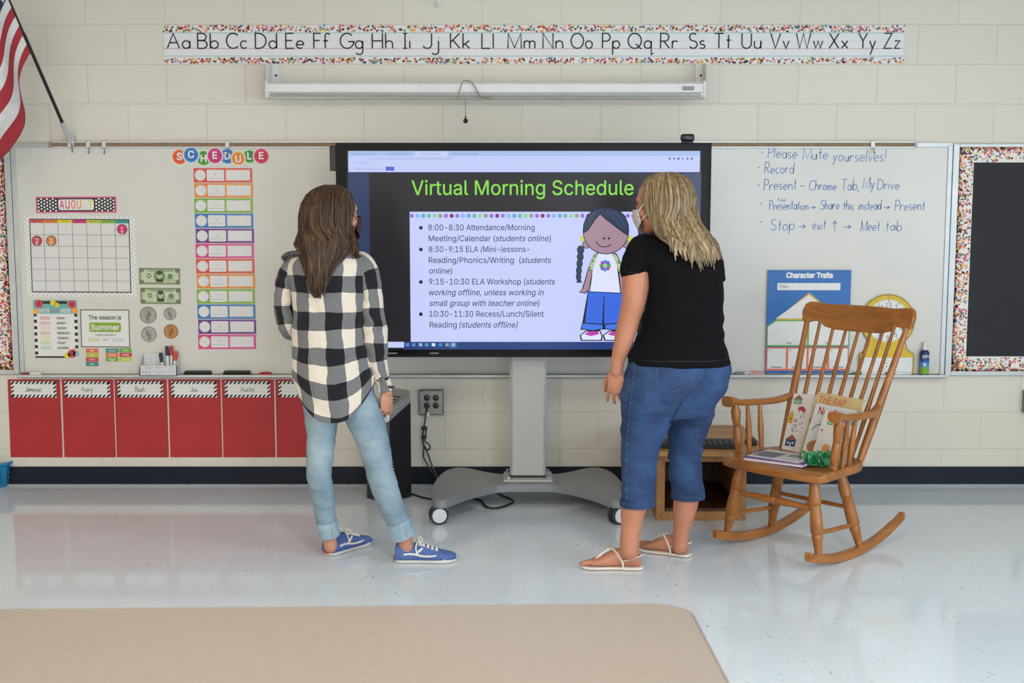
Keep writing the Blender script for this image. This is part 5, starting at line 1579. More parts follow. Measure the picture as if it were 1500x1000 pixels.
# saddle seat
m = MB(); nx, ny = 20, 18; top = []; 
def seat_pt(u, v):
    y = .225 - v * .445
    wv = .268 - .035 * v - .03 * max(0, (v - .75) / .25) ** 2 - .02 * max(0, (.12 - v) / .12) ** 2
    x = (2 * u - 1) * wv
    y += -.030 * abs(2 * u - 1) ** 3 * (1 - v) + .02 * abs(2 * u - 1) ** 2 * v
    dip = .016 * (1 - (2 * u - 1) ** 4) * math.sin(PI * min(1, max(0, (v - .05) / .9)))
    roll = -.016 * max(0, (.14 - v) / .14) ** 2
    dip2 = .010 * (1 - abs(2 * u - 1)) * (1 - v) * 0
    return x, y, SZ - dip + roll
vs = []; fs = []
for i in range(nx + 1):
    for j in range(ny + 1):
        vs.append(seat_pt(i / nx, j / ny))
o_ = len(vs)
for i in range(nx + 1):
    for j in range(ny + 1):
        x, y, z = seat_pt(i / nx, j / ny); vs.append((x * .985, y * .985, SZ - .042))
for i in range(nx):
    for j in range(ny):
        a_ = i * (ny + 1) + j
        fs.append((a_, a_ + 1, a_ + ny + 2, a_ + ny + 1)); fs.append((o_ + a_, o_ + a_ + ny + 1, o_ + a_ + ny + 2, o_ + a_ + 1))
for i in range(nx):
    for j in (0, ny):
        a_ = i * (ny + 1) + j; b_ = (i + 1) * (ny + 1) + j
        fs.append((a_, b_, o_ + b_, o_ + a_) if j == 0 else (b_, a_, o_ + a_, o_ + b_))
for j in range(ny):
    for i in (0, nx):
        a_ = i * (ny + 1) + j; b_ = a_ + 1
        fs.append((b_, a_, o_ + a_, o_ + b_) if i == 0 else (a_, b_, o_ + b_, o_ + a_))
m.add(vs, fs, OAKX); m.build('seat', None, rc, bevel=.008, seg=3)
legprof = [(0, .016), (.06, .018), (.25, .026), (.33, .024), (.34, .026), (.36, .022), (.55, .026), (.70, .027), (.74, .021), (.77, .024), (.80, .021), (.92, .017), (1, .015)]
legs = {}
for s in (-1, 1):
    for nm, ytop, ybot in (('f', .14, .165), ('r', -.10, -.15)):
        a_ = Vector((s * (.185 if nm == 'f' else .15), ytop, SZ - .035)); b_ = Vector((s * (.232 + .02 * ybot), ybot, rock_z(ybot) + .034))
        legs[(s, nm)] = (a_, b_)
        m = MB(); m.turned(a_, b_, legprof, 16, OAK); m.build('leg', None, rc)
def at(s, nm, t): a_, b_ = legs[(s, nm)]; return a_ + (b_ - a_) * t
strp = [(0, .010), (.1, .011), (.35, .016), (.46, .017), (.48, .014), (.5, .018), (.52, .014), (.54, .017), (.65, .016), (.9, .011), (1, .010)]
for s in (-1, 1):
    m = MB(); m.turned(at(s, 'f', .72), at(s, 'r', .72), [(0, .009), (.5, .010), (1, .009)], 10, OAKY); m.build('stretcher', None, rc)
m = MB(); m.turned(at(-1, 'f', .40), at(1, 'f', .40), strp, 12, OAKX); m.build('stretcher', None, rc)
m = MB(); m.turned(at(-1, 'r', .50), at(1, 'r', .50), [(0, .009), (.5, .010), (1, .009)], 10, OAKX); m.build('stretcher', None, rc)
# crest rail
CRZ = .985; CRY = -.435
def crest_y(x): return CRY - .035 * (1 - (x / .27) ** 2)
outl_t = [(-.27, .018), (-.265, .045), (-.245, .058), (-.21, .056), (-.16, .050), (-.08, .052), (0, .052), (.08, .052), (.16, .050), (.21, .056), (.245, .058), (.265, .045), (.27, .018)]
outl_b = [(-.27, .012), (-.265, -.025), (-.245, -.042), (-.215, -.030), (-.185, -.026), (-.16, -.050), (-.11, -.062), (0, -.064), (.11, -.062), (.16, -.050), (.185, -.026), (.215, -.030), (.245, -.042), (.265, -.025), (.27, .012)]
def interp(tab, x):
    for k in range(len(tab) - 1):
        if tab[k][0] <= x <= tab[k + 1][0]:
            f = (x - tab[k][0]) / (tab[k + 1][0] - tab[k][0] + 1e-9); return tab[k][1] + f * (tab[k + 1][1] - tab[k][1])
    return tab[-1][1]
m = MB(); vs = []; fs = []; nn = 60
for k in range(nn + 1):
    x = -.27 + .54 * k / nn; xs_ = 1.055
    zt_, zb_ = CRZ + interp(outl_t, x), CRZ + interp(outl_b, x); y = crest_y(x)
    lean = .32
    for z, dy in ((zb_, .013), (zt_, .013), (zt_, -.013), (zb_, -.013)):
        vs.append((x * xs_, y + dy - (z - CRZ) * lean, z))
for k in range(nn):
    a_ = k * 4
    for q_ in range(4): fs.append((a_ + q_, a_ + (q_ + 1) % 4, a_ + 4 + (q_ + 1) % 4, a_ + 4 + q_))
fs += [(3, 2, 1, 0), (nn * 4, nn * 4 + 1, nn * 4 + 2, nn * 4 + 3)]
m.add(vs, fs, OAKX); m.build('crest_rail', None, rc, bevel=.007, seg=3)
sp_b, sp_t = [], []
for k in range(9):
    u = k / 8 * 2 - 1
    xb, xt = u * .198, u * .254
    yb = -.175 - .028 * (1 - u * u)
    b_ = Vector((xb, yb, SZ - .015)); zt_ = CRZ + interp(outl_b, xt / 1.055) + .012
    t_ = Vector((xt, crest_y(xt) + .018 - .004, zt_))
    sp_b.append(b_); sp_t.append(t_)
    if k in (0, 8):
        m = MB(); m.turned(b_, t_, [(0, .014), (.08, .017), (.35, .019), (.7, .015), (1, .012)], 14, OAK); m.build('back_post', None, rc)
    else:
        m = MB(); m.turned(b_, t_, [(0, .008), (.15, .010), (.32, .0125), (.45, .010), (.75, .0085), (1, .0075)], 12, OAK); m.build('spindle', None, rc)
AZ = .625
for s in (-1, 1):
    k = 0 if s < 0 else 8
    f = (AZ - sp_b[k].z) / (sp_t[k].z - sp_b[k].z); pj = sp_b[k] + (sp_t[k] - sp_b[k]) * f
    path = [pj + Vector((0, .006, 0)), pj + Vector((s * .018, .065, -.012)), pj + Vector((s * .032, .13, -.016)), Vector((s * .264, .04, AZ - .004)), Vector((s * .270, .10, AZ + .010)), Vector((s * .270, .135, AZ + .009))]
    m = MB()
    pts = [Vector(q[:3]) for q in crom([tuple(p) for p in path], 6)]
    vs = []; fs = []; nq = len(pts)
    for i_, p in enumerate(pts):
        tt = i_ / (nq - 1.0)
        wv = .017 + .010 * tt + (.004 if tt > .85 else 0); hv = .014 + (.010 * max(0, (tt - .72) / .28))
        n12 = 12
        for k12 in range(n12):
            an = 2 * PI * k12 / n12
            ca, sa_ = math.cos(an), math.sin(an)
            vs.append(p + Vector((math.copysign(abs(ca) ** .6, ca) * wv, 0, math.copysign(abs(sa_) ** .6, sa_) * hv)))
    for i_ in range(nq - 1):
        for k12 in range(12):
            a_ = i_ * 12 + k12; b_ = i_ * 12 + (k12 + 1) % 12
            fs.append((a_, b_, b_ + 12, a_ + 12))
    fs += [tuple(range(11, -1, -1)), tuple(range((nq - 1) * 12, nq * 12))]
    m.add(vs, fs, OAKY); m.build('armrest', None, rc, angle=50)
    pst = [(0, .012), (.06, .014), (.10, .018), (.13, .013), (.16, .017), (.3, .021), (.5, .018), (.56, .014), (.58, .018), (.60, .014), (.64, .018), (.85, .022), (.95, .015), (1, .012)]
    m = MB(); m.turned((s * .240, .085, SZ - .012), (s * .266, .085, AZ - .004), pst, 14, OAK); m.build('arm_post', None, rc)
    for yb, yt in ((.015, .010), (-.055, -.065)):
        u = (yt + .155) / .3
        m = MB(); m.turned((s * (.235 if yb > 0 else .222), yb, SZ - .012), (s * (.255 if yb > 0 else .245), yt, AZ - .016), [(0, .009), (.2, .011), (.5, .014), (.8, .010), (1, .008)], 12, OAK); m.build('arm_spindle', None, rc)

# books and folders on the seat (placed in chair coordinates, top level)
def chair_pt(p): return CH + RCX @ Vector(p)
def book(name, label, cat, c, w_, h_, th, lean, yaw, cover, roll=0.0):
    """c: bottom centre in chair coordinates; face looks forward (+y of the chair)"""
    R = Matrix.Rotation(CHR + math.radians(180) + math.radians(yaw), 4, 'Z') @ Matrix.Rotation(-math.radians(lean), 4, 'X') @ Matrix.Rotation(math.radians(roll), 4, 'Y')
    t = thing(name, label, cat, chair_pt(c), R.to_euler())
    t.rotation_euler = R.to_euler()
    MB().box((0, th / 2, h_ / 2), (w_ - .004, th - .004, h_ - .006), pm('book_pages', '#d9d2c0', .8, .05, 60)).build('pages', None, t, smooth=False)
    m = MB()
    m.box((0, .001, h_ / 2), (w_, .002, h_), cover); m.box((0, th - .001, h_ / 2), (w_, .002, h_), cover); m.box((-w_ / 2 + .001, th / 2, h_ / 2), (.002, th - .004, h_), cover)
    m.build('cover', None, t, smooth=False)
    return t, Art(t, 0)
BOOKS = True
zs = SZ - .012
bt1, a = book('picture_book', 'white picture book with little painted houses, leftmost on the rocking chair', 'book', (.080, -.140, zs), .20, .275, .010, 23, -1, pm('book_white', '#d8d0c6', .4, .03), -3)
def house(a, x, z, s, c1, c2):
    a.rect('cover_picture', x - s, z, x + s, z + s * 1.1, ink(c1), 1); a.poly('cover_picture', [(x - s * 1.2, z + s * 1.1), (x + s * 1.2, z + s * 1.1), (x, z + s * 2.1)], ink(c2), 1)
    for dx in (-.5, .5): a.rect('cover_picture', x + dx * s - s * .18, z + s * .4, x + dx * s + s * .18, z + s * .8, ink('#9fc0cc'), 2)
    a.rect('cover_picture', x - s * .15, z, x + s * .15, z + s * .7, ink('#c9c04a'), 2)
house(a, -.068, .225, .021, '#6f9a86', '#8a6446'); house(a, -.06, .03, .026, '#2c3f6e', '#8a5540'); house(a, .05, .06, .024, '#b0473a', '#5a4a40')
a.rect('cover_picture', -.098, .135, -.075, .175, ink('#cf9a2c'), 1); a.poly('cover_picture', [(-.098, .175), (-.075, .175), (-.086, .196)], ink('#cf9a2c'), 1); a.disc('cover_picture', -.087, .155, .004, M_BLKINK, 2, 8)
for k, (x, z) in enumerate(((-.05, .205), (-.038, .208), (-.028, .200))): a.disc('cover_picture', x, z, .010, ink('#b04438'), 1, 10)
for k in range(26):
    x, z = random.uniform(-.075, -.02), random.uniform(.09, .19)
    a.rect('cover_picture', x, z, x + .003, z + random.uniform(.005, .012), ink(('#3a3a46', '#6a4a3a', '#4a5a7a')[k % 3]), 2)
a.done()
bt2, a = book('picture_book', 'tan picture book with orange capitals, standing behind the pumpkin cover', 'book', (-.050, -.120, zs), .235, .290, .012, 23, 1, pm('book_tan', '#c4aa76', .5, .06, 8), 2)
a.text('title', 'THE RAP', -.098, .245, .030, ink('#d0643a'), 1, .135, 'L', bold=.01)
for k in range(16):
    z = .02 + k * .014; a.disc('cover_picture', -.103 + random.uniform(-.006, .014), z, random.uniform(.005, .012), ink(('#a9884f', '#8f7a42', '#b59a62')[k % 3]), 1, 8)
a.done()
bt3, a = book('picture_book', 'pale picture book with a pumpkin and red lettering, in the middle', 'book', (-.062, -.088, zs), .200, .245, .010, 23, 2, pm('book_pale', '#cfcdc8', .4, .03), 3)
a.text('title', 'Nerdy', -.078, .198, .034, ink('#a83038'), 1, .105, 'L', bold=.015)
a.line('cover_picture', arc(-.035, .115, .050, .042, 20, 170, 12), .007, ink('#8d9288'), 1)
for k in range(3): a.rect('cover_picture', -.07 + k * .01, .150 + k * .006, .02, .152 + k * .006, ink('#a9aaa6'), 1)
a.disc('cover_picture', -.045, .052, .040, ink('#a8703a'), 1, 18, .030); a.disc('cover_picture', -.008, .058, .042, ink('#cf8a3c'), 2, 18, .042); a.disc('cover_picture', -.008, .058, .022, ink('#c07a30'), 3, 16, .040); a.rect('cover_picture', -.050, .072, -.036, .090, ink('#4a5a30'), 3)
a.done()
bt4, a = book('picture_book', 'white picture book with multicoloured letters behind the near chair arm', 'book', (-.118, -.062, zs), .175, .225, .010, 23, 3, pm('book_cream', '#d9d3c8', .4, .03), 4)
for ch, x, colr in (('S', -.062, '#2f9a72'), ('u', -.036, '#d9a03a'), ('s', -.014, '#c23f6f'), ('h', .010, '#3f7ab0'), ('i', .038, '#b03f8f')):
    a.text('title', ch, x, .165, .036, ink(colr), 1, None, 'L', bold=.02)
for x, z, r, colr in ((-.075, .135, .005, '#c23f6f'), (-.03, .06, .020, '#cf8a4c'), (.03, .05, .018, '#3a3a3a'), (.05, .12, .012, '#2a2a2a'), (.06, .19, .010, '#2f8a72'), (.068, .08, .016, '#d9c05a'), (.0, .11, .010, '#d98a5a')):
    a.disc('cover_picture', x, z, r, ink(colr), 1, 14)
a.done()
# flat folder and magazine
R = Matrix.Rotation(CHR + math.radians(198), 4, 'Z')
fo = thing('paper_folder', 'purple folder with papers lying flat on the rocking chair seat', 'folder', chair_pt((.040, .040, SZ - .010)), (math.radians(-1.0), 0, CHR + math.radians(192)))
PUR = pm('purple_card', '#5b3a72', .45, .04)
m = MB(); m.box((0, 0, .002), (.272, .215, .003), PUR); m.box((0, 0, .016), (.272, .215, .003), PUR); m.box((0, .106, .009), (.272, .003, .014), PUR); m.build('cover', None, fo, smooth=False)
m = MB(); m.box((0, -.004, .0065), (.264, .206, .006), M_WHITE); m.box((.003, -.007, .0125), (.260, .202, .004), pm('lilac_paper', '#b59ac4', .6)); m.build('papers', None, fo, smooth=False)
mg = thing('magazine', 'thin pale booklet lying on top of the purple folder', 'booklet', chair_pt((.036, .043, SZ + .0085)), (math.radians(-1.0), 0, CHR + math.radians(188)))
m = MB(); m.box((0, 0, .0015), (.24, .19, .003), pm('pale_booklet', '#c9c6cc', .3, .05)); m.build('pages', None, mg, smooth=False)
m = MB(); m.box((-.06, -.01, .0032), (.10, .12, .0006), ink('#6a6a70')); m.box((.06, .03, .0032), (.09, .06, .0006), ink('#8a8f94')); m.build('cover_picture', None, mg, smooth=False)
# green ribbon bundle
gr = thing('green_bow', 'shiny green ribbon bundle in front of the books on the chair', 'ribbon', chair_pt((-.120, .025, SZ - .014)))
GRN2 = pm('green_satin', '#1f7f4c', .3, .1, 30)
m = MB()
rg = random.Random(5)
for k in range(16):
    an = rg.uniform(0, 2 * PI); r_ = rg.uniform(.022, .05); h_ = rg.uniform(.02, .06); p = Vector((rg.uniform(-.05, .05), rg.uniform(-.02, .02), .008))
    d = Vector((math.cos(an), math.sin(an), 0)) * r_
    m.tube([p, p + d * .5 + Vector((0, 0, h_)), p + d + Vector((0, 0, h_ * .7)), p + d * .8 + Vector((0, 0, .010)), p + Vector((0, 0, .006))], .009, 8, GRN2, flat=.2, per=4)
m.build('loops', None, gr)
m = MB(); m.box((.06, .01, .006), (.10, .045, .010), GRN2); m.build('roll', None, gr, bevel=.004)

# ------------------------------------------------------------------ flag on its pole
pb_ = W(104, 209, -.03)
far = W(13.5, 0, -.50)
dirp = (far - pb_).normalized()
fg = wthing('classroom_flag', 'striped national flag hanging from a slanted black pole at the upper left', 'flag', pb_)
m = MB(); m.tube([pb_ + dirp * .10, pb_ + dirp * .62, pb_ + dirp * .64, pb_ + dirp * 1.75], [.0085, .0085, .0055, .0055], 10, M_BLACK); m.build('pole', None, fg)
m = MB(); m.tube([pb_, pb_ + dirp * .125], [.011, .0125], 12, M_ALU); m.box(pb_ + Vector((.0, .008, .004)), (.03, .03, .05), M_ALU); m.tube([pb_ + Vector((.004, -.004, 0)), pb_ + Vector((.012, -.02, -.045)), pb_ + Vector((.014, -.03, -.05))], .004, 8, M_ALUD); m.build('holder', None, fg)
m = MB(); m.ball(pb_ + dirp * 1.765, .02, pm('gilt_knob', '#b08a3a', .3, .05, 10, 0, .8)); m.build('finial', None, fg)
RED, WHT, NAV = pm('flag_red', '#a32c34', .75, .06, 25), pm('flag_white', '#d6d3d0', .75, .04, 25), pm('flag_navy', '#252a48', .75, .06, 25)
start = (W(47, 82, -.45) - pb_).length
# distance along the pole where the cloth starts
best = min(range(20, 120), key=lambda k: abs((lambda q: (750 + (q.x / ((q.y - CY) * math.cos(TH) - (q.z - CZ) * math.sin(TH))) * FPX))(pb_ + dirp * k / 100.0) - 46.5))
s0_ = best / 100.0
HO, FLY = .62, .88
def cloth(u, v):
    """u along the hoist from the lower end, v along the fly (falling)"""
    base = pb_ + dirp * (s0_ + u * HO)
    sag = v * FLY
    drift = -.15 * (1 - math.exp(-sag / .28)) * (1 - .15 * u)
    drift -= .35 * max(0, v - .58) + .1 * max(0, v - .8)
    ripple = math.sin(u * 9 + v * 3.2) * .035 * min(1, v * 3) + math.sin(u * 17 + v * 5) * .014 * min(1, v * 3)
    zr = -sag * (.90 + .045 * math.cos(u * 6))
    gather = -.12 * v * u
    return base + Vector((drift + .04 * math.sin(v * 10 - 2.2 + u * 4) * min(1, v * 2.5) + gather, ripple * 1.4 - .02 * v, zr + .02 * math.sin(v * 12 + u * 9) * v))
m = MB(); NU, NV = 78, 70
vs = [cloth(i / NU, j / NV) for i in range(NU + 1) for j in range(NV + 1)]
for i in range(NU):
    for j in range(NV):
        st = int((i + .5) / NU * 13); v = (j + .5) / NV
        mm = RED if st % 2 == 0 else WHT
        if st >= 6 and v < .40: mm = NAV
        a_ = i * (NV + 1) + j
        m.f.append([a_, a_ + 1, a_ + NV + 2, a_ + NV + 1]); m.mi.append(m.slot(mm))
m.v = [Vector(p) for p in vs]
cl_ = m.build('cloth', None, fg, angle=80)
sd = cl_.modifiers.new('thick', 'SOLIDIFY'); sd.thickness = .0015
m = MB()
for r_ in range(9):
    for c_ in range(6 if r_ % 2 == 0 else 5):
        u = 6 / 13 + (r_ + .5) / 9.0 * 7 / 13; v = (.035 + c_ * .066 + (.033 if r_ % 2 else 0))
        for sgn in (-1, 1):
            p = cloth(u, v); pu = (cloth(u + .01, v) - p).normalized(); pv = (cloth(u, v + .01) - p).normalized(); nn_ = pu.cross(pv).normalized()
            vs = []
            for k in range(10):
                rr_ = .017 if k % 2 == 0 else .0068; an = k * PI / 5
                vs.append(p + nn_ * (.0022 * sgn) + pu * (rr_ * math.cos(an)) - pv * (rr_ * math.sin(an)))
            m.add(vs, [tuple(range(10))], WHT)
m.build('stars', None, fg, smooth=False)
# ------------------------------------------------------------------ people: tools
def ppm(py, Y):
    return 1.0 / (W(751, py, Y).x - W(750, py, Y).x)

def fuse(mb, name, mat, parent, voxel=0.006, smooth=4, disp=None, tri=None):
    """melt overlapping closed shapes into one continuous surface"""
    off = WB.get(parent.name, Vector((0, 0, 0)))
    me = mb.mesh(name + '_tmp', mat, off, smooth=True, angle=180)
    tmp = bpy.data.objects.new(name + '_tmp', me); C.objects.link(tmp)
    r = tmp.modifiers.new('r', 'REMESH'); r.mode = 'VOXEL'; r.voxel_size = voxel; r.use_smooth_shade = True
    s = tmp.modifiers.new('s', 'SMOOTH'); s.factor = 0.5; s.iterations = smooth
    dg = bpy.context.evaluated_depsgraph_get()
    out = bpy.data.meshes.new_from_object(tmp.evaluated_get(dg))
    bpy.data.objects.remove(tmp); bpy.data.meshes.remove(me)
    out.name = name
    if not out.materials: out.materials.append(mat)
    if disp:
        nv = len(out.vertices)
        nr = [v.normal.copy() for v in out.vertices]; cs = [v.co.copy() for v in out.vertices]
        flat = []
        for p, n_ in zip(cs, nr):
            q = p + n_ * disp(p + off)
            flat += [q.x, q.y, q.z]
        out.vertices.foreach_set('co', flat); out.update()
    out.polygons.foreach_set('use_smooth', [True] * len(out.polygons))
    o = bpy.data.objects.new(name, out); C.objects.link(o)
    o.parent = parent
    if parent.name in WB: WB[o.name] = WB[parent.name]
    return o

def limb(mb, pts, n=18, per=5, m=None, caps=True, flat=1.0, ends=(1, 1)):
    """pts: (px, py, Y, radius)"""
    P = [tuple(W(a, b, y)) + (r,) for a, b, y, r in pts]
    q = crom(P, per)
    mb.tube([Vector(x[:3]) for x in q], [x[3] for x in q], n, m, caps, flat)
    c0, r0 = Vector(P[0][:3]), P[0][3]; c1, r1 = Vector(P[-1][:3]), P[-1][3]
    if caps:
        [mb.ball(q_, r_ * .98, m, 14, 8) for q_, r_, e_ in ((c0, r0, ends[0]), (c1, r1, ends[1])) if e_]

def trunk(mb, rows, per=4, n=36, m=None, uvC=None, hem=None, caps=True, p=2.3, yaw=0.0, uv0=0.0, v0=0.0):
    """rows: (left px, right px, py, Y, depth radius)"""
    Rw = []
    for l, r, py, Y, ry in rows:
        c = W((l + r) / 2, py, Y); rx = (r - l) / 2 / ppm(py, Y)
        Rw.append((c.x, c.y, c.z, rx, ry))
    q = crom(Rw, per)
    ex = Vector((math.cos(yaw), math.sin(yaw), 0)); ey = Vector((-math.sin(yaw), math.cos(yaw), 0))
    mb.rings([(Vector(x[:3]), ex, ey, x[3], x[4]) for x in q], m, n, caps, uvC, uv0, hem, p, v0)

def head(mb, c, F, tilt=0.0, k=1.0):
    """skull, face, nose, ears, chin; c = middle of the head"""
    U = Vector((0, 0, 1)); F = Vector(F).normalized()
    Sd = F.cross(U).normalized()
    F2 = (F * math.cos(tilt) - U * math.sin(tilt)).normalized(); U2 = Sd.cross(F2).normalized()
    M = Matrix((Sd, F2, U2)).transposed()
    def e(s, f, u, a, b_, d, seg=18, rg=12):
        mb.ball(c + M @ Vector((s * k, f * k, u * k)), (a * k, b_ * k, d * k), None, seg, rg, M)
    e(0, -.008, .030, .076, .096, .082)
    e(0, .024, -.030, .064, .070, .078)
    e(0, .048, -.078, .040, .040, .030)
    e(0, .066, .034, .052, .022, .022)            # brow
    e(0, .096, .000, .009, .014, .026); e(0, .104, -.018, .014, .016, .011)   # nose
    for s in (-1, 1):
        e(s * .040, .066, -.022, .026, .026, .022)   # cheek bones
        e(s * .077, -.006, -.004, .010, .020, .031)  # ears
    e(0, .089, -.050, .024, .010, .007); e(0, .088, -.059, .020, .010, .007)   # lips
    return M

def eyes(parent, c, M, off, k=1.0, iris='#5a4636'):
    for s in (-1, 1):
        m = MB(); p = c + M @ Vector((s * .032 * k, 0.0605 * k, .010 * k))
        m.ball(p, .0118 * k, ink('#dcd8d4', .2), 14, 10)
        m.ball(p + M @ Vector((0, .0088 * k, 0)), (.0058 * k, .0045 * k, .0058 * k), ink(iris, .2), 12, 8, M)
        m.build('eye', None, parent)
        m = MB(); q = [c + M @ Vector((s * (.012 + .01 * i) * k, (.094 - .004 * i * i * .9) * k, (.030 + (.004, .007, .007, .003)[i]) * k)) for i in range(4)]
        m.tube(q, [.003 * k, .0038 * k, .0034 * k, .002 * k], 8, ink('#5f4a3a', .8)); m.build('eyebrow', None, parent)

def hand(mb, wrist, d, nrm, side, curl=0.5, k=1.0):
    """d: towards the finger tips, nrm: out of the back of the hand, side: towards the thumb"""
    d = Vector(d).normalized(); nrm = Vector(nrm); nrm = (nrm - d * nrm.dot(d)).normalized()
    sd = d.cross(nrm)
    if sd.dot(Vector(side)) < 0: sd = -sd
    M = Matrix((sd, nrm, d)).transposed()
    mb.tube([wrist - d * .03, wrist + d * .012 * k], [.0255 * k, .0255 * k], 14, None, True, .8)
    mb.ball(wrist + d * .048 * k, (.038 * k, .0165 * k, .052 * k), None, 16, 10, M)
    mb.ball(wrist + d * .030 * k + sd * .018 * k - nrm * .004 * k, (.020 * k, .016 * k, .030 * k), None, 12, 8, M)
    for i, (s, ln, r) in enumerate(((.0285, .074, .0078), (.0095, .083, .0080), (-.0095, .077, .0077), (-.028, .061, .0068))):
        p = wrist + d * (.084 - .006 * abs(i - 1)) * k + sd * s * k
        pts = [p - d * .025 * k, p]; a = .20 + curl * .35 + .05 * i; rs = [r * k, r * 1.06 * k]
        sp = sd * (s * 6.5)
        for j, fr in enumerate((.45, .32, .23)):
            dd = (d * math.cos(a) - nrm * math.sin(a) + sp).normalized()
            p = p + dd * ln * fr * k; pts.append(p); rs.append(r * k * (1.0, .95, .78)[j])
            a += (curl + .09 * i) * (.75, .6, .4)[j]
        mb.tube(pts, rs, 10, None, True); mb.ball(pts[-1], rs[-1], None, 10, 6)
        for q_, r_ in zip(pts[1:-1], rs[1:-1]): mb.ball(q_, r_ * 1.02, None, 10, 6)
    b0 = wrist + d * .022 * k + sd * .026 * k - nrm * .006 * k
    t1 = (d * .75 + sd * .55 - nrm * .35).normalized(); t2 = (d * .93 + sd * .18 - nrm * .38).normalized()
    p1 = b0 + t1 * .036 * k; p2 = p1 + t2 * .030 * k; p3 = p2 + t2 * .024 * k
    mb.tube([b0, p1, p2, p3], [.0125 * k, .0105 * k, .0098 * k, .0078 * k], 10, None, True)
    for q_, r_ in ((p1, .0105), (p2, .0098), (p3, .0078)): mb.ball(q_, r_ * k, None, 10, 6)

FOOT_OUT = [(-.5, .0), (-.485, .17), (-.42, .30), (-.25, .33), (-.05, .31), (.15, .38), (.30, .43), (.41, .38), (.47, .25), (.5, .06), (.49, -.12), (.42, -.30), (.30, -.40), (.12, -.37), (-.1, -.31), (-.3, -.32), (-.44, -.28), (-.49, -.14)]
def foot(mb, heel, d, L, z0=.012, side=1, hs=1.0, ws=1.0, toes=True):
    """bare foot lying on z0; side = +1 when the big toe is on the left of d"""
    d = Vector((d[0], d[1], 0)).normalized(); s = Vector((-d.y, d.x, 0)) * side
    B = lambda t, u, z: Vector((heel.x, heel.y, z0)) + d * (t * L) + s * (u * L) + Vector((0, 0, z))
    secs = [(.0, .06, .045, 0), (.06, .115, .062, 0), (.18, .135, .075, 0), (.30, .140, .078, .0), (.45, .150, .066, .01), (.60, .170, .048, .015), (.74, .180, .034, .01), (.82, .165, .026, .01)]
    rl = []
    for t, wd, h, u in secs:
        rl.append((B(t, u, h * hs / 2), s, Vector((0, 0, 1)), wd * L * ws, h * hs / 2 + .001))
    mb.rings(rl, None, 20, True, p=2.4)
    for i, (t0, t1, u, r) in enumerate(() if not toes else ((.76, .985, .105, .0125), (.78, .97, .045, .0095), (.77, .94, -.005, .009), (.75, .90, -.055, .0085), (.72, .85, -.10, .008))):
        a, b = B(t0, u, .014), B(t1, u, .0105)
        mb.tube([a, (a + b) / 2 + Vector((0, 0, .004)), b], [r, r * .95, r], 10, None); mb.ball(b, (r * 1.15, r * 1.15, r * .95), None, 10, 6)

def locks(mb, base, n, mat_list, rng, r0=.006, per=5, seg=7):
    """base(k) -> list of points of one lock"""
    for k in range(n):
        pts = base(k)
        if not pts: continue
        rr_ = r0 * rng.uniform(.7, 1.25)
        m_ = len(pts)
        rs = [rr_ * (.55 + .45 * min(1, 3 * i / m_)) * (1 - .75 * max(0, (i / (m_ - 1.0) - .6) / .4)) for i in range(m_)]
        mb.tube(pts, rs, seg, rng.choice(mat_list), True, rng.uniform(.45, .8))

def hairmat(name, c0, c1, c2, spec=.5):
    m, nt, b = newmat(name)
    geo = N(nt, 'ShaderNodeTexCoord')
    mp = N(nt, 'ShaderNodeMapping'); mp.inputs['Scale'].default_value = (60, 60, 5); nt.links.new(geo.outputs['Object'], mp.inputs['Vector'])
    nz = N(nt, 'ShaderNodeTexNoise'); nz.inputs['Scale'].default_value = 2.2; nz.inputs['Detail'].default_value = 5; nt.links.new(mp.outputs['Vector'], nz.inputs['Vector'])
    rp = N(nt, 'ShaderNodeValToRGB')
    rp.color_ramp.elements[0].position = .3; rp.color_ramp.elements[0].color = hexlin(c0)
    rp.color_ramp.elements[1].position = .72; rp.color_ramp.elements[1].color = hexlin(c2)
    e = rp.color_ramp.elements.new(.5); e.color = hexlin(c1)
    nt.links.new(nz.outputs['Fac'], rp.inputs['Fac']); nt.links.new(rp.outputs['Color'], b.inputs['Base Color'])
    b.inputs['Roughness'].default_value = .45; b.inputs['Specular IOR Level'].default_value = spec
    bp = N(nt, 'ShaderNodeBump'); bp.inputs['Strength'].default_value = .5; bp.inputs['Distance'].default_value = .003
    nt.links.new(nz.outputs['Fac'], bp.inputs['Height']); nt.links.new(bp.outputs['Normal'], b.inputs['Normal'])
    return m

def skinmat(name, hx):
    m, nt, b = newmat(name)
    tc = N(nt, 'ShaderNodeTexCoord')
    nz = N(nt, 'ShaderNodeTexNoise'); nz.inputs['Scale'].default_value = 14; nz.inputs['Detail'].default_value = 5; nt.links.new(tc.outputs['Object'], nz.inputs['Vector'])
    rp = N(nt, 'ShaderNodeValToRGB'); c = hexlin(hx)
    rp.color_ramp.elements[0].position = .3; rp.color_ramp.elements[0].color = (c[0] * .9, c[1] * .85, c[2] * .83, 1)
    rp.color_ramp.elements[1].position = .7; rp.color_ramp.elements[1].color = (c[0] * 1.06, c[1] * 1.06, c[2] * 1.06, 1)
    nt.links.new(nz.outputs['Fac'], rp.inputs['Fac']); nt.links.new(rp.outputs['Color'], b.inputs['Base Color'])
    b.inputs['Roughness'].default_value = .5
    b.inputs['Subsurface Weight'].default_value = .12; b.inputs['Subsurface Radius'].default_value = (.01, .004, .002); b.inputs['Subsurface Scale'].default_value = .5
    return m

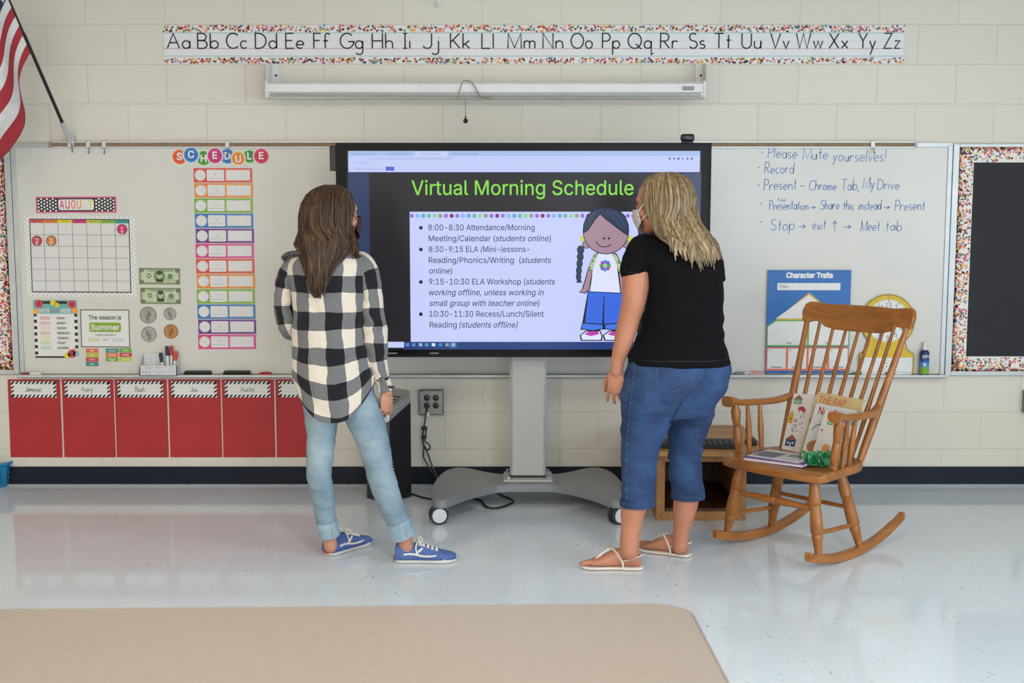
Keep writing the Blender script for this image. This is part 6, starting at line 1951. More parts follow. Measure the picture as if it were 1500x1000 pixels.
def denim(name, hx, hx2, sc=9.0, weave=420):
    m, nt, b = newmat(name)
    tc = N(nt, 'ShaderNodeTexCoord')
    nz = N(nt, 'ShaderNodeTexNoise'); nz.inputs['Scale'].default_value = sc; nz.inputs['Detail'].default_value = 6; nt.links.new(tc.outputs['Object'], nz.inputs['Vector'])
    rp = N(nt, 'ShaderNodeValToRGB')
    rp.color_ramp.elements[0].position = .32; rp.color_ramp.elements[0].color = hexlin(hx)
    rp.color_ramp.elements[1].position = .68; rp.color_ramp.elements[1].color = hexlin(hx2)
    nt.links.new(nz.outputs['Fac'], rp.inputs['Fac'])
    n2 = N(nt, 'ShaderNodeTexNoise'); n2.inputs['Scale'].default_value = weave; n2.inputs['Detail'].default_value = 2; nt.links.new(tc.outputs['Object'], n2.inputs['Vector'])
    mx = N(nt, 'ShaderNodeMix', data_type='RGBA', blend_type='OVERLAY'); mx.inputs['Factor'].default_value = .35
    nt.links.new(rp.outputs['Color'], mx.inputs[6]); nt.links.new(n2.outputs['Color'], mx.inputs[7])
    hs = N(nt, 'ShaderNodeHueSaturation'); hs.inputs['Saturation'].default_value = .95
    nt.links.new(mx.outputs[2], hs.inputs['Color']); nt.links.new(hs.outputs['Color'], b.inputs['Base Color'])
    b.inputs['Roughness'].default_value = .85
    mp = N(nt, 'ShaderNodeMapping'); mp.inputs['Scale'].default_value = (1, 1, 2.4); nt.links.new(tc.outputs['Object'], mp.inputs['Vector'])
    n3 = N(nt, 'ShaderNodeTexNoise'); n3.inputs['Scale'].default_value = 12; n3.inputs['Detail'].default_value = 3; n3.inputs['Distortion'].default_value = 1.2; nt.links.new(mp.outputs['Vector'], n3.inputs['Vector'])
    bp = N(nt, 'ShaderNodeBump'); bp.inputs['Strength'].default_value = .55; bp.inputs['Distance'].default_value = .012
    nt.links.new(n3.outputs['Fac'], bp.inputs['Height']); nt.links.new(bp.outputs['Normal'], b.inputs['Normal'])
    return m

def plaid(name):
    m, nt, b = newmat(name)
    uv = N(nt, 'ShaderNodeUVMap', uv_map='UVMap')
    tcw = N(nt, 'ShaderNodeTexCoord')
    nw = N(nt, 'ShaderNodeTexNoise'); nw.inputs['Scale'].default_value = 7; nt.links.new(tcw.outputs['Object'], nw.inputs['Vector'])
    sub = N(nt, 'ShaderNodeVectorMath', operation='SUBTRACT'); sub.inputs[1].default_value = (.5, .5, .5); nt.links.new(nw.outputs['Color'], sub.inputs[0])
    scl = N(nt, 'ShaderNodeVectorMath', operation='SCALE'); scl.inputs['Scale'].default_value = .035; nt.links.new(sub.outputs[0], scl.inputs[0])
    add = N(nt, 'ShaderNodeVectorMath', operation='ADD'); nt.links.new(uv.outputs['UV'], add.inputs[0]); nt.links.new(scl.outputs[0], add.inputs[1])
    sep = N(nt, 'ShaderNodeSeparateXYZ'); nt.links.new(add.outputs[0], sep.inputs[0])
    def stripe(sock, per):
        d = N(nt, 'ShaderNodeMath', operation='DIVIDE'); d.inputs[1].default_value = per; nt.links.new(sock, d.inputs[0])
        f = N(nt, 'ShaderNodeMath', operation='FRACT'); nt.links.new(d.outputs[0], f.inputs[0])
        g = N(nt, 'ShaderNodeMath', operation='GREATER_THAN'); g.inputs[1].default_value = .5; nt.links.new(f.outputs[0], g.inputs[0])
        return g.outputs[0]
    a = stripe(sep.outputs['X'], .117); c = stripe(sep.outputs['Y'], .143)
    sm = N(nt, 'ShaderNodeMath', operation='ADD'); nt.links.new(a, sm.inputs[0]); nt.links.new(c, sm.inputs[1])
    hf = N(nt, 'ShaderNodeMath', operation='MULTIPLY'); hf.inputs[1].default_value = .5; nt.links.new(sm.outputs[0], hf.inputs[0])
    rp = N(nt, 'ShaderNodeValToRGB'); rp.color_ramp.interpolation = 'CONSTANT'
    rp.color_ramp.elements[0].position = 0; rp.color_ramp.elements[0].color = hexlin('#d6cbbb')
    rp.color_ramp.elements[1].position = .75; rp.color_ramp.elements[1].color = hexlin('#1a1a1f')
    e = rp.color_ramp.elements.new(.25); e.color = hexlin('#6f6e70')
    nt.links.new(hf.outputs[0], rp.inputs['Fac'])
    n2 = N(nt, 'ShaderNodeTexNoise'); n2.inputs['Scale'].default_value = 260; nt.links.new(tcw.outputs['Object'], n2.inputs['Vector'])
    mx = N(nt, 'ShaderNodeMix', data_type='RGBA', blend_type='OVERLAY'); mx.inputs['Factor'].default_value = .45
    nt.links.new(rp.outputs['Color'], mx.inputs[6]); nt.links.new(n2.outputs['Fac'], mx.inputs[7]); nt.links.new(mx.outputs[2], b.inputs['Base Color'])
    b.inputs['Roughness'].default_value = .9; b.inputs['Specular IOR Level'].default_value = .25; b.inputs['Sheen Weight'].default_value = .15
    n3 = N(nt, 'ShaderNodeTexNoise'); n3.inputs['Scale'].default_value = 11; n3.inputs['Detail'].default_value = 3; n3.inputs['Distortion'].default_value = 1.0; nt.links.new(tcw.outputs['Object'], n3.inputs['Vector'])
    bp = N(nt, 'ShaderNodeBump'); bp.inputs['Strength'].default_value = .55; bp.inputs['Distance'].default_value = .014
    nt.links.new(n3.outputs['Fac'], bp.inputs['Height']); nt.links.new(bp.outputs['Normal'], b.inputs['Normal'])
    return m

def wrinkle(amp, sx=9, sz=16, seed=0.0):
    def f(p):
        return amp * noise.noise(Vector((p.x * sx + seed, p.y * sx, p.z * sz + p.x * 5))) + amp * .5 * noise.noise(Vector((p.x * sx * 2.3, p.y * sx * 2.3 + seed, p.z * sz * 2)))
    return f

# ------------------------------------------------------------------ the person in the plaid shirt
SK1 = skinmat('skin_fair', '#c08a70')
A0 = FL(540, 822)
pa_ = wthing('person', 'person with long brown hair in plaid shirt, light jeans and blue sneakers, facing the display', 'person', (A0.x, -1.42, 0))
YA = -1.42
FA = Vector((.70, .71, 0)).normalized()
hc = W(492, 316, YA + .012)
mb = MB()
MH = head(mb, hc, FA, math.radians(3), .98)
limb(mb, [(486, 345, YA - .015, .053), (486, 362, YA - .02, .052), (485, 378, YA, .06)])
trunk(mb, [(452, 518, 372, YA, .07), (432, 532, 388, YA, .085), (440, 528, 420, YA, .092), (446, 526, 460, YA, .090), (448, 528, 500, YA, .085), (444, 534, 540, YA, .095), (446, 540, 575, YA, .105), (450, 542, 600, YA, .10)])
limb(mb, [(433, 392, YA, .036), (420, 420, YA, .028), (418, 450, YA, .027), (422, 478, YA + .01, .027), (434, 486, YA + .12, .027), (452, 486, YA + .25, .024)])
hand(mb, W(453, 486, YA + .255), (.55, .8, .05), (-.6, .3, .5), (.2, .2, 1), .6, .95)
limb(mb, [(533, 392, YA - .01, .042), (542, 420, YA - .02, .036), (547, 455, YA - .03, .034), (551, 480, YA - .03, .032), (555, 520, YA - .02, .029), (562, 552, YA - .01, .024), (565, 574, YA - .005, .022)])
hand(mb, W(565.5, 573, YA - .005), (.02, .10, -1), (.75, -.65, 0), (.4, .9, 0), .75, .92)
lhipA, rhipA = [(472, 590, YA + .02, .06), (471, 640, YA + .01, .044), (467, 690, YA, .040), (474, 740, YA + .04, .035), (481, 776, YA + .065, .031), (484, 800, YA + .075, .029)], [(525, 590, YA, .062), (546, 640, YA - .01, .050), (556, 690, YA - .02, .045), (573, 740, YA - .01, .039), (589, 780, YA, .033), (597, 803, YA + .01, .030)]
limb(mb, lhipA); limb(mb, rhipA)
h1 = FL(484, 812); d1 = (FL(516, 799) - h1); d1 = Vector((.60, .80, 0))
h2 = FL(586, 822); d2 = Vector((1, .03, 0))
foot(mb, h1, d1, .225, .022, 1, .55, .78, False); foot(mb, h2, d2, .225, .022, 1, .55, .78, False)
body = fuse(mb, 'body', SK1, pa_, .0036, 3)
eyes(body, hc, MH, None, .98)
# mask
MSK = pm('maroon_mask', '#3c1a28', .85, .1, 40, .2)
def mask(parent, c, M, mat, k=1.0, loop='#d8d4cf'):
    m = MB(); nu, nv = 16, 10; vs = []; fs = []
    for j in range(nv + 1):
        for i in range(nu + 1):
            u = (i / nu * 2 - 1); v = j / nv
            an = u * 1.12
            r_ = .083 + .014 * math.cos(u * 1.5) ** 2 * math.sin(PI * min(1, v * 1.1 + .05)) + .006 * (1 - v)
            z = .004 - v * .100 + .018 * abs(u) ** 2 * (1 - v) * .2 + (.035 * v * abs(u) ** 1.6)
            z -= .016 * (1 - v) * abs(u) ** 1.2
            vs.append(c + M @ Vector((math.sin(an) * .083 * k * .93, (.020 + math.cos(an) * r_ * 1.03) * k, (z) * k)))
    for j in range(nv):
        for i in range(nu):
            a_ = j * (nu + 1) + i
            fs.append((a_, a_ + 1, a_ + nu + 2, a_ + nu + 1))
    m.add(vs, fs, mat)
    o = m.build('face_mask', None, parent, angle=80)
    s_ = o.modifiers.new('thick', 'SOLIDIFY'); s_.thickness = .003; s_.offset = 1
    m = MB()
    for s in (-1, 1):
        a1 = c + M @ Vector((s * .072 * k, .060 * k, -.016 * k)); a2 = c + M @ Vector((s * .072 * k, .056 * k, -.052 * k)); e1 = c + M @ Vector((s * .086 * k, -.018 * k, .022 * k)); e2 = c + M @ Vector((s * .084 * k, -.026 * k, -.012 * k))
        m.tube([a1, (a1 + e1) / 2 + M @ Vector((s * .008, 0, .003)), e1, e2, (a2 + e2) / 2 + M @ Vector((s * .008, 0, -.004)), a2], .0018, 6, ink(loop), per=3)
    m.build('ear_loop', None, o)
    return o
mask(pa_, hc, MH, MSK, .98, '#3a2028')

# shirt
PL = plaid('buffalo_plaid_flannel')
def hemA(q, t, a):
    if t > .70:
        f = (t - .70) / .30
        side = abs(math.cos(a)) ** 2.2
        q = q + Vector((0, 0, .150 * f * side))
    am = .013 * min(1, t * 2.2)
    d = am * noise.noise(Vector((q.x * 9, q.y * 9, q.z * 6 + q.x * 7))) + .006 * noise.noise(Vector((q.x * 16 + q.z * 14, q.y * 18, q.z * 20 - q.x * 10)))
    return q + Vector((math.cos(a) * d, math.sin(a) * d, 0))
mb = MB()
trunk(mb, [(455, 519, 362, YA - .008, .072), (446, 524, 368, YA - .004, .085), (431, 534, 376, YA, .098), (422, 540, 388, YA, .110), (424, 538, 405, YA, .118), (428, 537, 430, YA, .122), (431, 538, 470, YA, .122), (431, 541, 510, YA, .124), (430, 546, 548, YA, .130), (431, 550, 580, YA, .136), (434, 551, 611, YA, .140)], 6, 64, PL, .90, hemA, False, 2.3, 0, .088, .099)
sh = mb.build('plaid_shirt', None, pa_, angle=180, subd=1)
s_ = sh.modifiers.new('thick', 'SOLIDIFY'); s_.thickness = .003
def sleeve(rows, C_, uv0, seed, name='sleeve', mat=PL):
    P = [tuple(W(a, b, y)) + (r,) for a, b, y, r in rows]
    q = crom(P, 7); pts = [Vector(x[:3]) for x in q]; fr = frames(pts)
    def hw(p, t, a):
        d = .008 * noise.noise(Vector((p.x * 12 + seed, p.y * 12, p.z * 22))) + .009 * noise.noise(Vector((p.x * 20, p.y * 20 + seed, p.z * 34 + p.x * 20)))
        return p + Vector((math.cos(a) * d, math.sin(a) * d, d * .3))
    m = MB(); m.rings([(p, u, v, x[3], x[3]) for p, (u, v), x in zip(pts, fr, q)], mat, 36, False, C_, uv0, hw)
    o = m.build(name, None, sh, angle=180, subd=1)
    s_ = o.modifiers.new('thick', 'SOLIDIFY'); s_.thickness = .003
    return o
sleeve([(518, 384, YA, .045), (530, 390, YA - .005, .056), (538, 406, YA - .012, .052), (543, 430, YA - .02, .047), (546, 455, YA - .03, .046), (549, 480, YA - .032, .050), (551, 505, YA - .03, .047), (553, 528, YA - .025, .041), (558, 548, YA - .015, .033), (561, 556, YA - .012, .031)], .40, .04, 1.0)
sleeve([(559, 550, YA - .013, .0315), (562, 561, YA - .01, .031), (564, 572, YA - .006, .0315)], .30, .02, 4.0, 'cuff')
sleeve([(446, 384, YA, .045), (434, 389, YA, .055), (424, 402, YA, .048), (418, 420, YA, .043), (416, 440, YA, .042), (418, 460, YA + .005, .044), (423, 476, YA + .02, .047), (430, 484, YA + .08, .044), (444, 486, YA + .18, .034), (452, 486, YA + .24, .030)], .40, .09, 2.0)
# collar
mb = MB()
def colw(q, t, a): return q + Vector((0, 0, .006 * math.cos(2 * a)))
trunk(mb, [(450, 522, 372, YA - .006, .088), (456, 519, 362, YA - .010, .073), (458, 518, 356, YA - .012, .066), (455, 521, 357, YA - .012, .072), (448, 525, 367, YA - .008, .084), (446, 527, 371, YA - .006, .090)], 4, 40, PL, .62, colw, False, 2.2, 0, .05)
mb.build('collar', None, sh, angle=180)
# loose strap / flap on the left shoulder
mb = MB(); mb.tube([W(448, 371, YA - .09), W(434, 370, YA - .075), W(422, 372, YA - .05), W(416, 378, YA - .03), W(418, 383, YA - .05)], [.014, .018, .018, .015, .008], 12, PL, True, .5, per=3)
mb.build('shoulder_flap', pm('dark_flannel', '#55545a', .9, .2, 60), sh)
mb = MB(); mb.tube([W(568, 566, YA - .03), W(574, 567, YA - .03), W(577, 566, YA - .025)], [.006, .005, .004], 8, M_BLACK, per=3); mb.build('cuff_button', None, sh)

# jeans
DN1 = denim('light_wash_denim', '#677f8f', '#94a8b2', 7)
mb = MB()
trunk(mb, [(446, 540, 545, YA, .105), (442, 548, 575, YA, .118), (446, 550, 592, YA, .112), (456, 540, 604, YA, .08)], 4, 32)
limb(mb, [(471, 590, YA + .02, .080), (471, 625, YA + .015, .066), (470, 650, YA + .01, .058), (467, 690, YA, .0535), (471, 715, YA + .02, .050), (474, 740, YA + .04, .0465), (479, 765, YA + .06, .0415), (481.5, 783, YA + .068, .041)], ends=(1, 0))
limb(mb, [(524, 590, YA, .084), (535, 615, YA - .005, .077), (546, 645, YA - .01, .068), (554, 680, YA - .02, .061), (561, 706, YA - .018, .057), (573, 740, YA - .01, .0525), (583, 765, YA - .002, .047), (590, 782, YA + .002, .0455)], ends=(1, 0))
jn = fuse(mb, 'jeans', DN1, pa_, .006, 3, wrinkle(.0045, 8, 26, 2.0))
DNC = denim('denim_inside_cuff', '#7d99a8', '#a9bfc8', 9)
for a_, b_, r0, r1 in (((478.5, 763, YA + .058), (482.5, 784, YA + .070), .0455, .0455), ((582.5, 764, YA - .002), (592, 786, YA + .004), .0525, .0500)):
    p, q = W(*a_), W(*b_); ax = (q - p).normalized()
    m = MB(); m.lathe([(r0 - .006, -.002), (r0, .0), (r0 + .001, .006), ((r0 + r1) / 2, (q - p).length * .5), (r1, (q - p).length), (r1 - .006, (q - p).length + .001)], p, ax, 28, DNC)
    o = m.build('turned_cuff', None, jn, angle=60)
    m = MB(); pp = p + (q - p) * .1; side_ = Vector((.45, -.85, 0))
    m.tube([p + side_ * (r0 + .001) + ax * .004, (p + q) / 2 + side_ * (r0 + .0015), q + side_ * (r1 + .001)], .0022, 6, ink('#a88a66')); m.build('seam', None, o)
# ripped knee threads
m = MB(); rg = random.Random(3)
for k in range(8):
    py = 668 + k * 4.6; px = 571 + (py - 664) * .20
    p = W(px, py, YA - .035); m.tube([p, p + Vector((.006, -.003, rg.uniform(-.004, .004)))], .0014, 5, ink('#9fb4bf'))
m.build('frayed_threads', None, jn)

# sneakers
def sneaker(heel, d, L, parent, lab):
    d = Vector((d[0], d[1], 0)).normalized(); s = Vector((-d.y, d.x, 0))
    B = lambda t, u, z: Vector((heel.x, heel.y, 0)) + d * (t * L - .018) + s * u + Vector((0, 0, z))
    up = MB()
    secs = [(-.005, .030, .070), (.02, .036, .078), (.10, .039, .080), (.20, .039, .074), (.30, .039, .078), (.42, .041, .078), (.52, .044, .068), (.64, .046, .056), (.76, .046, .047), (.88, .041, .040), (.96, .030, .034), (1.0, .016, .028)]
    vs = []; fs = []; prof = [(-1, 0), (-1.02, .3), (-.92, .62), (-.62, .9), (-.25, 1), (.25, 1), (.62, .9), (.92, .62), (1.02, .3), (1, 0)]
    q = crom(secs, 3)
    for t, wd, h in q:
        for a_, b_ in prof: vs.append(B(t, a_ * wd, .016 + b_ * (h - .016)))
    npf = len(prof)
    for i in range(len(q) - 1):
        for j in range(npf - 1):
            a_ = i * npf + j; fs.append((a_, a_ + npf, a_ + npf + 1, a_ + 1))
    fs.append(tuple(range(npf))); fs.append(tuple(reversed(range((len(q) - 1) * npf, len(q) * npf))))
    BLUE = pm('blue_canvas', '#4d659f', .8, .06, 60, .1)
    up.add(vs, fs, BLUE)
    o = up.build('sneaker', None, parent, angle=60)
    if lab: o['label'] = lab
    ol = [(t * 1.035, u * .118 / .40) for t, u in FOOT_OUT]
    so = MB(); so.prism([(x, y) for x, y in crom([((t + .5), u * 1.15) for t, u in [(a_, b_ * .40) for a_, b_ in FOOT_OUT + FOOT_OUT[:1]]], 3)[:-1]], B(0, 0, .002) - d * .004, d * L * 1.02, s * L * .97, (0, 0, .026), pm('off_white_rubber', '#d3cdc2', .5, .03, 30))
    sol = so.build('sole', None, o, bevel=.003)
    ln = MB()
    for sg in (-1, 1):
        ln.tube([B(t, sg * (u + .0035), .023) for t, u in ((.06, .038), (.2, .0405), (.4, .042), (.6, .047), (.76, .0475), (.9, .041), (.98, .026))], .0014, 6, ink('#3a4f8a'), per=3)
    ln.build('foxing_line', None, sol)
    hl = MB(); hl.box(B(-.022, 0, .018), (.026, .004, .013) , ink('#a8372f'), Matrix.Rotation(math.atan2(s.y, s.x), 3, 'Z')); hl.build('heel_tab', None, sol)
    st = MB()
    for sg in (-1, 1):
        pts = [B(t, sg * (wd + .002), z) for t, wd, z in ((.14, .0385, .040), (.24, .0395, .043), (.34, .040, .040), (.46, .0425, .034), (.58, .0455, .034), (.68, .046, .037))]
        st.tube(pts, [.0045, .005, .005, .0048, .0045, .003], 8, ink('#dcdad4'), True, .9, per=3)
        pts = [B(t, sg * (wd + .001), z) for t, wd, z in ((.34, .039, .043), (.40, .038, .056), (.45, .034, .066))]
        st.tube(pts, [.0045, .005, .004], 8, ink('#dcdad4'), True, .9, per=3)
    st.build('side_stripe', None, o)
    lc = MB()
    for k in range(5):
        t = .38 + k * .07; h = [.082, .077, .070, .063, .057][k]
        lc.tube([B(t, -.024, h - .007), B(t + .01, 0, h + .003), B(t + .02, .024, h - .007)], .0032, 6, ink('#dedad2'), per=3)
        lc.tube([B(t + .03, -.024, h - .008), B(t + .015, 0, h + .003), B(t, .024, h - .005)], .0032, 6, ink('#dedad2'), per=3)
    for sg in (-1, 1):
        lc.tube([B(.40, 0, .084), B(.37, sg * .018, .096), B(.42, sg * .034, .092), B(.43, sg * .030, .074), B(.40, sg * .012, .082)], .0030, 6, ink('#dedad2'), per=4)
        lc.tube([B(.40, 0, .084), B(.36, sg * .022, .088), B(.34, sg * .040, .066), B(.36, sg * .044, .046)], .0030, 6, ink('#dedad2'), per=4)
    lc.build('laces', None, o)
    return o
sneaker(h1, d1, .255, pa_, None); sneaker(h2, d2, .255, pa_, None)

# hair
HB = [hairmat('brown_hair', '#20160f', '#3a291c', '#583f2b', .25), hairmat('brown_hair_light', '#2c1f15', '#4a3423', '#6b4f36', .25)]
def hair_rows(rows, F, per=4):
    S_ = Vector((F.y, -F.x, 0)); out = []
    for r in rows:
        px, py, Y, a, b_, kk = r
        c = W(px, py, Y)
        out.append(tuple(c) + (a, b_, kk))
    q = crom(out, per); rl = []
    for x in q:
        k_ = min(1, max(0, x[5])); e1 = (F * (1 - k_) + Vector((0, 1, 0)) * k_).normalized(); e2 = Vector((e1.y, -e1.x, 0))
        rl.append((Vector(x[:3]), e1, e2, max(.002, x[3]), max(.002, x[4])))
    return rl
rowsA = [(484, 270, YA, .010, .010, 0), (484, 274, YA, .045, .040, 0), (482, 282, YA - .005, .080, .070, 0), (480, 296, YA - .012, .102, .088, 0), (478, 314, YA - .018, .108, .094, 0), (476, 332, YA - .03, .102, .094, .1),
         (475, 348, YA - .045, .085, .098, .4), (475, 362, YA - .065, .066, .098, .8), (473, 375, YA - .085, .050, .088, 1), (468, 390, YA - .112, .030, .060, 1), (466, 408, YA - .125, .020, .042, 1), (464, 424, YA - .132, .014, .024, 1), (463, 436, YA - .134, .006, .010, 1)]
rlA = hair_rows(rowsA, FA, 5)
hb = MB()
hb.rings(rlA, None, 40, True)
def rl_point(rl, t, a, out):
    f = t * (len(rl) - 1); i = min(len(rl) - 2, int(f)); f -= i
    c = rl[i][0].lerp(rl[i + 1][0], f); e1 = rl[i][1].lerp(rl[i + 1][1], f); e2 = rl[i][2].lerp(rl[i + 1][2], f)
    ra = rl[i][3] * (1 - f) + rl[i + 1][3] * f + out; rb = rl[i][4] * (1 - f) + rl[i + 1][4] * f + out
    return c + e1 * (ra * math.cos(a)) + e2 * (rb * math.sin(a))
hairA = fuse(hb, 'hair', HB[0], pa_, .006, 4, wrinkle(.004, 40, 4))
rg = random.Random(11)
lb = MB()
def lockA(k):
    a = rg.uniform(0, 2 * PI); t0 = rg.uniform(.02, .25); t1 = rg.choice((rg.uniform(.6, .8), rg.uniform(.7, .95), rg.uniform(.82, 1.0)))
    if abs((a + PI) % (2 * PI) - PI) < .75: t1 = min(t1, .30 + rg.uniform(0, .08))
    n_ = 12; da = rg.uniform(-.25, .25); o_ = rg.uniform(.000, .006)
    return [rl_point(rlA, t0 + (t1 - t0) * i / (n_ - 1), a + da * i / n_, o_ + .004 * noise.noise(Vector((a * 3, i * .5, k)))) for i in range(n_)]
locks(lb, lockA, 330, HB, rg, .0052)
def lockA2(k):      # strands that fall over the front of the far shoulder and loose ones on the back
    if k < 34:
        u = rg.random(); x0 = 512 + rg.uniform(-6, 5)
        return [W(x0 - 8 + rg.uniform(-2, 2), 300, YA + .03 - .05 * u), W(x0 - 2, 325, YA + .02 - .05 * u), W(x0 + 3 + rg.uniform(-2, 2), 345, YA - .02 - .05 * u), W(x0 + 8 + rg.uniform(-3, 3), 360, YA - .04 - .05 * u), W(x0 + 9 + rg.uniform(-4, 4), 374 + rg.uniform(-4, 6), YA - .05 - .05 * u)]
    if k < 95:
        x0 = rg.uniform(447, 496); x1 = 464 + (x0 - 466) * .45 + rg.uniform(-5, 5); yb = 402 + rg.uniform(0, 36)
        return [W(x0, 330, YA - .105 - rg.uniform(0, .01)), W(x0 - 1, 352, YA - .135), W(x0 * .7 + x1 * .3, 374, YA - .140), W(x0 * .3 + x1 * .7, 392, YA - .148), W(x1, yb, YA - .147 - rg.uniform(0, .012))]
    x0 = rg.uniform(437, 450)
    return [W(x0 + 4, 318, YA - .06), W(x0, 340, YA - .07), W(x0 - 2 + rg.uniform(-5, 2), 358, YA - .075), W(x0 + 2 + rg.uniform(-8, 4), 372 + rg.uniform(-4, 6), YA - .09)]
locks(lb, lockA2, 118, HB, rg, .0050)
lb.build('hair_strands', None, hairA, angle=80)

# ------------------------------------------------------------------ the person in the black shirt
SK2 = skinmat('skin_tanned', '#b97c60')
YB_ = -1.52
FB = Vector((-.80, .60, 0)).normalized()
B0 = FL(960, 826)
pb2 = wthing('person', 'person with blond hair in black T-shirt, capri jeans and white sandals, facing the display', 'person', (B0.x, YB_, 0))
hc2 = W(967, 299, YB_ + .02)
mb = MB()
MH2 = head(mb, hc2, FB, math.radians(12), 1.02)
limb(mb, [(975, 322, YB_, .056), (984, 342, YB_ - .01, .056), (990, 360, YB_, .065)])
trunk(mb, [(955, 1025, 352, YB_, .075), (938, 1044, 366, YB_, .10), (950, 1048, 400, YB_, .125), (952, 1048, 440, YB_, .130), (948, 1048, 480, YB_, .125), (936, 1056, 515, YB_, .14), (932, 1060, 545, YB_, .145), (938, 1050, 580, YB_, .13)])
limb(mb, [(945, 366, YB_ - .02, .058), (934, 392, YB_ - .04, .060), (931, 420, YB_ - .05, .0545), (928, 442, YB_ - .055, .049), (923, 462, YB_ - .055, .044), (918, 482, YB_ - .05, .0425), (912, 504, YB_ - .045, .037), (905, 528, YB_ - .035, .0275), (903, 544, YB_ - .03, .0255)])
hand(mb, W(903, 543, YB_ - .03), (-.02, .12, -1), (-.35, -.93, 0), (-.9, .4, 0), .36, 1.0)
limb(mb, [(1030, 366, YB_ + .05, .055), (1040, 400, YB_ + .08, .050), (1042, 440, YB_ + .10, .046), (1036, 462, YB_ + .13, .042), (1010, 462, YB_ + .24, .034), (985, 455, YB_ + .32, .027)])
hand(mb, W(984, 455, YB_ + .325), (-.75, .6, .1), (0, .3, 1), (-.6, -.6, .3), .6, .98)
YL, YR = YB_ - .025, YB_ + .165
LZ = [(952, 560, YB_ - .02, .075), (944, 630, YL + .02, .064), (937, 690, YL, .054), (931, 735, YL, .052), (927, 750, YL, .050), (925, 770, YL, .0425), (922.5, 790, YL - .005, .0400), (922, 806, YL - .01, .0390)]
RZ = [(1013, 560, YB_ + .06, .075), (1008, 630, YR - .005, .058), (1004.5, 690, YR, .052), (1005, 730, YR, .053), (1003, 745, YR, .050), (1000, 765, YR, .040), (997, 783, YR, .034), (996, 800, YR, .034)]
limb(mb, LZ); limb(mb, RZ)
hl = FL(938, 833); dl = Vector((-1, .10, 0)).normalized()
hr = FL(1008, 815); dr = (FL(948, 802) - FL(1010, 818)); dr = Vector((-.88, .48, 0)).normalized()
foot(mb, hl, dl, .238, .012, 1); foot(mb, hr, dr, .225, .012, -1)
body2 = fuse(mb, 'body', SK2, pb2, .0036, 3)
eyes(body2, hc2, MH2, None, 1.02, '#4a5a68')
MSK2 = pm('pale_patterned_mask', '#c3b4ad', .85, .12, 90, .2)
mask(pb2, hc2, MH2, MSK2, 1.02)

# T-shirt
TEE = pm('black_jersey', '#060609', .9, .10, 9, .25, 0, .2)
mb = MB()
trunk(mb, [(958, 1018, 350, YB_, .080), (938, 1036, 355, YB_, .105), (926, 1050, 366, YB_, .130), (930, 1057, 382, YB_, .148), (942, 1058, 405, YB_, .160), (947, 1058.5, 430, YB_, .164), (945, 1058, 455, YB_, .160), (938, 1058, 478, YB_, .158), (930, 1061, 500, YB_, .163), (923, 1066, 518, YB_, .168), (920, 1070.5, 532, YB_, .170)], 5, 56, None, None, None, True, 2.4)
limb(mb, [(955, 362, YB_ - .01, .055), (943, 366, YB_ - .025, .062), (935, 380, YB_ - .04, .063), (932, 394, YB_ - .045, .063), (933, 402, YB_ - .048, .062)], 24, 5, ends=(1, 0))
limb(mb, [(1030, 366, YB_ + .05, .066), (1040, 395, YB_ + .075, .060), (1042, 412, YB_ + .085, .058)], 24, 5, ends=(1, 0))
def foldB(p):
    z = p.z
    f = wrinkle(.006, 7, 14, 5.0)(p)
    zl = W(990, 480, YB_).z
    g = math.exp(-((z - zl) / .09) ** 2)
    f += .0045 * g * math.sin(z * 80 + p.x * 14 + 2.2 * noise.noise(p * 7))
    return f
tee = fuse(mb, 'black_tshirt', TEE, pb2, .006, 4, foldB)
m = MB()
def hemring(rows, n, name, mat, r_=.0022, uph=0.0):
    pts = []
    for (l, r, py, Y, ry) in rows:
        c = W((l + r) / 2, py, Y); rx = (r - l) / 2 / ppm(py, Y)
        for k in range(n + 1):
            a = 2 * PI * k / n; ca = math.copysign(abs(math.cos(a)) ** (2 / 2.4), math.cos(a)); sa_ = math.copysign(abs(math.sin(a)) ** (2 / 2.4), math.sin(a))
            pts.append(c + Vector((rx * ca, ry * sa_, 0)))
    return pts

# capri jeans
DN2 = denim('mid_blue_denim', '#142b50', '#244876', 8)
mb = MB()
trunk(mb, [(922, 1067, 524, YB_, .158), (918, 1069.5, 538, YB_, .170), (915, 1069, 550, YB_, .172), (913, 1062, 568, YB_, .165), (913, 1050, 588, YB_ + .01, .145), (922, 1036, 608, YB_ + .02, .11)], 4, 40)
bt = W(1043, 556, YB_ - .05); mb.ball(bt, (.068, .09, .088), None, 18, 12); mb.ball(W(975, 560, YB_ - .09), (.12, .085, .10), None, 18, 12)
limb(mb, [(951, 575, YB_ - .05, .115), (947, 605, YL + .015, .105), (942, 632, YL + .005, .093), (938, 655, YL, .081), (936, 680, YL, .0735), (935.5, 705, YL, .070), (935, 725, YL, .0695), (933.5, 738, YL, .0695)], 26, ends=(1, 0))
limb(mb, [(1013, 575, YB_ + .06, .108), (1012, 605, YR - .02, .095), (1007, 632, YR - .01, .082), (1004, 655, YR, .0725), (1004.5, 690, YR, .0715), (1007, 715, YR, .0700), (1008, 727, YR, .0695)], 26, ends=(1, 0))
jn2 = fuse(mb, 'capri_jeans', DN2, pb2, .006, 3, wrinkle(.0055, 7, 24, 9.0))
THR = ink('#566a8c')
def on_surface(o, p, toward):
    """nearest point on o along the view from outside: ray from p - toward"""
    off = WB.get(o.name, Vector((0, 0, 0)))
    ok, loc, nrm, idx = o.ray_cast(p - off - toward * 1.0, toward)
    return (loc + off + nrm * .0012) if ok else None
vd = Vector((0, 1, 0))
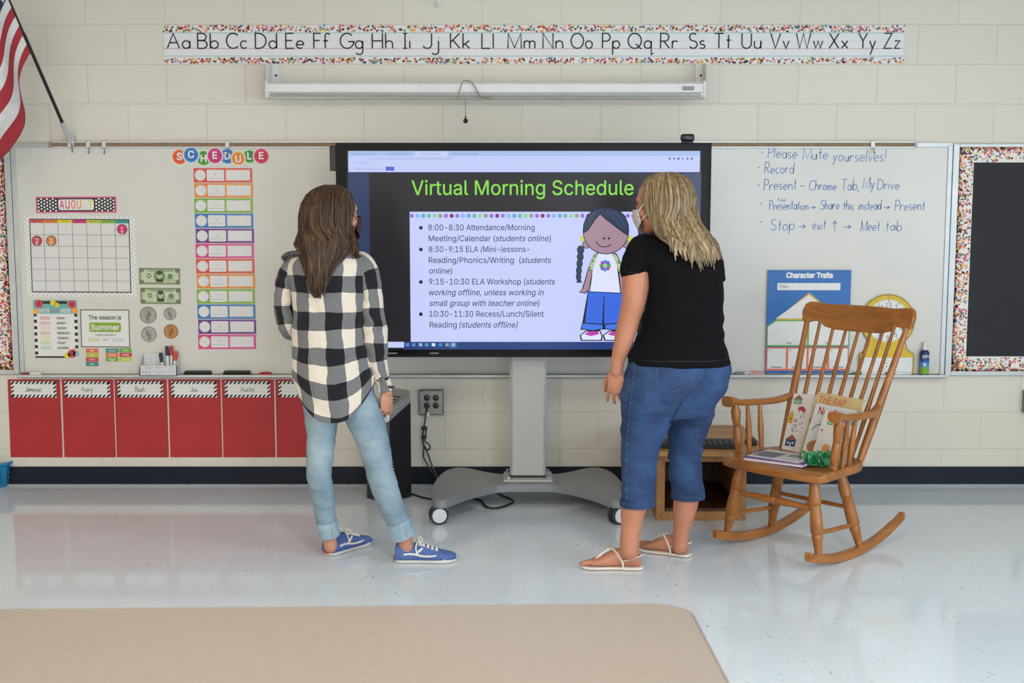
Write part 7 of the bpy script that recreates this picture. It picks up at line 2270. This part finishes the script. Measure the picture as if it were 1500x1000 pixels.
def stitch(o, pix, name, parent, Y, mat=THR, r_=.0012, per=4, dash=False):
    pts = []
    q = crom([tuple(p) for p in pix], per)
    for x in q:
        e = W(x[0], x[1], Y); cdir = (e - Vector((0, CY, CZ))).normalized()
        s_ = on_surface(o, e, cdir)
        if s_ is not None: pts.append(s_)
    m = MB()
    if len(pts) > 1:
        if dash:
            for k in range(0, len(pts) - 1, 2): m.tube([pts[k], pts[k + 1]], r_, 5, mat)
        else: m.tube(pts, r_, 5, mat)
        m.build(name, None, parent)
bpy.context.view_layer.update()
stitch(jn2, [(962, 533), (962, 550), (964, 565), (976, 573), (984, 573), (1008, 566), (1014, 552), (1016, 534)], 'back_pocket_seam', jn2, YB_ - .1, per=10, dash=True)
stitch(jn2, [(1052, 533), (1050, 548), (1048, 562), (1054, 566), (1062, 560)], 'back_pocket_seam', jn2, YB_ - .1, per=8, dash=True)
stitch(jn2, [(1036, 533), (1032, 552), (1022, 566), (1008, 578), (992, 600), (980, 625)], 'seat_seam', jn2, YB_ - .1, ink('#1a2f52'), .0018)
stitch(jn2, [(926, 536), (921, 580), (917, 620), (914, 670), (914, 735)], 'side_seam', jn2, YB_ - .1, ink('#1a2f52'), .0018)
stitch(jn2, [(930, 536), (925, 580), (921, 620), (918, 670), (918, 735)], 'side_seam', jn2, YB_ - .1, per=10, dash=True)
for c_, r_, Yh in (((933.5, 733, YL), .0705, 0), ((1007.8, 722, YR), .0705, 0)):
    p = W(*c_); m = MB(); m.lathe([(r_ - .004, .006), (r_, .005), (r_ + .0015, 0), (r_ + .0015, -.016), (r_, -.021), (r_ - .008, -.021)], p, (0, 0, 1), 32, DN2); m.build('frayed_hem', None, jn2, angle=70)
stitch(tee, [(922, 526), (960, 529), (1000, 529), (1040, 529), (1068, 526)], 'hem_stitch', tee, YB_ - .1, ink('#141519'), .0014)
stitch(tee, [(914, 397), (925, 399), (940, 400), (952, 400)], 'sleeve_stitch', tee, YB_ - .1, ink('#141519'), .0014)

# sandals
CREAM = pm('cream_leather', '#d8cfc2', .45, .03, 30)
def sandal(heel, d, L, side, parent):
    d = Vector(d); s = Vector((-d.y, d.x, 0)) * side
    B = lambda t, u, z: Vector((heel.x, heel.y, 0)) + d * (t * L) + s * (u * L) + Vector((0, 0, z))
    pts = crom([((t + .5) * 1.10 - .06, u * .47) for t, u in FOOT_OUT + FOOT_OUT[:1]], 3)[:-1]
    so = MB(); so.prism(pts, B(0, 0, .003), d * L, s * L, (0, 0, .010), CREAM)
    o = so.build('sandal', None, parent, bevel=.002)
    m = MB(); m.prism([(x * .98 + .01, y * .98) for x, y in pts], B(0, 0, .0), d * L, s * L, (0, 0, .0035), pm('tan_outsole', '#7a5a44', .6)); m.prism([(x * .22 - .03, y * .75) for x, y in pts], B(.05, 0, 0), d * L * 1.0, s * L, (0, 0, .004), pm('tan_outsole', '#7a5a44', .6)); m.build('outsole', None, o)
    m = MB()
    ct = B(.52, .0, .084)
    m.tube([B(.83, .075, .018), B(.76, .06, .042), B(.64, .03, .066), ct], [.004, .0048, .005, .005], 8, CREAM, True, .7, per=4)
    for sg in (-1, 1):
        m.tube([ct, B(.45, sg * .09, .082), B(.36, sg * .155, .058), B(.30, sg * .168, .030), B(.30, sg * .165, .008)], .0048, 8, CREAM, True, .7, per=4)
        m.tube([B(.33, sg * .163, .040), B(.20, sg * .165, .048), B(.06, sg * .130, .058), B(-.03, sg * .05, .062), B(-.04, 0, .062)], .0042, 8, CREAM, True, .7, per=4)
    m.build('straps', None, o)
    m = MB(); m.box(B(.14, -.158 * 1.0, .054), (.012, .005, .012), pm('gilt_buckle', '#c8b48a', .3, .03, 10, 0, .7)); m.box(B(.14, .158, .054), (.012, .005, .012), pm('gilt_buckle', '#c8b48a')); m.ball(ct + Vector((0, 0, .004)), .007, pm('gilt_buckle', '#c8b48a'), 10, 6); m.build('buckle', None, o)
    return o
sandal(hl, dl, .238, 1, pb2); sandal(hr, dr, .225, -1, pb2)

# hair
HD = [hairmat('blond_hair', '#544330', '#7c6647', '#a58c66'), hairmat('blond_hair_pale', '#6f5b40', '#998160', '#bba480'), hairmat('blond_hair_low', '#493a26', '#6c583d', '#937c59')]
FBh = Vector((-.75, .66, 0)).normalized()
rowsB = [(978, 252, YB_ + .01, .010, .010, 0), (978, 255, YB_ + .01, .042, .040, 0), (978, 263, YB_ + .005, .080, .072, 0), (979, 276, YB_, .098, .088, 0), (980, 292, YB_ - .005, .104, .094, 0), (983, 310, YB_ - .015, .096, .094, .1),
         (990, 326, YB_ - .035, .080, .096, .4), (1000, 342, YB_ - .07, .064, .100, .8), (1012, 355, YB_ - .10, .048, .092, 1), (1023, 366, YB_ - .118, .038, .076, 1), (1030, 374, YB_ - .132, .028, .064, 1), (1035, 381, YB_ - .138, .018, .056, 1)]
rlB = hair_rows(rowsB, FBh, 5)
hb = MB(); hb.rings(rlB, None, 40, True)
hairB = fuse(hb, 'hair', HD[0], pb2, .006, 4, wrinkle(.004, 40, 4))
rg = random.Random(23)
lb = MB()
def lockB(k):
    a = rg.uniform(0, 2 * PI); t0 = rg.uniform(.01, .22); t1 = rg.choice((rg.uniform(.65, .85), rg.uniform(.78, .97), rg.uniform(.88, 1.0)))
    if abs((a + PI) % (2 * PI) - PI) < .70: t1 = min(t1, .30 + rg.uniform(0, .06))
    n_ = 12; da = rg.uniform(-.2, .2); o_ = rg.uniform(.000, .007)
    return [rl_point(rlB, t0 + (t1 - t0) * i / (n_ - 1), a + da * i / n_, o_ + .004 * noise.noise(Vector((a * 3, i * .5, k)))) for i in range(n_)]
locks(lb, lockB, 330, HD, rg, .0056)
def lockB2(k):      # the ends on the back
    u = rg.random()
    x0 = 962 + 50 * u; x1 = 985 + 70 * u + rg.uniform(-7, 6); yb = 354 + 29 * math.sin(PI * min(1, u * .72 + .03)) ** .8 + rg.uniform(-9, 6) + (3 if u > .5 else 0)
    if k % 6 == 0: yb += 8
    return [W(x0, 290, YB_ - .055), W(x0 * .9 + x1 * .1, 310, YB_ - .095), W(x0 * .7 + x1 * .3, 327, YB_ - .130), W(x0 * .4 + x1 * .6, 345, YB_ - .160), W(x1 - 3, yb - 14, YB_ - .174), W(x1 + rg.uniform(-2, 3), yb, YB_ - .172)]
locks(lb, lockB2, 120, HD, rg, .0058)
lb.build('hair_strands', None, hairB, angle=80)
